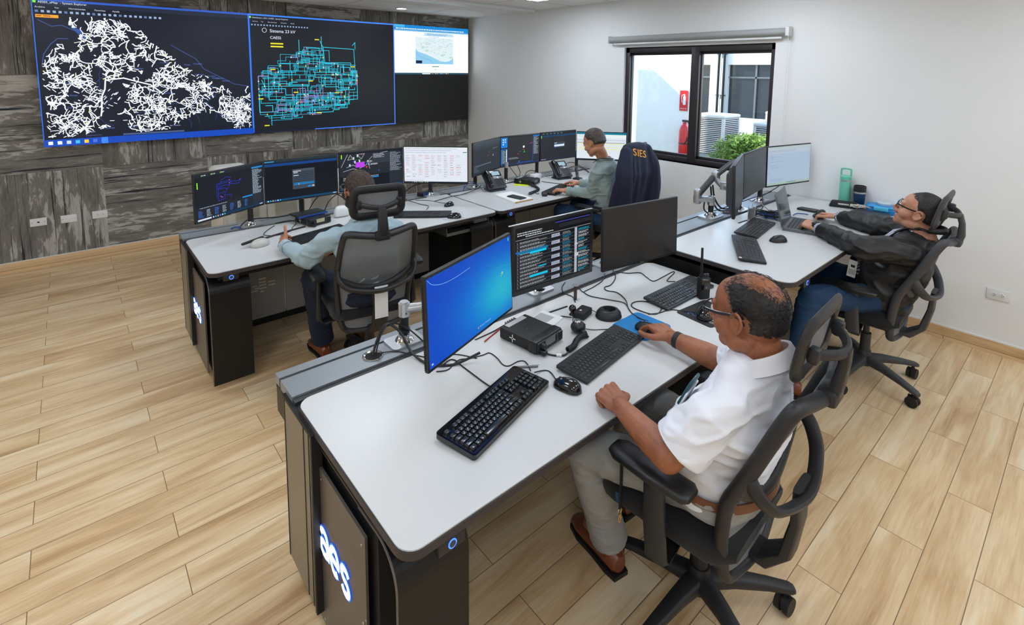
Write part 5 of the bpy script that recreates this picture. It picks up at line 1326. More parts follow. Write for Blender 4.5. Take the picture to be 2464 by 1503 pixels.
# palm microphone with coiled cord, near desk
t = thing('palm_microphone', 'black palm microphone with a silver button standing by the coiled cord', 'microphone', (-3.03, -4.995, DT), rotz=R(-10))
b = MB(); b.ell((0, 0, 0.026), (0.034, 0.032, 0.026), zmin=-0.9); b.rbox((0, -0.036, 0.02), (0.022, 0.03, 0.016), 0.006); b.build('body', M_black, t)
MB().lathe([(0, 0.006), (0.012, 0.006), (0.015, 0.002), (0.016, 0)], n=24, M=Matrix.Translation((0.0, 0.006, 0.050))).build('silver_button', M_chrome, t)
h_ = MB()
for sx in (-0.018, 0.018): h_.cyl((sx, -0.018, 0.038), (sx * 1.05, -0.024, 0.042), 0.004, n=10)
h_.build('screw', M_dgrey, t)
def coil(pts, rad, wire, turns, label, mat=None):
    P_ = catmull([Vector(p) for p in pts], 24); L = [0.0]
    for a, b in zip(P_, P_[1:]): L.append(L[-1] + (b - a).length)
    N = turns * 14; out = []
    for i in range(N + 1):
        s_ = L[-1] * i / N; k = min(len(P_) - 2, max(0, int(np.searchsorted(L, s_)) - 1)); f = (s_ - L[k]) / max(1e-9, L[k + 1] - L[k])
        p = P_[k].lerp(P_[k + 1], min(1, max(0, f))); d = (P_[k + 1] - P_[k]).normalized(); x = d.cross(Vector((0, 0, 1))).normalized(); y = x.cross(d)
        a = 2 * PI * i / 14; out.append(p + x * rad * math.cos(a) + y * rad * math.sin(a))
    return tag(MB().tube(out, wire, 6, smooth_pts=0).build('coiled_cord', mat or M_cable), label, 'cable')
coil([(-3.190, -5.083, DT + 0.014), (-3.150, -5.078, DT + 0.014), (-3.105, -5.055, DT + 0.014), (-3.065, -5.045, DT + 0.014), (-3.035, -5.052, DT + 0.014)], 0.0105, 0.0028, 30, 'black coiled microphone cord on the near desk')
cable([(-3.296, -5.012, 0.012), (-3.27, -5.034, 0.004), (-3.25, -5.06), (-3.22, -5.088), (-3.195, -5.09, 0.006)], 0.0035, 'black microphone lead with a white tag, plugged into the near radio')
t = thing('cable_tag', 'small white tag on the microphone lead by the near radio', 'tag', (-3.235, -5.077, DT), rotz=R(-40))
MB().rbox((0, 0, 0.006), (0.022, 0.011, 0.010), 0.003).build('sleeve', M_paper, t); MB().box((0.018, 0.008, 0.012), (0.02, 0.0012, 0.022)).build('flag', M_paper, t)
cable([(-3.03, -4.965, 0.02), (-2.99, -4.93, 0.004), (-2.96, -4.90), (-2.925, -4.87, 0.01)], 0.0022, 'thin black lead from the palm microphone to the ball camera')
# ball webcam on a short post
t = thing('desk_camera', 'small black ball camera on the near desk beside the power adapter', 'camera', (-2.925, -4.865, DT))
MB().ell((0, 0, 0.030), (0.018, 0.018, 0.018)).build('ball', M_gloss, t); MB().lathe([(0, 0), (0.016, 0), (0.012, 0.006), (0.005, 0.014)], n=20).build('stand', M_black, t)
t = thing('grommet_post', 'short dark brown post standing at the edge of the grey rail on the near desk', 'post', (-2.795, -4.765, DT))
MB().cyl((0, 0, 0), (0, 0, 0.075), 0.0085, n=18).build('post', P('dark_brown', (58, 48, 44), 0.4), t); MB().lathe([(0.0, 0.075), (0.016, 0.075), (0.016, 0.081), (0, 0.081)], n=20).build('cap', M_silver, t)
# power adapter and charger cradle
t = thing('power_adapter', 'black power adapter block between the microphone and the round charger', 'adapter', (-2.897, -4.905, DT), rotz=R(15))
MB().rbox((0, 0, 0.0165), (0.092, 0.056, 0.033), 0.006).build('body', M_black2, t); MB().box((-0.015, 0.004, 0.0332), (0.012, 0.009, 0.0004)).build('sticker', P('pink_sticker', (230, 196, 186), 0.6), t)
t = thing('charger_cradle', 'round black radio charger cradle, empty, on the near desk', 'charger', (-2.812, -4.99, DT), rotz=R(60))
b = MB(); b.lathe([(0.0, 0), (0.054, 0), (0.058, 0.006), (0.053, 0.026), (0.043, 0.038), (0.036, 0.041), (0.030, 0.041), (0.027, 0.030), (0.026, 0.012), (0.0, 0.012)], n=40, sx=0.9, sy=1.08); b.build('body', M_black, t)
p_ = MB(); p_.rbox((0, 0.01, 0.02), (0.036, 0.03, 0.02), 0.004); p_.build('pocket', M_black2, t)
c_ = MB()
for i in range(3): c_.box((-0.008 + i * 0.006, 0.026, 0.036), (0.0022, 0.003, 0.014))
c_.build('contact', M_chrome, t)
cable([(-2.865, -4.915, 0.012), (-2.855, -4.90, 0.02), (-2.85, -4.925, 0.018), (-2.845, -4.95, 0.012)], 0.0018, 'thin lead joining the adapter and the round charger')
cable(pc([(1325, 765), (1350, 762), (1375, 765, 0.01)]), 0.0028, 'black lead running from the notepad into the power adapter')
# note tablet, sticks, pen
t = slab('clipboard', 'white board with a grey sheet lying behind the near radio', 'clipboard', [(-3.11, -4.775), (-3.012, -4.752), (-2.985, -4.865), (-3.075, -4.89)], DT, 0.006, M_white, 0.012)
MB().box((-0.012, 0.012, 0.0065), (0.062, 0.075, 0.001), rot=R(12)).build('sheet', P('grey_sheet', (168, 168, 172), 0.5), t)
tag(MB().rbox((0, 0, 0), (0.135, 0.010, 0.004), 0.0015).build('black_ruler', M_black2, None, (-2.95, -4.787, DT + 0.002), R(-5)), 'thin black strip lying on the near desk by the rail', 'strip')
t = thing('pen', 'slim dark pen with a steel clip behind the glossy keyboard', 'pen', (-3.385, -5.055, DT + 0.005), rotz=R(-35))
MB().cyl((-0.045, 0, 0), (0.04, 0, 0), 0.004, n=12).build('barrel', M_steel, t); MB().box((0.03, 0, 0.0045), (0.03, 0.002, 0.0015)).build('clip', M_chrome, t)
# walkie talkie
t = thing('walkie_talkie', 'black walkie talkie with a long antenna standing on the near desk', 'radio', (-2.277, -5.168, DT), rotz=R(-28))
MB().rbox((0, 0, 0.056), (0.056, 0.036, 0.112), 0.006, taper=1.04).build('body', M_black2, t)
f = MB(); f.rbox((0, -0.0185, 0.08), (0.05, 0.004, 0.055), 0.002); f.build('front_face', M_gloss, t)
a_ = MB(); a_.cyl((-0.014, 0.002, 0.11), (-0.016, 0.002, 0.265), 0.0066, 0.0058, n=14); a_.cyl((-0.014, 0.002, 0.11), (-0.014, 0.002, 0.125), 0.009, n=14); a_.build('antenna', M_black2, t)
k_ = MB()
for sx in (0.006, 0.021): k_.cyl((sx, 0.002, 0.112), (sx, 0.002, 0.127), 0.0065, n=14)
k_.build('knob', M_dgrey, t)
l_ = MB(); text_mb(l_, 'MOTOROLA', 0.0052, Matrix.Translation((0, -0.0209, 0.103)) @ Matrix.Rotation(R(90), 4, 'X')); text_mb(l_, 'DP50', 0.004, Matrix.Translation((0.004, -0.0209, 0.062)) @ Matrix.Rotation(R(90), 4, 'X')); l_.build('lettering', M_paper, t)

def grommet(x, y, z, label):
    t = thing('cable_grommet', label, 'grommet', (x, y, z))
    MB().lathe([(0.040, 0), (0.041, 0.003), (0.036, 0.0045), (0.031, 0.002), (0.030, -0.001)], n=36).build('ring', M_chrome, t)
    MB().lathe([(0, 0.0008), (0.031, 0.0008)], n=32).build('hole', P('dark_hole', (8, 8, 9), 0.8), t)
grommet(-3.81, -4.597, DT, 'chrome ringed cable hole in the grey rail of the near desk')
grommet(-1.02, -4.65, 0.85, 'chrome ringed cable hole in the rail of the raised desk')
# near desk cables
cable([(-3.81, -4.597, 0.0), (-3.78, -4.58, 0.05), (-3.74, -4.58, 0.10), (-3.70, -4.62, 0.07), (-3.69, -4.70, 0.01), (-3.67, -4.80, 0.0), (-3.60, -4.86, 0.0), (-3.5, -4.90, 0.03)], 0.0052, 'thick black cable rising from the near grommet and passing under the blue monitor')
cable([(-3.80, -4.60, 0.0), (-3.77, -4.59, 0.07), (-3.73, -4.59, 0.105), (-3.66, -4.60, 0.07), (-3.60, -4.68, 0.0), (-3.60, -4.76, 0.0), (-3.66, -4.80, 0.0), (-3.62, -4.84, 0.002)], 0.0032, 'thin black cable looping beside the near monitor arm')
cable([(-3.785, -4.60, 0.004), (-3.72, -4.63), (-3.68, -4.70), (-3.62, -4.78), (-3.55, -4.80), (-3.50, -4.88, 0.0)], 0.0022, 'thin black lead crossing the near desk rail')
cable([(-3.66, -4.60, 0.13), (-3.637, -4.575, 0.105), (-3.66, -4.555, 0.08), (-3.68, -4.58, 0.06), (-3.65, -4.6, 0.045), (-3.63, -4.57, 0.05)], 0.004, 'black cable wound round the pole of the near monitor arm')
cable(pc([(1050, 895), (1078, 890), (1102, 868), (1130, 863), (1162, 855), (1178, 850), (1196, 862), (1210, 878), (1225, 881), (1248, 870), (1265, 872), (1277, 893, 0.006)]), 0.0023, 'thin wavy black lead running from the blue monitor to the glossy keyboard')
cable(pc([(1062, 882, 0.01), (1080, 868), (1095, 868), (1112, 882), (1140, 903), (1160, 918), (1182, 933, 0.004)]), 0.0028, 'black keyboard cord leaving the left side of the glossy keyboard')
cable(pc([(1286, 897, 0.006), (1310, 892), (1325, 897), (1337, 914, 0.012)]), 0.0024, 'short curved cord of the shiny near mouse')
cable([(-3.25, -4.79, 0.02), (-3.27, -4.76, 0.006), (-3.32, -4.77), (-3.40, -4.80, 0.002)], 0.0026, 'red lead behind the near radio', M_cabler)
cable([(-3.22, -4.79, 0.02), (-3.24, -4.75, 0.006), (-3.32, -4.755), (-3.42, -4.76)], 0.0026, 'black lead behind the near radio')
cable(pc([(1475, 650), (1481, 668), (1470, 686), (1455, 692), (1460, 700), (1485, 705), (1505, 722), (1513, 745), (1530, 762), (1552, 772, 0.02)]), 0.0028, 'black cord from the switched off monitor to the mouse on the blue pad')
cable(pc([(1404, 703), (1420, 713), (1465, 722), (1500, 729), (1512, 742), (1522, 756), (1545, 769), (1560, 773)]), 0.0026, 'long thin black lead crossing the middle of the near desk')
cable(pc([(1480, 654), (1510, 658), (1540, 657), (1555, 667), (1572, 677), (1595, 667), (1618, 655), (1622, 658), (1605, 676), (1625, 678, 0.006)]), 0.0026, 'black keyboard cord bending behind the walkie talkie keyboard')
cable(pc([(1565, 727), (1535, 726), (1520, 732), (1525, 742), (1560, 755), (1580, 756), (1590, 748), (1590, 740), (1575, 730)]), 0.0028, 'looped black cord between the keyboard and the blue pad')
cable(pc([(1560, 757), (1585, 754), (1612, 746), (1640, 749), (1672, 752, 0.012)]), 0.0028, 'cord of the contoured mouse on the black pad')
cable(pc([(1455, 658), (1450, 675), (1430, 690), (1410, 700), (1402, 703), (1392, 692), (1385, 687)]), 0.0024, 'thin black lead hanging at the edge of the near rail')
cable(pc([(1360, 680), (1352, 692), (1358, 706), (1378, 715), (1384, 728, 0.0)]), 0.0026, 'black lead dropping from the near rail to the ball camera')
cable([(-3.0, -5.01, 0.01), (-2.96, -5.03), (-2.93, -5.05), (-2.91, -5.07, 0.003)], 0.002, 'short thin lead right of the palm microphone')

# desk phones
M_phone = P('graphite_phone', (52, 54, 60), 0.4); M_lcd = glow('phone_lcd', (176, 210, 226), 0.85)
def phone(x, y, z, yaw, label):
    t = thing('desk_phone', label, 'telephone', (x, y, z), rotz=R(yaw))
    MB().rbox((0, 0.0, 0.008), (0.17, 0.14, 0.016), 0.006).build('foot_stand', M_phone, t)
    A = Matrix.Translation((0, -0.055, 0.018)) @ Matrix.Rotation(R(42), 4, 'X')
    b = MB(); b.rbox((0, 0.105, 0.008), (0.205, 0.215, 0.022), 0.008, M=A); b.rbox((0, 0.06, 0.035), (0.12, 0.03, 0.09), 0.006); body = b.build('body', M_phone, t)
    MB().rbox((0.038, 0.168, 0.021), (0.118, 0.066, 0.006), 0.004, M=A).build('display_bezel', M_gloss, body)
    MB().box((0.036, 0.168, 0.0245), (0.086, 0.046, 0.001), M=A).build('display', M_lcd, body)
    MB().rbox((0.045, 0.122, 0.0195), (0.10, 0.028, 0.004), 0.004, M=A).build('silver_panel', P('phone_silver', (130, 134, 142), 0.35, metal=0.4), body)
    MB().lathe([(0, 0.003), (0.011, 0.002), (0.013, 0)], n=20, M=A @ Matrix.Translation((0.045, 0.118, 0.021))).build('navigation_button', M_silver, body)
    k = MB()
    for i in range(4):
        for j in range(4): k.rbox((0.012 + i * 0.022, 0.095 - j * 0.021, 0.0205), (0.016, 0.013, 0.004), 0.002, seg=1, M=A)
    k.build('keypad', M_black, body)
    h = MB(); h.tube([(-0.068, 0.012, 0.028), (-0.068, 0.03, 0.042), (-0.068, 0.105, 0.050), (-0.068, 0.18, 0.042), (-0.068, 0.2, 0.028)], [0.020, 0.022, 0.017, 0.022, 0.020], 14, smooth_pts=6, M=A, flat=0.8)
    h.build('handset', M_gloss, t)
    return t
phone(-1.60, -2.635, DT, -8.0, 'graphite desk phone with a lit display at the left end of the corner desk')
phone(-0.70, -2.66, DT, -10.0, 'graphite desk phone with a lit display beside the seated man in the corner')
# corner desk: paper pad, mobile phone, microphone, adapter
slab('paper_pad', 'stack of white paper on a tan envelope on the corner desk', 'paper', [(-1.75, -2.815), (-1.79, -3.14), (-1.575, -3.145), (-1.545, -2.825)], DT, 0.014, M_paper, 0.003)
tag(MB().rbox((0, 0, 0), (0.21, 0.012, 0.008), 0.002).build('envelope_edge', M_tan, None, (-1.68, -3.147, DT + 0.005), 0.0), 'tan envelope edge showing under the white paper stack', 'envelope')
t = thing('mobile_phone', 'dark mobile phone lying on the white paper stack', 'phone', (-1.675, -3.04, DT + 0.0145), rotz=R(8))
MB().rbox((0, 0, 0.005), (0.082, 0.165, 0.010), 0.004).build('case', P('dark_green_case', (26, 40, 38), 0.4), t); MB().rbox((0, 0.0, 0.0102), (0.070, 0.14, 0.001), 0.0004, seg=1).build('screen', P('phone_glass', (70, 68, 72), 0.12), t)
coil([(-1.23, -2.75, DT + 0.014), (-1.24, -2.83, DT + 0.014), (-1.30, -2.93, DT + 0.014), (-1.40, -2.975, DT + 0.014), (-1.485, -3.00, DT + 0.014)], 0.011, 0.003, 30, 'black coiled cord curving in front of the corner radio')
cable([(-1.39, -2.98), (-1.40, -3.02), (-1.405, -3.05, 0.01)], 0.003, 'short black lead of the corner microphone')
t = thing('palm_microphone', 'black hand microphone with a grille beside the hands of the corner man', 'microphone', (-1.385, -3.10, DT), rotz=R(-40))
MB().rbox((0, 0, 0.015), (0.055, 0.085, 0.03), 0.012, taper=0.85).build('body', M_black, t)
g = MB()
for i in range(5): g.box((0, 0.018 - i * 0.008, 0.0305), (0.036, 0.003, 0.001))
g.build('grille', M_steel, t)
t = thing('white_adapter', 'white power adapter block amid cables on the corner desk', 'adapter', (-0.93, -2.50, DT), rotz=R(10)); MB().rbox((0, 0, 0.025), (0.13, 0.07, 0.05), 0.008).build('body', M_white, t)
t = thing('phone_holder', 'small dark stand with a tilted phone right of the typing man', 'holder', (-0.60, -2.80, DT), rotz=R(20))
MB().rbox((0, 0, 0.008), (0.08, 0.08, 0.016), 0.004).build('base', M_black, t); MB().rbox((0, 0, 0), (0.07, 0.008, 0.13), 0.003, M=Matrix.Translation((0, 0.01, 0.08)) @ Matrix.Rotation(R(-12), 4, 'X')).build('phone', M_gloss, t)
for i, p in enumerate(([(-1.24, -2.42, 0.16), (-1.20, -2.47, 0.08), (-1.15, -2.50, 0.01), (-1.08, -2.46, 0.0), (-0.98, -2.42, 0.03)],
          [(-1.25, -2.43, 0.16), (-1.16, -2.44, 0.17), (-1.12, -2.46, 0.09), (-1.16, -2.50, 0.01), (-1.05, -2.52, 0.0)],
          [(-1.10, -2.50, 0.0), (-1.0, -2.43, 0.06), (-0.9, -2.42, 0.07), (-0.82, -2.44, 0.02)],
          [(-0.60, -2.55, 0.01), (-0.50, -2.52, 0.10), (-0.40, -2.54, 0.12), (-0.30, -2.60, 0.06), (-0.24, -2.66, 0.0)],
          [(-0.62, -2.58, 0.0), (-0.50, -2.57, 0.07), (-0.38, -2.60, 0.08), (-0.28, -2.68, 0.01)],
          [(-0.86, -2.52, 0.02), (-0.78, -2.58, 0.0), (-0.66, -2.62, 0.01), (-0.60, -2.56, 0.0)],
          [(-1.02, -2.68, 0.01), (-0.96, -2.76, 0.0), (-0.92, -2.86, 0.0)])):
    cable(p, 0.0035 if i != 5 else 0.003, ('black cable dropping from the pole under the blue-strip monitor', 'black cable looping high beside the corner desk pole', 'black cable between the radio and the white adapter', 'black cable arching right of the corner desk phone', 'lower black cable arching right of the corner desk phone', 'white cable trailing from the white adapter', 'thin black lead from the corner radio to the keyboard')[i], M_cablew if i == 5 else None)
for i, p in enumerate(([(-1.85, -2.47, 0.0), (-1.80, -2.44, 0.07), (-1.74, -2.50, 0.06), (-1.70, -2.58, 0.0)], [(-1.88, -2.50, 0.0), (-1.80, -2.46, 0.05), (-1.72, -2.47, 0.05)])):
    cable(p, 0.003, 'blue network cables looping behind the left corner phone', M_cableb, group='blue loops behind the left corner phone')
cable([(-2.30, -2.66), (-2.10, -2.62, 0.004), (-1.95, -2.60), (-1.78, -2.58, 0.02), (-1.70, -2.55, 0.04)], 0.0032, 'black cable lying across the seam of the two far desks')
# far left desk things
t = thing('speaker_mic_cradle', 'pale grey rounded headset base with a black arm on the far left desk', 'headset', (-3.785, -2.915, DT), rotz=R(18))
MB().ell((0, 0, 0.012), (0.062, 0.045, 0.034), zmin=-0.3).build('shell', P('pale_grey_plastic', (186, 188, 180), 0.3), t)
MB().rbox((-0.02, 0.045, 0.03), (0.17, 0.02, 0.016), 0.006, rot=R(10)).build('black_arm', M_black, t)
cable([(-3.73, -2.80), (-3.62, -2.76, 0.0), (-3.50, -2.72, 0.0), (-3.42, -2.70, 0.0)], 0.006, 'thick black cord from the headset base to the keyboard')
cable([(-3.585, -2.53, 0.0), (-3.66, -2.62), (-3.705, -2.71), (-3.64, -2.775), (-3.54, -2.74), (-3.50, -2.66), (-3.44, -2.56), (-3.46, -2.47), (-3.56, -2.47)], 0.0026, 'thin black loop of cord in front of the far left radio')
cable([(-3.80, -2.44, 0.0), (-3.74, -2.42, 0.04), (-3.66, -2.38, 0.03), (-3.5, -2.36, 0.01), (-3.35, -2.36, 0.02)], 0.005, 'thick black cable along the rail of the far left desk')
cable([(-3.30, -2.40, 0.01), (-3.24, -2.42, 0.12), (-3.15, -2.44, 0.17), (-3.05, -2.47, 0.12), (-2.98, -2.5, 0.02)], 0.004, 'black cable arching left of the bearded man')
cable([(-3.20, -2.48, 0.02), (-3.14, -2.45, 0.10), (-3.04, -2.43, 0.14), (-2.95, -2.44, 0.08), (-2.90, -2.48, 0.0)], 0.004, 'second black cable arching behind the bearded man')
cable([(-3.85, -2.43, 0.0), (-3.82, -2.44, 0.01), (-3.79, -2.46, 0.0)], 0.006, 'short blue plug lead at the left end of the far rail', M_cableb)
t = thing('document_scanner', 'small white curved stand in front of the bearded man', 'stand', (-3.11, -2.60, DT)); MB().rbox((0, 0, 0.045), (0.13, 0.07, 0.09), 0.03, taper=0.7, seg=3).build('body', M_white, t)
t = thing('usb_dock', 'small blue and black box with ports on the far desk rail', 'box', (-2.235, -2.405, DT), rotz=R(10))
MB().rbox((0, 0, 0.018), (0.145, 0.06, 0.036), 0.004).build('body', M_black, t); MB().box((0.012, -0.0305, 0.018), (0.12, 0.002, 0.03)).build('blue_front', P('blue_plastic', (26, 74, 160), 0.4), t)
grommet(-2.48, -2.44, DT, 'chrome ringed cable hole behind the far spreadsheet monitor')
cable([(-2.48, -2.44, 0.0), (-2.47, -2.45, 0.06), (-2.42, -2.50, 0.12), (-2.36, -2.58, 0.16), (-2.34, -2.64, 0.2)], 0.005, 'thick black cable climbing from the far grommet to the spreadsheet monitor')
cable([(-2.46, -2.50), (-2.44, -2.66), (-2.42, -2.76), (-2.50, -2.86, 0.004)], 0.0026, 'thin cord of the far right-hand keyboard')
cable([(-2.40, -2.52), (-2.32, -2.60), (-2.28, -2.72), (-2.275, -2.81, 0.01)], 0.0024, 'thin cord of the small far mouse')

# ------------------------------------------------------------------ raised desk things
Z2 = 0.85
t = thing('laptop', 'open grey laptop on the raised desk in front of the reclining man', 'laptop', (-0.945, -5.165, Z2), rotz=R(12))
b = MB(); b.prism(rpoly(-0.17, -0.115, 0.17, 0.115, 0.01), 0, 0.018, smooth=True); b.build('base', P('grey_laptop', (112, 114, 118), 0.35, metal=0.4), t)
k = MB()
for j in range(5):
    for i in range(15): k.rbox((-0.14 + i * 0.02, 0.085 - j * 0.02, 0.0187), (0.0165, 0.0165, 0.0015), 0.0006, seg=1)
k.build('key_field', M_black, t); MB().box((0, -0.065, 0.0183), (0.10, 0.06, 0.0008)).build('touchpad', P('touchpad_grey', (136, 138, 142), 0.3, metal=0.4), t)
A = Matrix.Translation((0, 0.112, 0.016)) @ Matrix.Rotation(R(-14), 4, 'X')
MB().rbox((0, 0.004, 0.112), (0.34, 0.008, 0.224), 0.004, M=A).build('lid', P('grey_laptop', (112, 114, 118), 0.35), t)
MB().box((0, -0.0006, 0.114), (0.318, 0.0012, 0.19), M=A).build('screen', P('laptop_glass', (84, 90, 96), 0.1), t)
v_ = MB()
for i in range(9): v_.box((-0.1705, -0.02 - i * 0.008, 0.009), (0.0012, 0.0035, 0.008))
v_.build('vent', M_black2, t)
def lathe_thing(name, label, cat, x, y, z, parts):
    t = thing(name, label, cat, (x, y, z))
    for nm, prof, mt in parts: MB().lathe(prof, n=36).build(nm, mt, t)
    return t
M_mint = P('mint_green_enamel', (110, 196, 170), 0.4); M_navy = P('navy_enamel', (18, 48, 84), 0.35)
t = lathe_thing('water_bottle', 'tall mint green metal water bottle with a square carrying loop, by the wall', 'bottle', -0.062, -5.125, Z2, [('body', [(0, 0), (0.035, 0), (0.038, 0.006), (0.038, 0.185), (0.036, 0.192)], M_mint), ('steel_band', [(0.036, 0.192), (0.0365, 0.205)], M_silver), ('lid', [(0.038, 0.205), (0.038, 0.232), (0.030, 0.24), (0, 0.24)], M_mint)])
MB().tube([(0.004, -0.032, 0.222), (0.004, -0.034, 0.28), (0.004, -0.022, 0.292), (0.004, 0.022, 0.292), (0.004, 0.034, 0.28), (0.004, 0.032, 0.222)], 0.0065, 10, smooth_pts=4).build('carry_loop', M_mint, t)
lathe_thing('tumbler', 'dark blue tumbler with a black lid beside the mint bottle', 'tumbler', -0.058, -5.225, Z2, [('body', [(0, 0), (0.031, 0), (0.034, 0.006), (0.040, 0.115)], M_navy), ('steel_band', [(0.0395, 0.115), (0.0395, 0.128)], M_silver), ('lid', [(0.0415, 0.128), (0.0415, 0.172), (0.036, 0.174), (0.035, 0.165), (0, 0.165)], M_black)])
t = thing('black_case', 'small black case with white lettering in front of the mint bottle', 'case', (-0.145, -5.15, Z2), rotz=R(-72))
MB().rbox((0, 0, 0.026), (0.20, 0.05, 0.052), 0.01, taper=0.8).build('body', M_black2, t)
l_ = MB(); [l_.box((-0.035 + q * 0.009, -0.0236, 0.030), (0.0062, 0.0012, 0.011)) for q in range(8)]; l_.build('lettering', M_paper, t)
t = thing('lunch_box', 'bright blue plastic lunch box by the wall behind the reclining man', 'box', (-0.085, -5.38, Z2), rotz=R(-80))
MB().rbox((0, 0, 0.022), (0.18, 0.13, 0.044), 0.012).build('body', P('clear_blue_plastic', (22, 130, 206), 0.25), t); MB().rbox((0, 0, 0.05), (0.19, 0.14, 0.014), 0.006).build('lid', P('blue_lid', (30, 152, 224), 0.3), t)
MB().rbox((0, -0.07, 0.04), (0.09, 0.012, 0.03), 0.004).build('clip', P('cyan_clip', (84, 196, 236), 0.35), t)
t = thing('clear_container', 'small clear round container on the blue lunch box', 'container', (-0.07, -5.39, Z2 + 0.058)); MB().lathe([(0, 0), (0.045, 0), (0.05, 0.016), (0.047, 0.02), (0, 0.02)], n=30).build('body', P('milky_plastic', (196, 206, 214), 0.2), t)
slab('closed_laptop', 'closed dark grey laptop lying by the white cable on the raised desk', 'laptop', [(-0.30, -5.235), (-0.14, -5.245), (-0.16, -5.46), (-0.36, -5.45)], Z2, 0.018, P('dark_slate', (58, 60, 64), 0.4), 0.01)
pts = []
rn = random.Random(3)
for i in range(60):
    a = i * 0.55; pts.append((-0.155 + 0.012 * math.cos(a * 0.31) + 0.035 * math.cos(a), -5.27 + 0.065 * math.sin(a * 0.93) , 0.004 + 0.02 * abs(math.sin(a * 1.3))))
cable(pts, 0.0022, 'bunched white cable in front of the blue tumbler', M_cablew, z=Z2 + 0.018)
slab('hard_drive', 'black slim case lying near the reclining man\'s right hand', 'case', [(-0.50, -4.94), (-0.43, -4.95), (-0.42, -5.07), (-0.50, -5.07)], Z2, 0.014, M_black, 0.008)
t = thing('metal_bracket', 'upright steel bracket standing behind the keyboard on the raised desk', 'bracket', (-1.045, -4.845, Z2), rotz=R(-30))
MB().box((0, 0, 0.04), (0.055, 0.002, 0.08)).build('plate', M_silver, t)
q_ = MB()
for sx in (-0.027, 0.027): q_.cyl((sx, 0, 0), (sx, 0, 0.088), 0.004, n=12); q_.ell((sx, 0, 0.09), (0.006, 0.006, 0.006))
q_.build('post', M_chrome, t)
t = thing('cable_hub', 'small black hub with blue plugs behind the open laptop', 'hub', (-0.845, -4.90, Z2), rotz=R(10)); MB().rbox((0, 0, 0.015), (0.15, 0.07, 0.03), 0.006).build('body', M_black, t)
tag(MB().rbox((0, 0, 0), (0.12, 0.012, 0.003), 0.001).build('black_strip', M_black2, None, (-1.145, -4.832, Z2 + 0.0016), R(-3)), 'thin black strip on the raised desk by the steel bracket', 'strip')
cz = lambda pp: pc(pp, Z2)
cable(cz([(1630, 555), (1660, 548), (1690, 545), (1720, 547), (1750, 545), (1775, 530), (1790, 510), (1800, 485, 0.03)]), 0.005, 'thick black cable sweeping along the raised desk rail')
cable(cz([(1632, 556), (1660, 555), (1690, 566), (1710, 572), (1735, 575), (1757, 573, 0.006)]), 0.003, 'black cord reaching the back of the raised desk keyboard')
cable(cz([(1645, 558), (1655, 575), (1670, 588), (1700, 590), (1730, 597), (1750, 590), (1762, 588, 0.006)]), 0.0032, 'black cord of the slanted keyboard with the sticker')
cable(cz([(1765, 537), (1740, 534), (1725, 545), (1705, 558), (1702, 570)]), 0.0024, 'thin black lead by the folding arm base')
cable(cz([(1820, 584), (1835, 586), (1850, 584)]), 0.002, 'short thin cord of the plain black mouse')
cable([(-1.17, -4.61, 0.22), (-1.15, -4.62, 0.12), (-1.10, -4.64, 0.05), (-1.03, -4.66, 0.03), (-0.98, -4.70, 0.05)], 0.006, 'thick black cable hanging from the folding monitor arm', z=Z2)
cable([(-1.18, -4.60, 0.21), (-1.165, -4.61, 0.11), (-1.12, -4.63, 0.035), (-1.04, -4.65, 0.015), (-0.97, -4.69, 0.03)], 0.006, 'second thick black cable hanging from the folding monitor arm', z=Z2)
cable([(-1.25, -4.60, 0.13), (-1.26, -4.60, 0.06), (-1.235, -4.61, 0.03), (-1.19, -4.60, 0.02), (-1.12, -4.62, 0.004)], 0.005, 'short thick black cable beside the folding arm pole', z=Z2)
for i in range(7):
    rn = random.Random(20 + i); p = []; cx, cy = -0.93 + 0.03 * (i % 3), -4.87 - 0.035 * (i // 3)
    for k in range(12):
        a = k * 1.05 + i; p.append((cx + (0.05 + 0.02 * rn.random()) * math.cos(a), cy + (0.055 + 0.03 * rn.random()) * math.sin(a * 0.8), 0.004 + 0.04 * rn.random()))
    cable(p, 0.003, ('tangled black cords between the keyboard and the laptop' if i < 5 else 'tangled blue network cords beside the open laptop'), M_cable if i < 5 else M_cableb, z=Z2, group='black cord tangle by the laptop' if i < 5 else 'blue cord tangle by the laptop')
cable([(-0.50, -4.66, 0.13), (-0.54, -4.70, 0.04), (-0.62, -4.74, 0.0), (-0.74, -4.78, 0.0), (-0.86, -4.83, 0.01), (-0.9, -4.87, 0.02)], 0.004, 'black cable running from the right arm pole to the cord tangle', z=Z2)
cable([(-0.28, -4.74, 0.20), (-0.27, -4.72, 0.12), (-0.33, -4.68, 0.07), (-0.42, -4.64, 0.03), (-0.55, -4.63, 0.01)], 0.0035, 'black cable with a ferrite drooping under the document monitor', z=Z2)
cable([(-0.98, -4.82, 0.0), (-0.93, -4.80, 0.09), (-0.86, -4.82, 0.08), (-0.80, -4.88, 0.01)], 0.0035, 'white cable with an orange plug arching behind the keyboard', M_cablew, z=Z2)
cable([(-0.72, -5.0, 0.004), (-0.66, -5.0, 0.006), (-0.62, -5.03, 0.004), (-0.64, -5.07, 0.01)], 0.004, 'blue cable curling right of the open laptop', M_cableb, z=Z2)
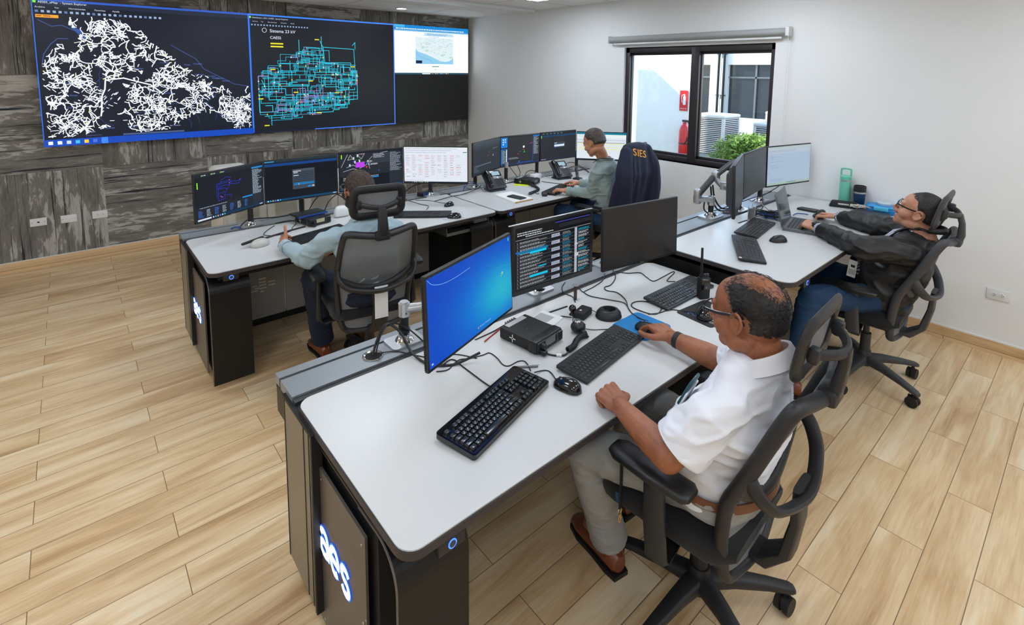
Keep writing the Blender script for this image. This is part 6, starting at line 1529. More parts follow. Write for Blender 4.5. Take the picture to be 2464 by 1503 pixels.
# ------------------------------------------------------------------ mesh chairs
def mesh_fabric(name, rgb, scale=420.0, open_=0.38):
    m = bpy.data.materials.new(name); nt, b = nodes(m)
    b.inputs['Base Color'].default_value = (*lin(rgb), 1); b.inputs['Roughness'].default_value = 0.6
    tc = nt.nodes.new('ShaderNodeTexCoord'); sp = nt.nodes.new('ShaderNodeSeparateXYZ'); nt.links.new(tc.outputs['Object'], sp.inputs[0])
    h = math_n(nt, 'SINE', math_n(nt, 'MULTIPLY', sp.outputs[0], scale * 2.2)); v = math_n(nt, 'SINE', math_n(nt, 'MULTIPLY', sp.outputs[2], scale * 3.6))
    hole = math_n(nt, 'MULTIPLY', math_n(nt, 'GREATER_THAN', h, -0.35), math_n(nt, 'GREATER_THAN', v, -0.25))
    al = math_n(nt, 'SUBTRACT', 1.0, math_n(nt, 'MULTIPLY', hole, open_ * 2.0))
    nt.links.new(al, b.inputs['Alpha'])
    return m
M_mesh = mesh_fabric('grey_chair_mesh', (132, 134, 138), open_=0.17)
def chair(x, y, yaw, label, rec=3.0, arm_z=0.69, hr=(0.0, 0.0), frame=None, base_rot=-44, tag_paper=False, seat_w=0.5, hr_tilt=12):
    t = thing('office_chair', label, 'chair', (x, y, 0), rotz=R(yaw))
    F_ = frame or M_chairf
    for i in range(5):
        a = R(base_rot + 72 * i); c, s_ = math.cos(a), math.sin(a)
        l = MB(); M = Matrix.Rotation(a, 4, 'Z')
        l.loft([((0.03, 0, 0.125), 0.034, 0.026, (0, 1, 0), (0, 0, 1)), ((0.12, 0, 0.122), 0.027, 0.022, (0, 1, 0), (0, 0, 1)), ((0.24, 0, 0.105), 0.022, 0.016, (0, 1, 0), (0, 0, 1)), ((0.32, 0, 0.088), 0.020, 0.013, (0, 1, 0), (0, 0, 1)), ((0.335, 0, 0.084), 0.014, 0.010, (0, 1, 0), (0, 0, 1))], M=M, n=16, e=3.5)
        lg = l.build('leg', F_, t)
        w = MB(); M2 = M @ Matrix.Translation((0.305, 0, 0.031)) @ Matrix.Rotation(R(35 + 40 * i), 4, 'Z')
        for sy in (-0.015, 0.015): w.cyl((0, sy - 0.0095, 0), (0, sy + 0.0095, 0), 0.031, n=24, M=M2)
        w.rbox((0, 0, 0.012), (0.05, 0.012, 0.045), 0.005, M=M2); w.cyl((0, 0, 0.03), (0, 0, 0.06), 0.007, n=10, M=M @ Matrix.Translation((0.305, 0, 0.031)))
        w.build('caster', M_black2, lg)
    c_ = MB(); c_.cyl((0, 0, 0.09), (0, 0, 0.18), 0.042, 0.034, n=24); c_.cyl((0, 0, 0.17), (0, 0, 0.29), 0.028, n=24); c_.cyl((0, 0, 0.28), (0, 0, 0.40), 0.017, n=20); c_.build('column', F_, t)
    s_ = MB(); s_.rbox((0, 0.02, 0.40), (0.20, 0.26, 0.05), 0.015); s_.rbox((0, 0.05, 0.432), (seat_w * 0.86, 0.40, 0.022), 0.01); s_.tube([(0.1, 0.05, 0.40), (0.25, 0.05, 0.39)], 0.006, 8, smooth_pts=0); s_.rbox((0.265, 0.05, 0.388), (0.05, 0.03, 0.012), 0.005); s_.build('mechanism', M_black2, t)
    st = MB(); hw = seat_w / 2
    secs = []
    for k in range(13):
        q = k / 12; yy = -0.19 + 0.47 * q; e_ = 1 - abs(2 * q - 1) ** 5; ww_ = hw * (0.80 + 0.2 * min(1, e_ * 1.2)) * (0.94 + 0.06 * q); dz = -0.035 * max(0, (q - 0.8) / 0.2) ** 2
        th = 0.052 * (0.35 + 0.65 * min(1, e_ * 1.3))
        secs.append(((0, yy, 0.465 + dz), ww_, th, (1, 0, 0), (0, 0, 1)))
    st.loft(secs, n=40, e=4.0); st.build('seat', M_seatf, t)
    B = Matrix.Translation((0, -0.1, 0.45)) @ Matrix.Rotation(R(rec), 4, 'X') @ Matrix.Translation((0, 0.1, -0.45))
    # B rotates backwards: rotation about +X by a positive angle sends +z to -y
    def yb(z): return float(np.interp(z, [0.42, 0.52, 0.64, 0.80, 0.95, 1.03], [-0.150, -0.150, -0.165, -0.240, -0.305, -0.345]))
    def hwid(z): return float(np.interp(z, [0.38, 0.50, 0.70, 0.85, 1.03], [0.185, 0.203, 0.222, 0.216, 0.196]))
    fr = MB(); zs = [0.42, 0.50, 0.60, 0.66, 0.72, 0.80, 0.88, 0.945]
    loop = [(-hwid(z), yb(z), z) for z in zs] + [(-0.196, yb(0.985), 0.985), (-0.175, yb(1.0) - 0.004, 0.998), (-0.10, -0.345, 0.985), (0, -0.357, 0.975), (0.10, -0.345, 0.985), (0.175, yb(1.0) - 0.004, 0.998), (0.196, yb(0.985), 0.985)] + [(hwid(z), yb(z), z) for z in reversed(zs)] + [(0.178, -0.152, 0.385), (0.14, -0.156, 0.365), (0, -0.172, 0.358), (-0.14, -0.156, 0.365), (-0.178, -0.152, 0.385)]
    fr.tube(loop, 0.0165, 12, closed=True, smooth_pts=4, M=B, flat=1.3); frame_o = fr.build('back_frame', F_, t)
    lb = MB()
    lum = [(-hwid(0.71), yb(0.71) - 0.005, 0.715), (-0.17, yb(0.68) - 0.02, 0.672), (-0.09, yb(0.65) - 0.04, 0.637), (0, yb(0.64) - 0.05, 0.625), (0.09, yb(0.65) - 0.04, 0.637), (0.17, yb(0.68) - 0.02, 0.672), (hwid(0.71), yb(0.71) - 0.005, 0.715)]
    lb.tube(lum, 0.017, 10, M=B, flat=1.2)
    lb.tube([(hwid(0.76), yb(0.76) - 0.01, 0.76), (0.215, yb(0.74) - 0.05, 0.715), (0.16, yb(0.7) - 0.10, 0.668), (0.0, yb(0.7) - 0.125, 0.642), (-0.16, yb(0.7) - 0.10, 0.668), (-0.215, yb(0.74) - 0.05, 0.715), (-hwid(0.76), yb(0.76) - 0.01, 0.76)], 0.014, 10, M=B, flat=1.7)
    lb.build('lumbar_bar', F_, t)
    spn = MB()
    spn.loft([((0, -0.30, 0.665), 0.055, 0.012, (1, 0, 0), (0, 1, 0)), ((0, -0.295, 0.55), 0.042, 0.016, (1, 0, 0), (0, 1, 0)), ((0, -0.27, 0.43), 0.046, 0.02, (1, 0, 0), (0, 1, 0)), ((0, -0.21, 0.372), 0.05, 0.022, (1, 0, 0), (0, 0.7, 0.7)), ((0, -0.13, 0.375), 0.05, 0.022, (1, 0, 0), (0, 0.7, 0.7)), ((0, -0.02, 0.385), 0.05, 0.022, (1, 0, 0), (0, 0, 1))], M=B, n=18, e=4)
    spn.build('spine', F_, t)
    if tag_paper:
        pp = MB(); pp.box((0, -0.315, 0.555), (0.075, 0.002, 0.15), M=B); pp.box((0.0, -0.318, 0.655), (0.075, 0.002, 0.028), M=B); pp.build('paper_tag', M_paper, t)
    for (z0_, z1_, nm) in ((0.66, 0.985, 'upper_mesh'), (0.375, 0.66, 'lower_mesh')):
        me = MB(); K = 14; N = 12; vs = []
        for k in range(K + 1):
            z = z0_ + (z1_ - z0_) * k / K
            for i in range(N + 1):
                q = -1 + 2 * i / N; zz_ = z
                if nm == 'upper_mesh': zz_ = z - (1 - k / K) * 0.035 * (1 - q * q)
                else: zz_ = z - (k / K) * 0.035 * (1 - q * q)
                vs.append((q * (hwid(z) - 0.008), yb(zz_) - 0.022 * (1 - q * q) - 0.002, zz_))
        me.add(vs, [(k * (N + 1) + i, k * (N + 1) + i + 1, (k + 1) * (N + 1) + i + 1, (k + 1) * (N + 1) + i) for k in range(K) for i in range(N)], 0, True, B)
        me.build(nm, M_mesh, frame_o)
    # headrest
    H = B @ Matrix.Translation((0, -0.315 + hr[0], 1.145 + hr[1])) @ Matrix.Rotation(R(hr_tilt), 4, 'X')
    hd = thing('headrest', None, None); hd.parent = t; hd.name = 'headrest'
    h = MB(); 
    pts = []
    for (px_, pz) in rpoly(-0.136, -0.080, 0.136, 0.080, 0.035, n=5): pts.append((px_, 0.02 - 0.55 * px_ * px_ * -1.0, pz))
    h.tube(pts, 0.0125, 10, closed=True, smooth_pts=0, M=H, flat=1.9)
    h.build('headrest_frame', F_, hd)
    hm = MB(); vs = []; 
    for k in range(9):
        for i in range(13):
            px_ = -0.132 + 0.264 * i / 12; pz = -0.077 + 0.154 * k / 8
            vs.append((px_, 0.022 + 0.55 * px_ * px_, pz))
    hm.add(vs, [(k * 13 + i, k * 13 + i + 1, (k + 1) * 13 + i + 1, (k + 1) * 13 + i) for k in range(8) for i in range(12)], 0, True, H); hm.build('headrest_mesh', M_mesh, hd)
    y_ = MB(); y_.tube([(-0.115, 0.012, 0.0), (-0.06, -0.03, 0.0), (0, -0.045, -0.005), (0.06, -0.03, 0.0), (0.115, 0.012, 0.0)], 0.012, 10, M=H, flat=1.3); 
    y_.rbox((-0.112, 0.004, 0.0), (0.03, 0.03, 0.05), 0.010, M=H); y_.rbox((0.112, 0.004, 0.0), (0.03, 0.03, 0.05), 0.010, M=H)
    y_.loft([((0, -0.36 + hr[0], 1.14 + hr[1]), 0.022, 0.014, (1, 0, 0), (0, 1, 0)), ((0, -0.375 + hr[0] * 0.5, 1.08), 0.026, 0.014, (1, 0, 0), (0, 1, 0)), ((0, -0.378, 1.01), 0.03, 0.018, (1, 0, 0), (0, 1, 0)), ((0, -0.36, 0.955), 0.04, 0.022, (1, 0, 0), (0, 1, 0))], M=B, n=16, e=4)
    y_.rbox((0, -0.360, 0.975), (0.085, 0.055, 0.05), 0.014, M=B)
    y_.build('headrest_stalk', F_, hd)
    for sx in (-1, 1):
        am = thing('armrest', None, None); am.parent = t; am.name = 'armrest'
        p = MB(); xx = sx * 0.295
        p.loft([((xx, -0.10, arm_z - 0.012), 0.030, 0.010, (1, 0, 0), (0, 0, 1)), ((xx, -0.085, arm_z - 0.012), 0.043, 0.017, (1, 0, 0), (0, 0, 1)), ((xx, 0.02, arm_z - 0.012), 0.047, 0.019, (1, 0, 0), (0, 0, 1)), ((xx - sx * 0.006, 0.15, arm_z - 0.012), 0.044, 0.018, (1, 0, 0), (0, 0, 1)), ((xx - sx * 0.01, 0.178, arm_z - 0.014), 0.03, 0.010, (1, 0, 0), (0, 0, 1))], n=24, e=3)
        p.build('arm_pad', M_black, am)
        q = MB(); q.loft([((sx * 0.285, 0.03, arm_z - 0.03), 0.014, 0.034, (1, 0, 0), (0, 1, 0)), ((sx * 0.29, 0.02, 0.50), 0.016, 0.036, (1, 0, 0), (0, 1, 0)), ((sx * 0.29, 0.01, 0.40), 0.018, 0.034, (1, 0, 0), (0, 1, 0)), ((sx * 0.26, 0.01, 0.372), 0.02, 0.03, (0.7, 0, 0.7 * sx), (0, 1, 0)), ((sx * 0.12, 0.02, 0.40), 0.016, 0.03, (0, 0, 1), (0, 1, 0))], n=18, e=3.5)
        q.build('arm_post', F_, am)
    return t
CH_A = chair(-3.10, -5.645, 3.0, 'near office chair holding the man in the white shirt, grey mesh back with headrest', rec=-1.5, hr=(-0.035, -0.02), frame=M_chairf)
CH_B = chair(-3.335, -3.53, -11.0, 'office chair seen from behind with a white paper tag on its mesh back', rec=0.0, tag_paper=True)
CH_D = chair(-1.0, -5.57, 2.0, 'leaning office chair holding the man in the black jacket by the right wall', rec=1.5, arm_z=0.665, hr=(0.0, -0.01), frame=M_chairg)
CH_C = chair(-0.86, -3.42, 10.0, 'office chair in the corner with a dark blue jacket hung over its back', rec=0.0, arm_z=0.67)

# ------------------------------------------------------------------ people
def remeshed(mb, voxel, smooth=6, disp=None, fac=0.5):
    me = mb.mesh('tmp', M_black)
    ob = bpy.data.objects.new('tmp', me); COL.objects.link(ob)
    r = ob.modifiers.new('r', 'REMESH'); r.mode = 'VOXEL'; r.voxel_size = voxel
    if smooth:
        s_ = ob.modifiers.new('s', 'SMOOTH'); s_.factor = fac; s_.iterations = smooth
    dg = bpy.context.evaluated_depsgraph_get()
    out = bpy.data.meshes.new_from_object(ob.evaluated_get(dg))
    bpy.data.objects.remove(ob); bpy.data.meshes.remove(me)
    if disp:
        n = len(out.vertices); co = np.empty(n * 3); out.vertices.foreach_get('co', co); co = co.reshape(-1, 3)
        no = np.empty(n * 3); out.vertices.foreach_get('normal', no); no = no.reshape(-1, 3)
        d = disp(co, no); co += no * d[:, None]; out.vertices.foreach_set('co', co.ravel())
    for p in out.polygons: p.use_smooth = True
    out.materials.clear(); out.update()
    return out

def cap_(mb, a, b, ra, rb, n=18):
    """tapered limb piece with round ends"""
    a = Vector(a); b = Vector(b)
    mb.cyl(a, b, ra, rb, n=n); mb.ell(a, (ra, ra, ra), n=n, m=10); mb.ell(b, (rb, rb, rb), n=n, m=10)

def chain(mb, pts, rs):
    P_ = catmull([Vector(p) for p in pts], 5) if len(pts) > 2 else [Vector(p) for p in pts]
    R_ = np.interp(np.linspace(0, 1, len(P_)), np.linspace(0, 1, len(rs)), rs)
    for i in range(len(P_) - 1): cap_(mb, P_[i], P_[i + 1], float(R_[i]), float(R_[i + 1]), 14)

def frame_of(f, u):
    f = Vector(f).normalized(); u = Vector(u); r = f.cross(u).normalized(); u = r.cross(f).normalized()
    return r, f, u        # right, forward, up

def hand(mb, wrist, d, up, side, curl=0.5, spread=0.12, thumb=0.5, s=1.0, curls=None):
    """palm, four fingers of unequal length and a thumb. side +1: thumb towards (d x up)"""
    w = Vector(wrist); d = Vector(d).normalized(); r = d.cross(Vector(up)).normalized(); u = r.cross(d).normalized(); t = r * side
    base = []
    for i, (o, L) in enumerate(((0.032, 0.086), (0.011, 0.089), (-0.011, 0.084), (-0.031, 0.076))):
        k = w + t * (o * s) + d * (L * s) + u * (0.002 * s)
        mb.ell(w + t * o * 0.62 * s + d * 0.02 * s, (0.018 * s, 0.022 * s, 0.0145 * s)); cap_(mb, w + t * (o * 0.6 * s) + d * 0.012 * s, k, 0.0165 * s, 0.0118 * s, 12)
        base.append((k, o))
    lens = (0.072, 0.080, 0.074, 0.058); rad = (0.0092, 0.0095, 0.0090, 0.0078)
    for i, (k, o) in enumerate(base):
        c = curls[i] if curls else curl
        ang = 0.25 + c * 0.7; p = k; dd = (d + t * (o / 0.032 * spread)).normalized()
        for j, fr in enumerate((0.44, 0.31, 0.25)):
            v = dd * math.cos(ang) - u * math.sin(ang); q = p + v * lens[i] * fr * s
            r0 = rad[i] * s * (1 - 0.08 * j); cap_(mb, p, q, r0, r0 * 0.92, 12); p = q; ang += c * (1.15, 0.85, 0)[j]
    tb = w + t * 0.022 * s + d * 0.018 * s - u * 0.004 * s
    k1 = tb + (t * 0.75 + d * 0.65 - u * (0.15 + 0.3 * thumb)).normalized() * 0.044 * s
    k2 = k1 + (t * (0.55 - thumb * 0.5) + d * 0.85 - u * 0.35 * thumb).normalized() * 0.033 * s
    k3 = k2 + (t * (0.25 - thumb * 0.7) + d * 0.9 - u * 0.3 * thumb).normalized() * 0.027 * s
    cap_(mb, tb, k1, 0.0165 * s, 0.0125 * s, 12); cap_(mb, k1, k2, 0.0118 * s, 0.0105 * s, 12); cap_(mb, k2, k3, 0.0105 * s, 0.0088 * s, 12)

def skin_mat(name, rgb, dark):
    m = P(name, rgb, 0.48, var=0.0, bump=0.12, bscale=420, sss=0.12)
    nt = m.node_tree; b = nt.nodes['Principled BSDF']
    g = nt.nodes.new('ShaderNodeTexCoord')
    n1 = noise_n(nt, g.outputs['Object'], 14.0, 5, 0.6); n2 = noise_n(nt, g.outputs['Object'], 160.0, 3, 0.6)
    f = math_n(nt, 'ADD', math_n(nt, 'MULTIPLY', n1, 0.7), math_n(nt, 'MULTIPLY', n2, 0.3))
    c = ramp(nt, f, [(0.35, lin(dark)), (0.55, lin(rgb)), (0.72, tuple(min(1, x * 1.12) for x in lin(rgb)))])
    nt.links.new(c, b.inputs['Base Color'])
    return m

def hair_mat(name, rgb, rgb2, alpha=False):
    m = bpy.data.materials.new(name); nt, b = nodes(m)
    g = nt.nodes.new('ShaderNodeTexCoord')
    mp = nt.nodes.new('ShaderNodeMapping'); mp.inputs['Scale'].default_value = (220, 60, 110); nt.links.new(g.outputs['Object'], mp.inputs['Vector'])
    n = noise_n(nt, mp.outputs[0], 1.0, 4, 0.7, 1.2)
    nt.links.new(ramp(nt, n, [(0.42, lin(rgb)), (0.72, lin(rgb2))]), b.inputs['Base Color'])
    b.inputs['Roughness'].default_value = 0.45
    bp = nt.nodes.new('ShaderNodeBump'); bp.inputs['Strength'].default_value = 0.8; bp.inputs['Distance'].default_value = 0.003
    nt.links.new(n, bp.inputs['Height']); nt.links.new(bp.outputs['Normal'], b.inputs['Normal'])
    return m

def head_prims(mb, HM, hs, fat=1.0):
    def E(c, r, rx=0.0): mb.ell(HM @ (Vector(c) * hs), tuple(k * hs for k in r), rot=(HM.to_3x3() @ Matrix.Rotation(R(rx), 3, 'X')), n=26, m=18)
    def K(a, b, ra, rb): cap_(mb, HM @ (Vector(a) * hs), HM @ (Vector(b) * hs), ra * hs, rb * hs, 14)
    E((0, -0.012, 0.032), (0.0765, 0.094, 0.088)); E((0, -0.03, 0.005), (0.072, 0.074, 0.075)); E((0, 0.032, 0.035), (0.064, 0.062, 0.066))
    E((0, 0.034, -0.022), (0.060 * fat, 0.058, 0.078)); E((0, 0.030, -0.066), (0.052 * fat, 0.056, 0.046)); E((0, 0.066, -0.092), (0.026, 0.024, 0.024))
    for sx in (-1, 1):
        E((sx * 0.042, 0.05, -0.03), (0.026 * fat, 0.034, 0.032)); E((sx * 0.046 * fat, 0.0, -0.068), (0.022, 0.045, 0.026), -20)
        E((sx * 0.031, 0.083, 0.004), (0.014, 0.012, 0.011))
        K((sx * 0.010, 0.098, -0.042), (sx * 0.013, 0.093, -0.043), 0.010, 0.009)
        # ear: rim, lobe and inner shell
        ex = sx * 0.076
        pts = [(ex, 0.010, -0.022), (ex + sx * 0.004, 0.013, -0.002), (ex + sx * 0.009, 0.006, 0.020), (ex + sx * 0.014, -0.010, 0.029), (ex + sx * 0.018, -0.024, 0.016), (ex + sx * 0.016, -0.024, -0.004), (ex + sx * 0.010, -0.014, -0.020), (ex + sx * 0.006, -0.002, -0.032)]
        chain(mb, [HM @ (Vector(p) * hs) for p in pts], [0.0045 * hs, 0.0048 * hs, 0.0045 * hs, 0.0055 * hs])
        E((ex + sx * 0.003, -0.008, 0.0), (0.005, 0.018, 0.024)); E((ex + sx * 0.006, 0.0, -0.026), (0.006, 0.009, 0.009))
    K((-0.036, 0.082, 0.021), (0.036, 0.082, 0.021), 0.0125, 0.0125)
    K((0, 0.092, 0.008), (0, 0.112, -0.030), 0.0075, 0.0115); E((0, 0.108, -0.036), (0.013, 0.013, 0.010))
    K((-0.019, 0.087, -0.0625), (0.019, 0.087, -0.0625), 0.007, 0.007); K((-0.016, 0.085, -0.073), (0.016, 0.085, -0.073), 0.0075, 0.0075)

def hair_shell(parent, body_me, HM, hs, mask, mat, thick=0.009, name='hair', amp=0.002, seed=1, nu=150, nv=96):
    """thin shell following the head; mask(unit dir local) in -1..1, below 0 it sinks under the skin"""
    bvh = BVHTree.FromPolygons([v.co for v in body_me.vertices], [tuple(p.vertices) for p in body_me.polygons])
    c0 = HM @ Vector((0, -0.01 * hs, 0.01 * hs)); vs = []
    for j in range(nv + 1):
        th = -PI / 2 * 0.72 + (PI / 2 * 1.72) * j / nv
        for i in range(nu):
            a = 2 * PI * i / nu; dl = Vector((math.cos(th) * math.cos(a), math.cos(th) * math.sin(a), math.sin(th)))
            dw = (HM.to_3x3() @ dl).normalized()
            hit = bvh.ray_cast(c0 + dw * 0.17, -dw)
            rr = 0.17 - hit[3] if hit[0] is not None and hit[3] < 0.13 else 0.09
            rr = min(rr, 0.118 * hs)
            k = mask(dl); k = max(-1, min(1, k))
            if k < -0.25: vs.append(c0 + dw * min(rr - 0.02, 0.062)); continue
            nn = noise.noise(Vector((dl.x * 26 + seed, dl.y * 9, dl.z * 15))) * amp + noise.noise(Vector((dl.x * 70, dl.y * 24 + seed, dl.z * 60))) * amp * 0.6
            vs.append(c0 + dw * (rr + (thick * min(1, k * 2.2) if k > 0 else 0.012 * k) + nn * (1 if k > 0 else 0) - 0.001))
    mb = MB(); mb.add(vs, [(j * nu + i, j * nu + (i + 1) % nu, (j + 1) * nu + (i + 1) % nu, (j + 1) * nu + i) for j in range(nv) for i in range(nu)] + [tuple(range(nv * nu, nv * nu + nu))], 0, True)
    return mb.build(name, mat, parent), bvh, c0

def wrinkles(seed, amp, joints=()):
    J = [(np.array(p), r, k) for p, r, k in joints]
    def f(co, no):
        out = np.empty(len(co))
        for i, p in enumerate(co):
            v = Vector(p)
            w = noise.noise(Vector((v.x * 7 + seed, v.y * 7, v.z * 15)))
            w2 = 1 - abs(noise.noise(Vector((v.x * 9 + v.z * 5, v.y * 10 + seed, v.z * 20 - v.x * 6)))) * 3.2
            a = amp
            for q, r, k in J:
                d2 = ((p - q) ** 2).sum()
                a += k * math.exp(-d2 / (r * r))
            out[i] = a * (w * 1.0 + max(0, w2) * 1.1 - 0.3)
        return out
    return f

def person(name_label, P_, skin, shirt, trouser, cat='person', voxel=0.004, sleeve='long', belly=0.0, hs=1.0, hair=None, shoe=None, cuff=0.86, wr=0.0035, fat=1.0, width=1.0, shirt_name='shirt', neck_r=0.056, arm=1.0, seed=1, jacket=False, legs=True, collar=None):
    V_ = {k: Vector(v) for k, v in P_.items() if not isinstance(v, (dict, list)) and k not in ('hl', 'hr')}
    t = thing('person', name_label, cat, (V_['pelvis'].x, V_['pelvis'].y, 0))
    OFF = Matrix.Translation(-t.location)
    def put(me, nm, mat, par=None):
        me.transform(OFF if par is None else OFF); me.materials.clear(); me.materials.append(mat); return link(nm, me, par or t)
    hr_, hf, hu = frame_of(P_['hf'], P_['hu']); HM = Matrix((hr_, hf, hu)).transposed().to_4x4(); HM.translation = V_['head']
    sh = (V_['shL'] + V_['shR']) / 2; right = (V_['shR'] - V_['shL']).normalized(); prt = Vector(P_.get('pright', right)).normalized()
    spine_u = (sh - V_['pelvis']).normalized(); front = spine_u.cross(right).normalized() * -1
    if front.y < 0: front = -front
    hipL = V_['pelvis'] - prt * 0.095; hipR = V_['pelvis'] + prt * 0.095
    def torso(mb, g, bel):
        W_ = width
        mb.loft([(V_['pelvis'] - spine_u * 0.07, 0.13 * W_ + g, 0.09 + g, prt, front), (V_['pelvis'] - spine_u * 0.02, (0.172) * W_ + g, 0.118 + g, prt, front), (V_['pelvis'] + spine_u * 0.09 + front * bel * 0.5, 0.168 * W_ + g, 0.115 + g + bel * 0.6, prt, front),
                 (V_['waist'] + front * bel, 0.162 * W_ + g, 0.112 + g + bel, right, front), (V_['chest'] + front * bel * 0.25, 0.172 * W_ + g, 0.112 + g + bel * 0.3, right, front), (sh - spine_u * 0.07, 0.178 * W_ + g, 0.098 + g, right, front),
                 (sh + spine_u * 0.0, 0.168 * W_ + g, 0.086 + g, right, front), (sh + spine_u * 0.035, 0.128 * W_ + g, 0.074 + g, right, front), (sh + spine_u * 0.062, 0.085 * W_ + g, 0.064 + g, right, front), (V_['neck'], neck_r + 0.002 + g, neck_r + 0.002 + g, right, front)], n=40, e=2.25)
    # --- body: one continuous surface
    b = MB(); torso(b, -0.018, belly)
    jaw = HM @ (Vector((0, -0.02, -0.055)) * hs)
    chain(b, [V_['neck'] - Vector((0, 0, 0.02)), V_['neck'].lerp(jaw, 0.5), jaw], [neck_r - 0.006, neck_r - 0.002, neck_r * 0.98])
    head_prims(b, HM, hs, fat)
    for s_ in 'LR':
        a0 = V_['sh' + s_]; e0 = V_['el' + s_]; w0 = V_['wr' + s_]
        cap_(b, a0.lerp(V_['chest'], 0.16) - spine_u * 0.02, e0, 0.046, 0.041 * arm); fm_ = e0.lerp(w0, 0.35); cap_(b, e0, fm_, 0.042 * arm, 0.042 * arm); cap_(b, fm_, w0, 0.042 * arm, 0.027 * arm)
        h = P_['h' + s_.lower()]; hand(b, w0, h['d'], h['u'], h['side'], h.get('curl', 0.4), h.get('spread', 0.12), h.get('thumb', 0.5), h.get('s', 1.0), h.get('curls'))
        k0 = V_['kn' + s_]; n0 = V_['an' + s_]; hp = hipL if s_ == 'L' else hipR
        cap_(b, hp, k0, 0.070, 0.048); cap_(b, k0, n0, 0.046, 0.032); cap_(b, n0, n0 + (Vector(P_['toe' + s_]) - n0) * 0.5, 0.03, 0.028)
    me = remeshed(b, voxel, 4)
    body_w = me.copy()
    body = put(me, 'body', skin)
    # eyes
    ey = MB(); ir = MB()
    for sx in (-1, 1):
        c = HM @ (Vector((sx * 0.031, 0.0865, 0.003)) * hs); ey.ell(OFF @ c, (0.0125 * hs,) * 3, n=14, m=10); ir.ell(OFF @ (c + hf * 0.0075 * hs), (0.0062 * hs,) * 3, n=12, m=8)
    eo = ey.build('eyes', P('eye_white', (226, 220, 214), 0.2), t); ir.build('iris', P('iris_brown', (40, 26, 18), 0.15), eo)
    # --- shirt
    s_b = MB(); torso(s_b, 0.006 + (0.012 if jacket else 0), belly)
    jn = []
    for k in 'LR':
        a0 = V_['sh' + k]; e0 = V_['el' + k]; w0 = V_['wr' + k]
        ex = 0.010 if jacket else 0.0
        if sleeve == 'short':
            q = a0.lerp(e0, 0.80); cap_(s_b, a0.lerp(V_['chest'], 0.12) - spine_u * 0.012, a0.lerp(e0, 0.35), 0.064, 0.068); s_b.cyl(a0.lerp(e0, 0.2), q, 0.066, 0.080, n=26)
        else:
            cap_(s_b, a0.lerp(V_['chest'], 0.10) - spine_u * 0.008, a0.lerp(e0, 0.4), 0.062 + ex, 0.064 + ex); cap_(s_b, a0.lerp(e0, 0.35), e0, 0.064 + ex, 0.060 + ex); fm_ = e0.lerp(w0, 0.4); cap_(s_b, e0, fm_, 0.056 + ex, 0.051 + ex); s_b.cyl(fm_, e0.lerp(w0, cuff), 0.051 + ex, 0.038 + ex * 0.6, n=22)
            jn.append((tuple(e0), 0.10, 0.007)); jn.append((tuple(e0.lerp(w0, 0.6)), 0.07, 0.004))
        jn.append((tuple(a0 * 0.6 + V_['chest'] * 0.4), 0.10, 0.004))
    hem = V_['pelvis'] + spine_u * 0.0
    jn.append((tuple(V_['waist']), 0.16, 0.004))
    me = remeshed(s_b, voxel * 1.25, 12, wrinkles(seed, wr, jn)); shirt_o = put(me, shirt_name, shirt)
    # --- trousers
    tr = MB()
    tr.loft([(V_['pelvis'] - spine_u * 0.085, 0.13 * width, 0.09, prt, front), (V_['pelvis'] - spine_u * 0.03, 0.184 * width, 0.13, prt, front), (V_['pelvis'] + spine_u * 0.035, 0.18 * width, 0.128 + belly * 0.3, prt, front)], n=36)
    for k in 'LR':
        k0 = V_['kn' + k]; n0 = V_['an' + k]; hp = hipL if k == 'L' else hipR
        cap_(tr, hp, k0, 0.088, 0.068); cap_(tr, k0, k0.lerp(n0, 0.3), 0.068, 0.064); tr.cyl(k0.lerp(n0, 0.2), k0.lerp(n0, 0.97), 0.066, 0.070, n=22)
    jn2 = [(tuple(V_['kn' + k]), 0.12, 0.005) for k in 'LR'] + [(tuple(V_['pelvis'] + front * 0.1), 0.14, 0.006)]
    put(remeshed(tr, voxel * 1.4, 5, wrinkles(seed + 5, 0.003, jn2)), 'trousers', trouser)
    for k in 'LR':
        n0 = V_['an' + k]; toe = Vector(P_['toe' + k]); d = (toe - n0); d.z = 0; d.normalize(); r_ = Vector((d.y, -d.x, 0)); g = Vector((n0.x, n0.y, 0))
        so = MB(); so.loft([(g - d * 0.062 + Vector((0, 0, 0.05)), 0.025, 0.03, r_, (0, 0, 1)), (g - d * 0.045 + Vector((0, 0, 0.055)), 0.036, 0.045, r_, (0, 0, 1)), (g + d * 0.01 + Vector((0, 0, 0.060)), 0.040, 0.052, r_, (0, 0, 1)), (g + d * 0.08 + Vector((0, 0, 0.045)), 0.043, 0.034, r_, (0, 0, 1)), (g + d * 0.15 + Vector((0, 0, 0.036)), 0.046, 0.026, r_, (0, 0, 1)), (g + d * 0.20 + Vector((0, 0, 0.030)), 0.034, 0.018, r_, (0, 0, 1)), (g + d * 0.215 + Vector((0, 0, 0.028)), 0.015, 0.008, r_, (0, 0, 1))], n=24, M=OFF)
        so.cyl(OFF @ (g + Vector((0, 0, 0.06))), OFF @ (g + Vector((0, 0, 0.14))), 0.042, 0.045, n=22)
        sh_o = so.build('shoe', shoe or P('brown_leather', (116, 56, 30), 0.3, var=0.2, coat=0.3), t)
        sl = MB(); sl.prism([(OFF @ (g + d * a_ + r_ * b_)).to_tuple()[:2] for a_, b_ in ((-0.07, -0.032), (-0.02, -0.042), (0.06, -0.042), (0.14, -0.05), (0.20, -0.038), (0.222, 0.0), (0.20, 0.038), (0.14, 0.05), (0.06, 0.042), (-0.02, 0.042), (-0.07, 0.032))][::-1], 0.001, 0.018, smooth=True)
        sl.build('sole', M_black2, sh_o)
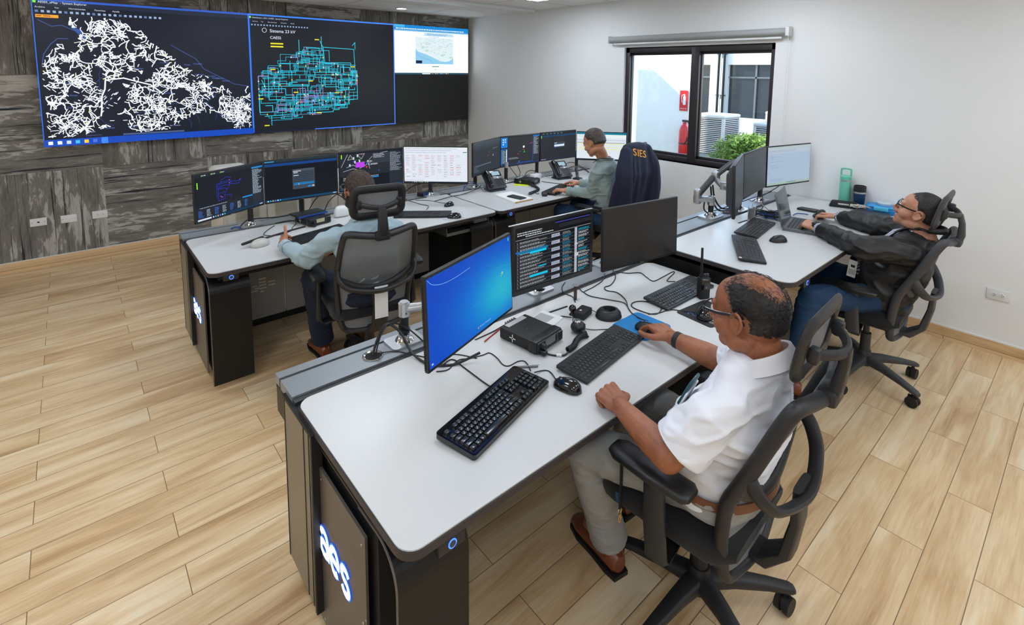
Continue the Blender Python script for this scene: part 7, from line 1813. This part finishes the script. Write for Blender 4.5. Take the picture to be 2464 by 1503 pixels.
    # collar band
    if collar:
        cb = MB(); ax = (jaw - V_['neck']).normalized(); cr = right; cf = ax.cross(cr) * -1
        if cf.y < 0: cf = -cf
        N = 40; vs = []
        base = V_['neck'] + ax * -0.012
        for i in range(N + 1):
            a = R(-90 + 14 + (360 - 28) * i / N) + PI    # opening at the front
            a = R(90 + 10 + (340) * i / N)
            c_, s2 = math.cos(a), math.sin(a); fr_ = max(0, s2)
            rr = neck_r + 0.012
            pin = base + (cr * c_ + cf * s2) * rr - ax * 0.012
            top = base + (cr * c_ + cf * s2) * (rr + 0.002) + ax * (0.030 - 0.026 * fr_)
            out = base + (cr * c_ + cf * s2) * (rr + 0.017 + 0.010 * fr_) - ax * (0.012 + 0.020 * fr_ ** 2)
            for q in (pin, top, base + (cr * c_ + cf * s2) * (rr + 0.009) + ax * (0.031 - 0.026 * fr_), out, out - ax * 0.003 - (cr * c_ + cf * s2) * 0.004): vs.append(OFF @ q)
        cb.add(vs, [(i * 5 + k, (i + 1) * 5 + k, (i + 1) * 5 + k + 1, i * 5 + k + 1) for i in range(N) for k in range(4)], 0, True)
        o = cb.build('collar', collar, shirt_o)
        sd = o.modifiers.new('s', 'SOLIDIFY'); sd.thickness = 0.0025
    hair_o = None
    for (msk, mt, th_, nm, am) in (hair or []):
        o, bvh, c0 = hair_shell(t, body_w, HM, hs, msk, mt, th_, nm, am, seed); o.data.transform(OFF)
    return t, HM, OFF, body_w, V_

def glasses(parent, HM, hs, OFF, mat, lens=True, r=0.0016, wide=1.0):
    g = MB(); T = OFF @ HM
    S = lambda p: T @ (Vector(p) * hs)
    for sx in (-1, 1):
        pts = [S((sx * 0.033 * wide + a * 0.024, 0.108 - 0.15 * abs(sx * 0.033 + a * 0.024) ** 1.4, 0.003 + b * 0.016)) for a, b in ((-1, 0.5), (-0.85, 1), (0.85, 1), (1, 0.5), (1, -0.4), (0.7, -1), (-0.7, -1), (-1, -0.4))]
        g.tube(pts, r * hs, 8, closed=True, smooth_pts=4)
        g.tube([S((sx * 0.060 * wide, 0.101, 0.011)), S((sx * 0.072 * wide, 0.095, 0.012)), S((sx * 0.079, 0.05, 0.012)), S((sx * 0.081, 0.008, 0.018)), S((sx * 0.081, -0.015, 0.012)), S((sx * 0.080, -0.026, -0.002))], [r * hs * 1.3, r * hs * 1.7, r * hs * 1.5, r * hs * 1.2], 8, flat=1.5)
    g.tube([S((-0.010, 0.110, 0.010)), S((0, 0.112, 0.012)), S((0.010, 0.110, 0.010))], r * hs, 8)
    go = g.build('glasses', mat, parent)
    return go
# ------------------------------------------------------------------ the four people
M_skA = skin_mat('skin_a', (158, 98, 66), (132, 78, 52)); M_skB = skin_mat('skin_b', (184, 124, 92), (160, 102, 74)); M_skC = skin_mat('skin_c', (196, 138, 106), (172, 116, 86)); M_skD = skin_mat('skin_d', (200, 144, 116), (176, 120, 94))
def cloth(name, rgb, var=0.03, bump=0.25, rough=0.85, sheen=0.0, scale=700): return P(name, rgb, rough, var=var, vscale=6, bump=bump, bscale=scale, sheen=sheen)
M_shA = cloth('white_shirt_cotton', (232, 234, 242)); M_shB = cloth('pale_blue_cotton', (158, 180, 190)); M_shC = cloth('grey_green_cotton', (142, 158, 156)); M_jk = cloth('black_nylon', (27, 27, 29), rough=0.5, bump=0.1)
M_trA = cloth('light_grey_trousers', (150, 150, 148)); M_jean = cloth('blue_denim', (30, 62, 98), var=0.18, bump=0.4); M_jeanD = cloth('dark_denim', (22, 32, 54), var=0.15, bump=0.4)
M_hairD = hair_mat('black_hair', (14, 12, 12), (58, 50, 46)); M_hairG = hair_mat('greying_hair', (22, 19, 18), (120, 104, 92)); M_hairB = hair_mat('dark_brown_hair', (26, 18, 14), (104, 74, 56))

def full_hair(dl, front=0.62, nape=-0.50, seed=0.0):
    """positive where hair grows on a short cropped head"""
    x, y, z = dl.x, dl.y, dl.z
    top = z - (0.36 + 0.34 * max(0, y) + (0.06 if y > 0.35 else 0))      # forehead hairline
    side = (0.22 - y) * 2.2 + (z - 0.06) * 0.9                            # temples
    back = (z - nape) * 1.6
    ear = math.hypot(y + 0.02, (z + 0.14) * 0.8) - 0.30 if abs(x) > 0.75 else 1
    m = max(top, min(side, back))
    if y < 0.25: m = max(m, min(back, side))
    m = min(m, back, ear * 3)
    if z < -0.10: m = min(m, (-0.30 - y) * 3 + max(0, z + 0.18) * 4)
    return m + 0.06 * noise.noise(Vector((x * 9 + seed, y * 9, z * 9)))
def balding(dl):
    x, y, z = dl.x, dl.y, dl.z
    m = full_hair(dl, seed=3.0)
    crown = 0.50 - math.hypot(x * 1.15, (y + 0.18) * 0.85) if z > 0.2 else -1      # bare crown
    fore = (y - 0.30) * 1.4 - abs(x) * 0.9 + 0.12 if z > 0.3 else -1
    bare = max(crown * 1.5, fore)
    st = noise.noise(Vector((x * 20, y * 5, z * 5 + 4)))
    return min(m, -bare + 0.10 * st)
def beard(dl):
    x, y, z = dl.x, dl.y, dl.z
    a = min((-0.36 - z) * 2.2, (y + 0.30) * 2.0); b = min((-0.20 - z) * 3, (y + 0.02) * 3) if abs(x) > 0.45 else a
    return max(a, b) + 0.08 * noise.noise(Vector((x * 9, y * 9, z * 9))) - (2 if z < -0.93 else 0)
def goatee(dl):
    x, y, z = dl.x, dl.y, dl.z
    m = 0.30 - math.hypot(x * 0.9, (z + 0.78) * 1.1) if y > 0.15 else -1
    mo = 0.10 - math.hypot(x * 0.30, (z + 0.50) * 1.3) if y > 0.4 else -1
    return max(m, mo * 2) + 0.05 * noise.noise(Vector((x * 14, y * 9, z * 14)))

def wrap_band(parent, OFF, a, b, f, rad, mat, name, w=0.02, face=None):
    a = Vector(a); b = Vector(b); c = a.lerp(b, f); d = (b - a).normalized()
    m_ = MB(); m_.cyl(OFF @ (c - d * w / 2), OFF @ (c + d * w / 2), rad, rad, n=28)
    o = m_.build(name, mat, parent)
    if face:
        fm_ = MB(); q = d.to_track_quat('Z', 'Y'); u = Vector(face); u = (u - d * u.dot(d)).normalized()
        M = OFF @ Matrix.Translation(c + u * (rad + 0.002)) @ Matrix((d.cross(u), d, u)).transposed().to_4x4()
        fm_.rbox((0, 0, 0), (0.034, 0.036, 0.011), 0.004, M=M); fm_.build('watch_case', M_black, o)
    return o

# the man in the white shirt, near desk
PA = dict(pelvis=(-3.11, -5.715, 0.58), waist=(-3.115, -5.745, 0.70), chest=(-3.12, -5.785, 0.83), shL=(-3.305, -5.80, 0.955), shR=(-2.935, -5.785, 0.955), neck=(-3.12, -5.825, 1.03), head=(-3.12, -5.768, 1.145), hf=(0.03, 0.98, -0.06), hu=(0.0, 0.06, 1),
          elL=(-3.405, -5.685, 0.765), elR=(-2.862, -5.585, 0.800), wrL=(-3.352, -5.470, 0.785), wrR=(-2.850, -5.345, 0.80), pright=(1, 0.02, 0),
          hl=dict(d=(0.30, 0.93, 0.02), u=(-0.25, 0.05, 1), side=1, curl=1.15, spread=0.02, thumb=1.0, s=1.06), hr=dict(d=(0.25, 0.95, 0.06), u=(0.05, 0.0, 1), side=-1, curl=0.42, spread=0.16, thumb=0.35, s=1.06, curls=(0.35, 0.40, 0.55, 0.6)),
          knL=(-3.345, -5.315, 0.545), knR=(-2.94, -5.25, 0.55), anL=(-3.205, -5.335, 0.105), anR=(-2.97, -5.20, 0.10), toeL=(-3.16, -5.10, 0.03), toeR=(-2.95, -4.98, 0.03))
tA, HM, OFF, bw, V_ = person('person in a white short-sleeved shirt with a balding crown, hand on a mouse', PA, M_skA, M_shA, M_trA, voxel=0.0036, sleeve='short', belly=0.045, hs=1.07, fat=1.10, width=1.12, seed=2, wr=0.0065, arm=1.08, neck_r=0.064, collar=M_shA,
    hair=[(balding, M_hairD, 0.006, 'hair', 0.003)])
# thin strands combed over the bare crown and rough ends around it
bvh = BVHTree.FromPolygons([v.co for v in bw.vertices], [tuple(p.vertices) for p in bw.polygons])
c0 = HM @ Vector((0, -0.01, 0.01)); rn = random.Random(8); sm = MB()
def scalp(dl, h):
    dw = (HM.to_3x3() @ Vector(dl)).normalized(); hit = bvh.ray_cast(c0 + dw * 0.3, -dw)
    return OFF @ (c0 + dw * ((0.3 - hit[3] if hit[0] is not None else 0.1) + h))
for i in range(3600):
    a = rn.uniform(0, 2 * PI); zz_ = rn.uniform(0.05, 1.0); s_ = math.sqrt(1 - zz_ * zz_); dl = Vector((s_ * math.cos(a), s_ * math.sin(a), zz_))
    m = balding(dl); f0 = full_hair(dl, seed=3.0)
    if f0 < 0.02 and m < 0: continue
    if m < 0 and rn.random() < (0.45 if m > -0.2 else 0.8): continue
    base = 0.0015 if m < 0 else 0.007; pts = []; dirv = Vector((0.55 * (1 if dl.x > -0.15 else -0.4) + rn.gauss(0, 0.12), -0.75 + rn.gauss(0, 0.14), -0.25 * (1 - dl.z))); L = rn.uniform(0.10, 0.30) if m < 0.1 else rn.uniform(0.06, 0.16); cu = rn.gauss(0, 0.14)
    p = dl.copy()
    for q in range(5):
        pts.append(scalp(p, base + 0.0015 * math.sin(q * 0.8) + (0.002 if m > 0 else 0)))
        dirv = Matrix.Rotation(cu, 3, 'Z') @ dirv; p = (p + dirv * L / 5).normalized()
    sm.tube(pts, [0.00055, 0.00045, 0.0002], 3, smooth_pts=0, cap=False)
sm.build('hair_strands', P('black_strand', (20, 17, 17), 0.55), tA)
glasses(tA, HM, 1.07, OFF, P('dark_navy_frame', (28, 28, 36), 0.25), r=0.0019, wide=1.06)
msh = MB(); msh.ell(OFF @ HM @ (Vector((0, 0.094, -0.055)) * 1.07), (0.024, 0.010, 0.0055), n=18, m=10); msh.build('moustache', M_hairD, tA)
# underarm band, pocket phone, belt, sleeve hem and buttons
wrap_band(tA, OFF, PA['elR'], PA['wrR'], 0.87, 0.0335, M_black2, 'wrist_band', 0.022)
ph = MB(); ph.rbox((0, 0, 0), (0.072, 0.010, 0.10), 0.004, M=OFF @ Matrix.Translation((-3.205, -5.628, 0.865)) @ Matrix.Rotation(R(24), 4, 'X') @ Matrix.Rotation(R(8), 4, 'Z')); ph.build('pocket_phone', P('teal_phone', (38, 84, 92), 0.3), tA)
pk = MB(); pk.rbox((0, 0, 0), (0.098, 0.006, 0.09), 0.003, M=OFF @ Matrix.Translation((-3.205, -5.622, 0.835)) @ Matrix.Rotation(R(24), 4, 'X') @ Matrix.Rotation(R(8), 4, 'Z')); pk.build('breast_pocket', M_shA, tA)
bt = MB(); N = 30; vs = []
for i in range(N):
    a = 2 * PI * i / N
    for dz, g in ((-0.015, 0.0), (-0.015, 0.004), (0.015, 0.004), (0.015, 0.0)): vs.append(OFF @ Vector((-3.11 + (0.202 + g) * math.cos(a), -5.722 + (0.146 + g) * math.sin(a), 0.603 + dz)))
bt.add(vs, [(i * 4 + k, ((i + 1) % N) * 4 + k, ((i + 1) % N) * 4 + (k + 1) % 4, i * 4 + (k + 1) % 4) for i in range(N) for k in range(4)], 0, True); bt.build('belt', P('brown_belt', (112, 66, 40), 0.45), tA)
for i, v in enumerate(((-3.245, -5.70, 1.005), (-3.235, -5.69, 0.985))): pass
hem = MB()
for s_ in 'LR':
    a0 = Vector(PA['sh' + s_]); e0 = Vector(PA['el' + s_]); q = a0.lerp(e0, 0.80); d = (e0 - a0).normalized(); hem = MB(); hem.cyl(OFF @ (q - d * 0.026), OFF @ q, 0.0775, 0.0795, n=30); hem.build('sleeve_hem', M_shA, tA)

# the bearded man at the far left desk
PB = dict(pelvis=(-3.36, -3.60, 0.56), waist=(-3.36, -3.62, 0.68), chest=(-3.36, -3.61, 0.80), shL=(-3.545, -3.545, 0.925), shR=(-3.175, -3.615, 0.925), neck=(-3.36, -3.575, 1.0), head=(-3.37, -3.505, 1.150), hf=(-0.05, 0.98, 0.10), hu=(0, -0.10, 1),
          elL=(-3.655, -3.42, 0.765), elR=(-3.08, -3.43, 0.77), wrL=(-3.708, -3.155, 0.790), wrR=(-3.25, -3.16, 0.79), pright=(0.98, -0.17, 0),
          hl=dict(d=(0.10, 0.96, 0.05), u=(-0.95, 0.05, 0.35), side=1, curl=0.75, spread=0.05, thumb=-0.6, s=1.0), hr=dict(d=(-0.2, 0.95, -0.05), u=(0, 0.1, 1), side=-1, curl=0.5),
          knL=(-3.565, -3.23, 0.565), knR=(-3.22, -3.16, 0.56), anL=(-3.50, -3.20, 0.10), anR=(-3.20, -3.22, 0.10), toeL=(-3.50, -2.98, 0.03), toeR=(-3.18, -3.0, 0.03))
tB, HM, OFF, bw, _v = person('person with dark hair and beard in a pale blue shirt, seen from behind', PB, M_skB, M_shB, M_jeanD, voxel=0.0052, belly=0.02, hs=1.0, width=1.05, seed=5, wr=0.006, collar=M_shB,
    hair=[(lambda d: full_hair(d, seed=1.0), M_hairB, 0.014, 'hair', 0.004), (beard, M_hairD, 0.010, 'beard', 0.003)])
glasses(tB, HM, 1.0, OFF, M_steel)
cf = MB(); w_ = Vector(PB['wrL']); e_ = Vector(PB['elL']); cf.cyl(OFF @ e_.lerp(w_, 0.84), OFF @ e_.lerp(w_, 0.985), 0.041, 0.040, n=26); cf.build('cuff', M_shB, tB)

# the man in the corner
PC = dict(pelvis=(-0.93, -3.50, 0.56), waist=(-0.945, -3.52, 0.70), chest=(-0.965, -3.52, 0.85), shL=(-1.135, -3.50, 1.0), shR=(-0.80, -3.44, 1.02), neck=(-0.985, -3.46, 1.09), head=(-1.085, -3.425, 1.245), hf=(-0.12, 0.92, -0.38), hu=(-0.05, 0.38, 0.92),
          elL=(-1.10, -3.44, 0.775), elR=(-0.80, -3.27, 0.80), wrL=(-1.225, -3.215, 0.785), wrR=(-0.90, -3.09, 0.79), pright=(0.99, 0.1, 0),
          hl=dict(d=(-0.55, 0.82, 0.0), u=(0, 0.1, 1), side=1, curl=0.55), hr=dict(d=(-0.4, 0.9, 0.05), u=(0, 0.1, 1), side=-1, curl=0.4, curls=(0.15, 0.35, 0.5, 0.6)),
          knL=(-1.20, -3.14, 0.575), knR=(-0.86, -3.03, 0.56), anL=(-1.18, -3.15, 0.10), anR=(-0.86, -3.05, 0.10), toeL=(-1.2, -2.92, 0.03), toeR=(-0.86, -2.82, 0.03))
tC, HM, OFF, bw, _v = person('person in a grey-green shirt typing with head bent, in the corner by the window', PC, M_skC, M_shC, M_jean, voxel=0.0056, belly=0.0, hs=1.0, width=0.95, seed=9, wr=0.005, collar=M_shC,
    hair=[(lambda d: full_hair(d, seed=6.0), M_hairG, 0.013, 'hair', 0.003)])
for s_ in 'LR':
    cf = MB(); w_ = Vector(PC['wr' + s_]); e_ = Vector(PC['el' + s_]); cf.cyl(OFF @ e_.lerp(w_, 0.80), OFF @ e_.lerp(w_, 0.96), 0.042, 0.040, n=24); cf.build('cuff', M_shC, tC)
ln = MB(); n0 = Vector(PC['neck']); ln.tube([OFF @ (n0 + Vector(q)) for q in ((-0.09, 0.05, -0.03), (-0.078, -0.02, 0.012), (-0.03, -0.078, 0.018), (0.04, -0.072, 0.01), (0.085, -0.01, -0.01), (0.06, 0.07, -0.05))], 0.008, 8, flat=0.35); ln.build('lanyard', P('navy_ribbon', (22, 34, 52), 0.7), tC)

# the man in the black jacket
PD = dict(pelvis=(-1.0, -5.64, 0.56), waist=(-0.995, -5.69, 0.67), chest=(-0.985, -5.735, 0.79), shL=(-1.165, -5.785, 0.905), shR=(-0.79, -5.765, 0.915), neck=(-0.98, -5.81, 0.965), head=(-0.975, -5.770, 1.090), hf=(-0.03, 0.92, 0.36), hu=(0.0, -0.36, 0.93),
          elL=(-1.275, -5.575, 0.895), elR=(-0.745, -5.52, 0.905), wrL=(-1.062, -5.275, 0.895), wrR=(-0.655, -5.265, 0.895), pright=(0.99, 0.05, 0),
          hl=dict(d=(0.25, 0.93, 0.12), u=(-0.35, 0.0, 0.9), side=1, curl=0.85, spread=0.05, thumb=0.6, s=1.02), hr=dict(d=(0.02, 0.98, -0.05), u=(0.3, 0.1, 0.95), side=-1, curl=0.5, thumb=0.4, s=1.02),
          knL=(-1.44, -5.39, 0.585), knR=(-0.86, -5.20, 0.57), anL=(-1.55, -5.35, 0.12), anR=(-0.86, -5.22, 0.10), toeL=(-1.60, -5.15, 0.03), toeR=(-0.86, -5.0, 0.03))
tD, HM, OFF, bw, VD = person('person in a black jacket leaning back in the chair with both arms stretched forward', PD, M_skD, M_jk, M_jean, voxel=0.0046, belly=0.03, hs=1.03, width=1.06, seed=12, wr=0.006, jacket=True, shirt_name='jacket', cuff=0.93, fat=1.08, neck_r=0.06,
    hair=[(lambda d: full_hair(d, seed=8.0), M_hairD, 0.007, 'hair', 0.0016), (goatee, M_hairG, 0.007, 'goatee', 0.002)])
glasses(tD, HM, 1.03, OFF, P('dark_navy_frame', (28, 28, 36), 0.25), wide=1.05)
M_str = bpy.data.materials.new('striped_shirt'); nt, b_ = nodes(M_str)
tc = nt.nodes.new('ShaderNodeTexCoord'); sp = nt.nodes.new('ShaderNodeSeparateXYZ'); nt.links.new(tc.outputs['Object'], sp.inputs[0])
f_ = math_n(nt, 'GREATER_THAN', math_n(nt, 'SINE', math_n(nt, 'MULTIPLY', sp.outputs[0], 900.0)), 0.1)
nt.links.new(mixc(nt, f_, lin((222, 228, 240)), lin((52, 66, 110))), b_.inputs['Base Color']); b_.inputs['Roughness'].default_value = 0.8
# striped shirt front, zip edges, lanyard with badge, watch and cuffs
sf = MB(); su = (Vector(PD['neck']) - Vector(PD['pelvis'])).normalized(); fr = Vector((0, su.z, -su.y)).normalized()
c_n = Vector(PD['neck']); c_p = Vector(PD['pelvis'])
secs = [(c_n + su * 0.0 + fr * 0.040, 0.055, 0.042, (1, 0, 0), fr), (c_n - su * 0.06 + fr * 0.088, 0.045, 0.055, (1, 0, 0), fr), (c_n - su * 0.18 + fr * 0.130, 0.045, 0.05, (1, 0, 0), fr), (c_n - su * 0.32 + fr * 0.155, 0.060, 0.05, (1, 0, 0), fr), (c_p + su * 0.05 + fr * 0.15, 0.075, 0.05, (1, 0, 0), fr)]
sf.loft(secs, n=30, M=OFF); sf.build('striped_shirt', M_str, tD)
cb = MB(); 
for sx in (-1, 1): cb.tube([OFF @ (c_n + su * 0.045 + fr * 0.0 + Vector((sx * 0.066, 0, 0))), OFF @ (c_n + su * 0.02 + fr * 0.065 + Vector((sx * 0.05, 0, 0))), OFF @ (c_n - su * 0.05 + fr * 0.118 + Vector((sx * 0.040, 0, 0))), OFF @ (c_n - su * 0.18 + fr * 0.145 + Vector((sx * 0.05, 0, 0))), OFF @ (c_n - su * 0.33 + fr * 0.165 + Vector((sx * 0.075, 0, 0)))], [0.010, 0.012, 0.009, 0.007, 0.007], 10, flat=0.6)
cb.tube([OFF @ (c_n + su * 0.05 + Vector((0.066 * math.cos(R(a)), 0.068 * math.sin(R(a)), 0))) for a in range(180, 361, 20)], 0.010, 10, flat=1.6)
cb.build('jacket_collar', M_jk, tD)
ln = MB(); ln.tube([OFF @ (c_n + su * 0.03 + fr * 0.03 + Vector((-0.055, 0, 0))), OFF @ (c_n - su * 0.04 + fr * 0.118 + Vector((-0.03, 0, 0))), OFF @ (c_n - su * 0.18 + fr * 0.152 + Vector((-0.012, 0, 0))), OFF @ (c_n - su * 0.30 + fr * 0.175 + Vector((-0.03, 0, 0)))], 0.009, 8, flat=0.3); ln.build('lanyard', P('navy_ribbon', (22, 34, 52), 0.7), tD)
bd = MB(); bdm = OFF @ Matrix.Translation(Vector((-1.17, -5.512, 0.725))) @ Matrix.Rotation(R(-30), 4, 'Z') @ Matrix.Rotation(R(20), 4, 'Y') @ Matrix.Rotation(R(-12), 4, 'X')
bd.rbox((0, 0, 0), (0.065, 0.004, 0.10), 0.002, M=bdm); bo = bd.build('id_badge', P('badge_white', (216, 216, 212), 0.3), tD); b2_ = MB(); b2_.box((0, -0.0026, 0.015), (0.03, 0.001, 0.014), M=bdm); b2_.box((0, -0.0026, -0.02), (0.05, 0.001, 0.03), M=bdm, mat=1); b2_.build('badge_print', [M_black, P('grey_print', (170, 172, 170), 0.5)], bo)
for s_, k in (('L', 1), ('R', 1)):
    cf = MB(); w_ = Vector(PD['wr' + s_]); e_ = Vector(PD['el' + s_]); cf.cyl(OFF @ e_.lerp(w_, 0.90), OFF @ e_.lerp(w_, 0.975 if s_ == 'L' else 1.0), 0.039, 0.037, n=24); cf.build('shirt_cuff', M_str, tD)
wrap_band(tD, OFF, PD['elL'], Vector(PD['wrL']) + (Vector(PD['wrL']) - Vector(PD['elL'])) * 0.02, 1.0, 0.0315, M_black2, 'watch', 0.024, face=(-0.35, 0.0, 0.94))

# dark blue jacket with yellow lettering, hung over the corner chair
t = thing('hung_jacket', 'dark blue jacket with yellow SIES lettering draped over the corner chair', 'jacket', (-0.935, -3.43, 0), rotz=R(2))
j = MB()
def js(z, a, b, y, x=0.0): return ((x, y, z), a, b, (1, 0, 0), (0, 1, 0))
j.loft([js(1.265, 0.085, 0.035, -0.315), js(1.25, 0.130, 0.055, -0.315), js(1.20, 0.165, 0.066, -0.315), js(1.12, 0.190, 0.070, -0.325), js(1.0, 0.225, 0.078, -0.33), js(0.85, 0.250, 0.082, -0.30), js(0.68, 0.258, 0.088, -0.27), js(0.52, 0.262, 0.09, -0.26)], n=44, e=2.6)
for sx in (-1, 1): chain(j, [(sx * 0.155, -0.335, 1.19), (sx * 0.215, -0.37, 1.02), (sx * 0.225, -0.385, 0.82), (sx * 0.20, -0.385, 0.62)], [0.055, 0.068, 0.062, 0.052])
def fold(co, no):
    out = np.empty(len(co))
    for i, p in enumerate(co):
        a = noise.noise(Vector((p[0] * 16, p[1] * 8, p[2] * 2.2))); w = noise.noise(Vector((p[0] * 7, p[1] * 5 + 3, p[2] * 4.5)))
        out[i] = (0.020 * a + 0.008 * w) * min(1, max(0, (1.27 - p[2]) * 5))
    return out
jm = remeshed(j, 0.0062, 4, fold); M_navyj = cloth('navy_jacket', (26, 30, 54), bump=0.2, var=0.05); jm.materials.append(M_navyj); jo = link('jacket', jm, t)
jb = BVHTree.FromPolygons([v.co for v in jm.vertices], [tuple(p.vertices) for p in jm.polygons])
lt = MB(); vs, fs = text_geo('SIES', 0.085, 'CENTER', 1.05)
def subdiv_text():
    bm = bmesh.new(); vv = [bm.verts.new((x, y, 0)) for x, y in vs]
    for f in fs:
        try: bm.faces.new([vv[i] for i in f])
        except Exception: pass
    bmesh.ops.triangulate(bm, faces=bm.faces[:])
    bmesh.ops.subdivide_edges(bm, edges=bm.edges[:], cuts=2, use_grid_fill=True)
    return bm
bm = subdiv_text(); out = []
for v in bm.verts:
    for_x = -0.02 + v.co.x * 1.25 + v.co.y * 0.1; zz_ = 1.155 + v.co.y * 1.0 - v.co.x * 0.28
    hit = jb.ray_cast(Vector((for_x, -1.0, zz_)), Vector((0, 1, 0)))
    y_ = hit[0].y - 0.0022 if hit[0] is not None else -0.40
    out.append((for_x, y_, zz_))
bm.verts.index_update()
for dx in (-0.0016, 0.0016): lt.add([(x + dx, y + dx * 0.1, z) for x, y, z in out], [[v.index for v in f.verts] for f in bm.faces], 0, True)
bm.free(); lt.build('lettering', P('yellow_print', (246, 160, 36), 0.6), t)

# lanyard strap with a gold clip hanging by the near chair arm
t = thing('hanging_lanyard', 'black printed lanyard with a gold clip hanging beside the near chair armrest', 'lanyard', (-3.375, -5.50, 0.42))
MB().tube([(0, 0, 0.235), (0.002, 0, 0.12), (0, 0.0, 0.03)], 0.009, 8, flat=0.25).build('strap', M_black2, t)
g_ = MB(); g_.tube([(0.010 * math.cos(i * PI / 6), 0, 0.02 + 0.010 * math.sin(i * PI / 6)) for i in range(12)], 0.0017, 6, closed=True, smooth_pts=0); g_.tube([(0, 0, 0.01), (0.006, 0, -0.004), (0, 0, -0.02), (-0.005, 0, -0.006), (0, 0, 0.008)], 0.002, 6); g_.build('clip', P('gold', (214, 178, 110), 0.25, metal=0.8), t)
pr = MB(); logo_strokes(pr, Matrix.Translation((-0.0105, 0, 0.075)) @ Matrix(((0, 0, -1, 0), (-1, 0, 0, 0), (0, 1, 0, 0), (0, 0, 0, 1))) @ Matrix.Rotation(R(90), 4, 'Z'), 0.011, 0.0014); pr.build('print', M_legb, t)
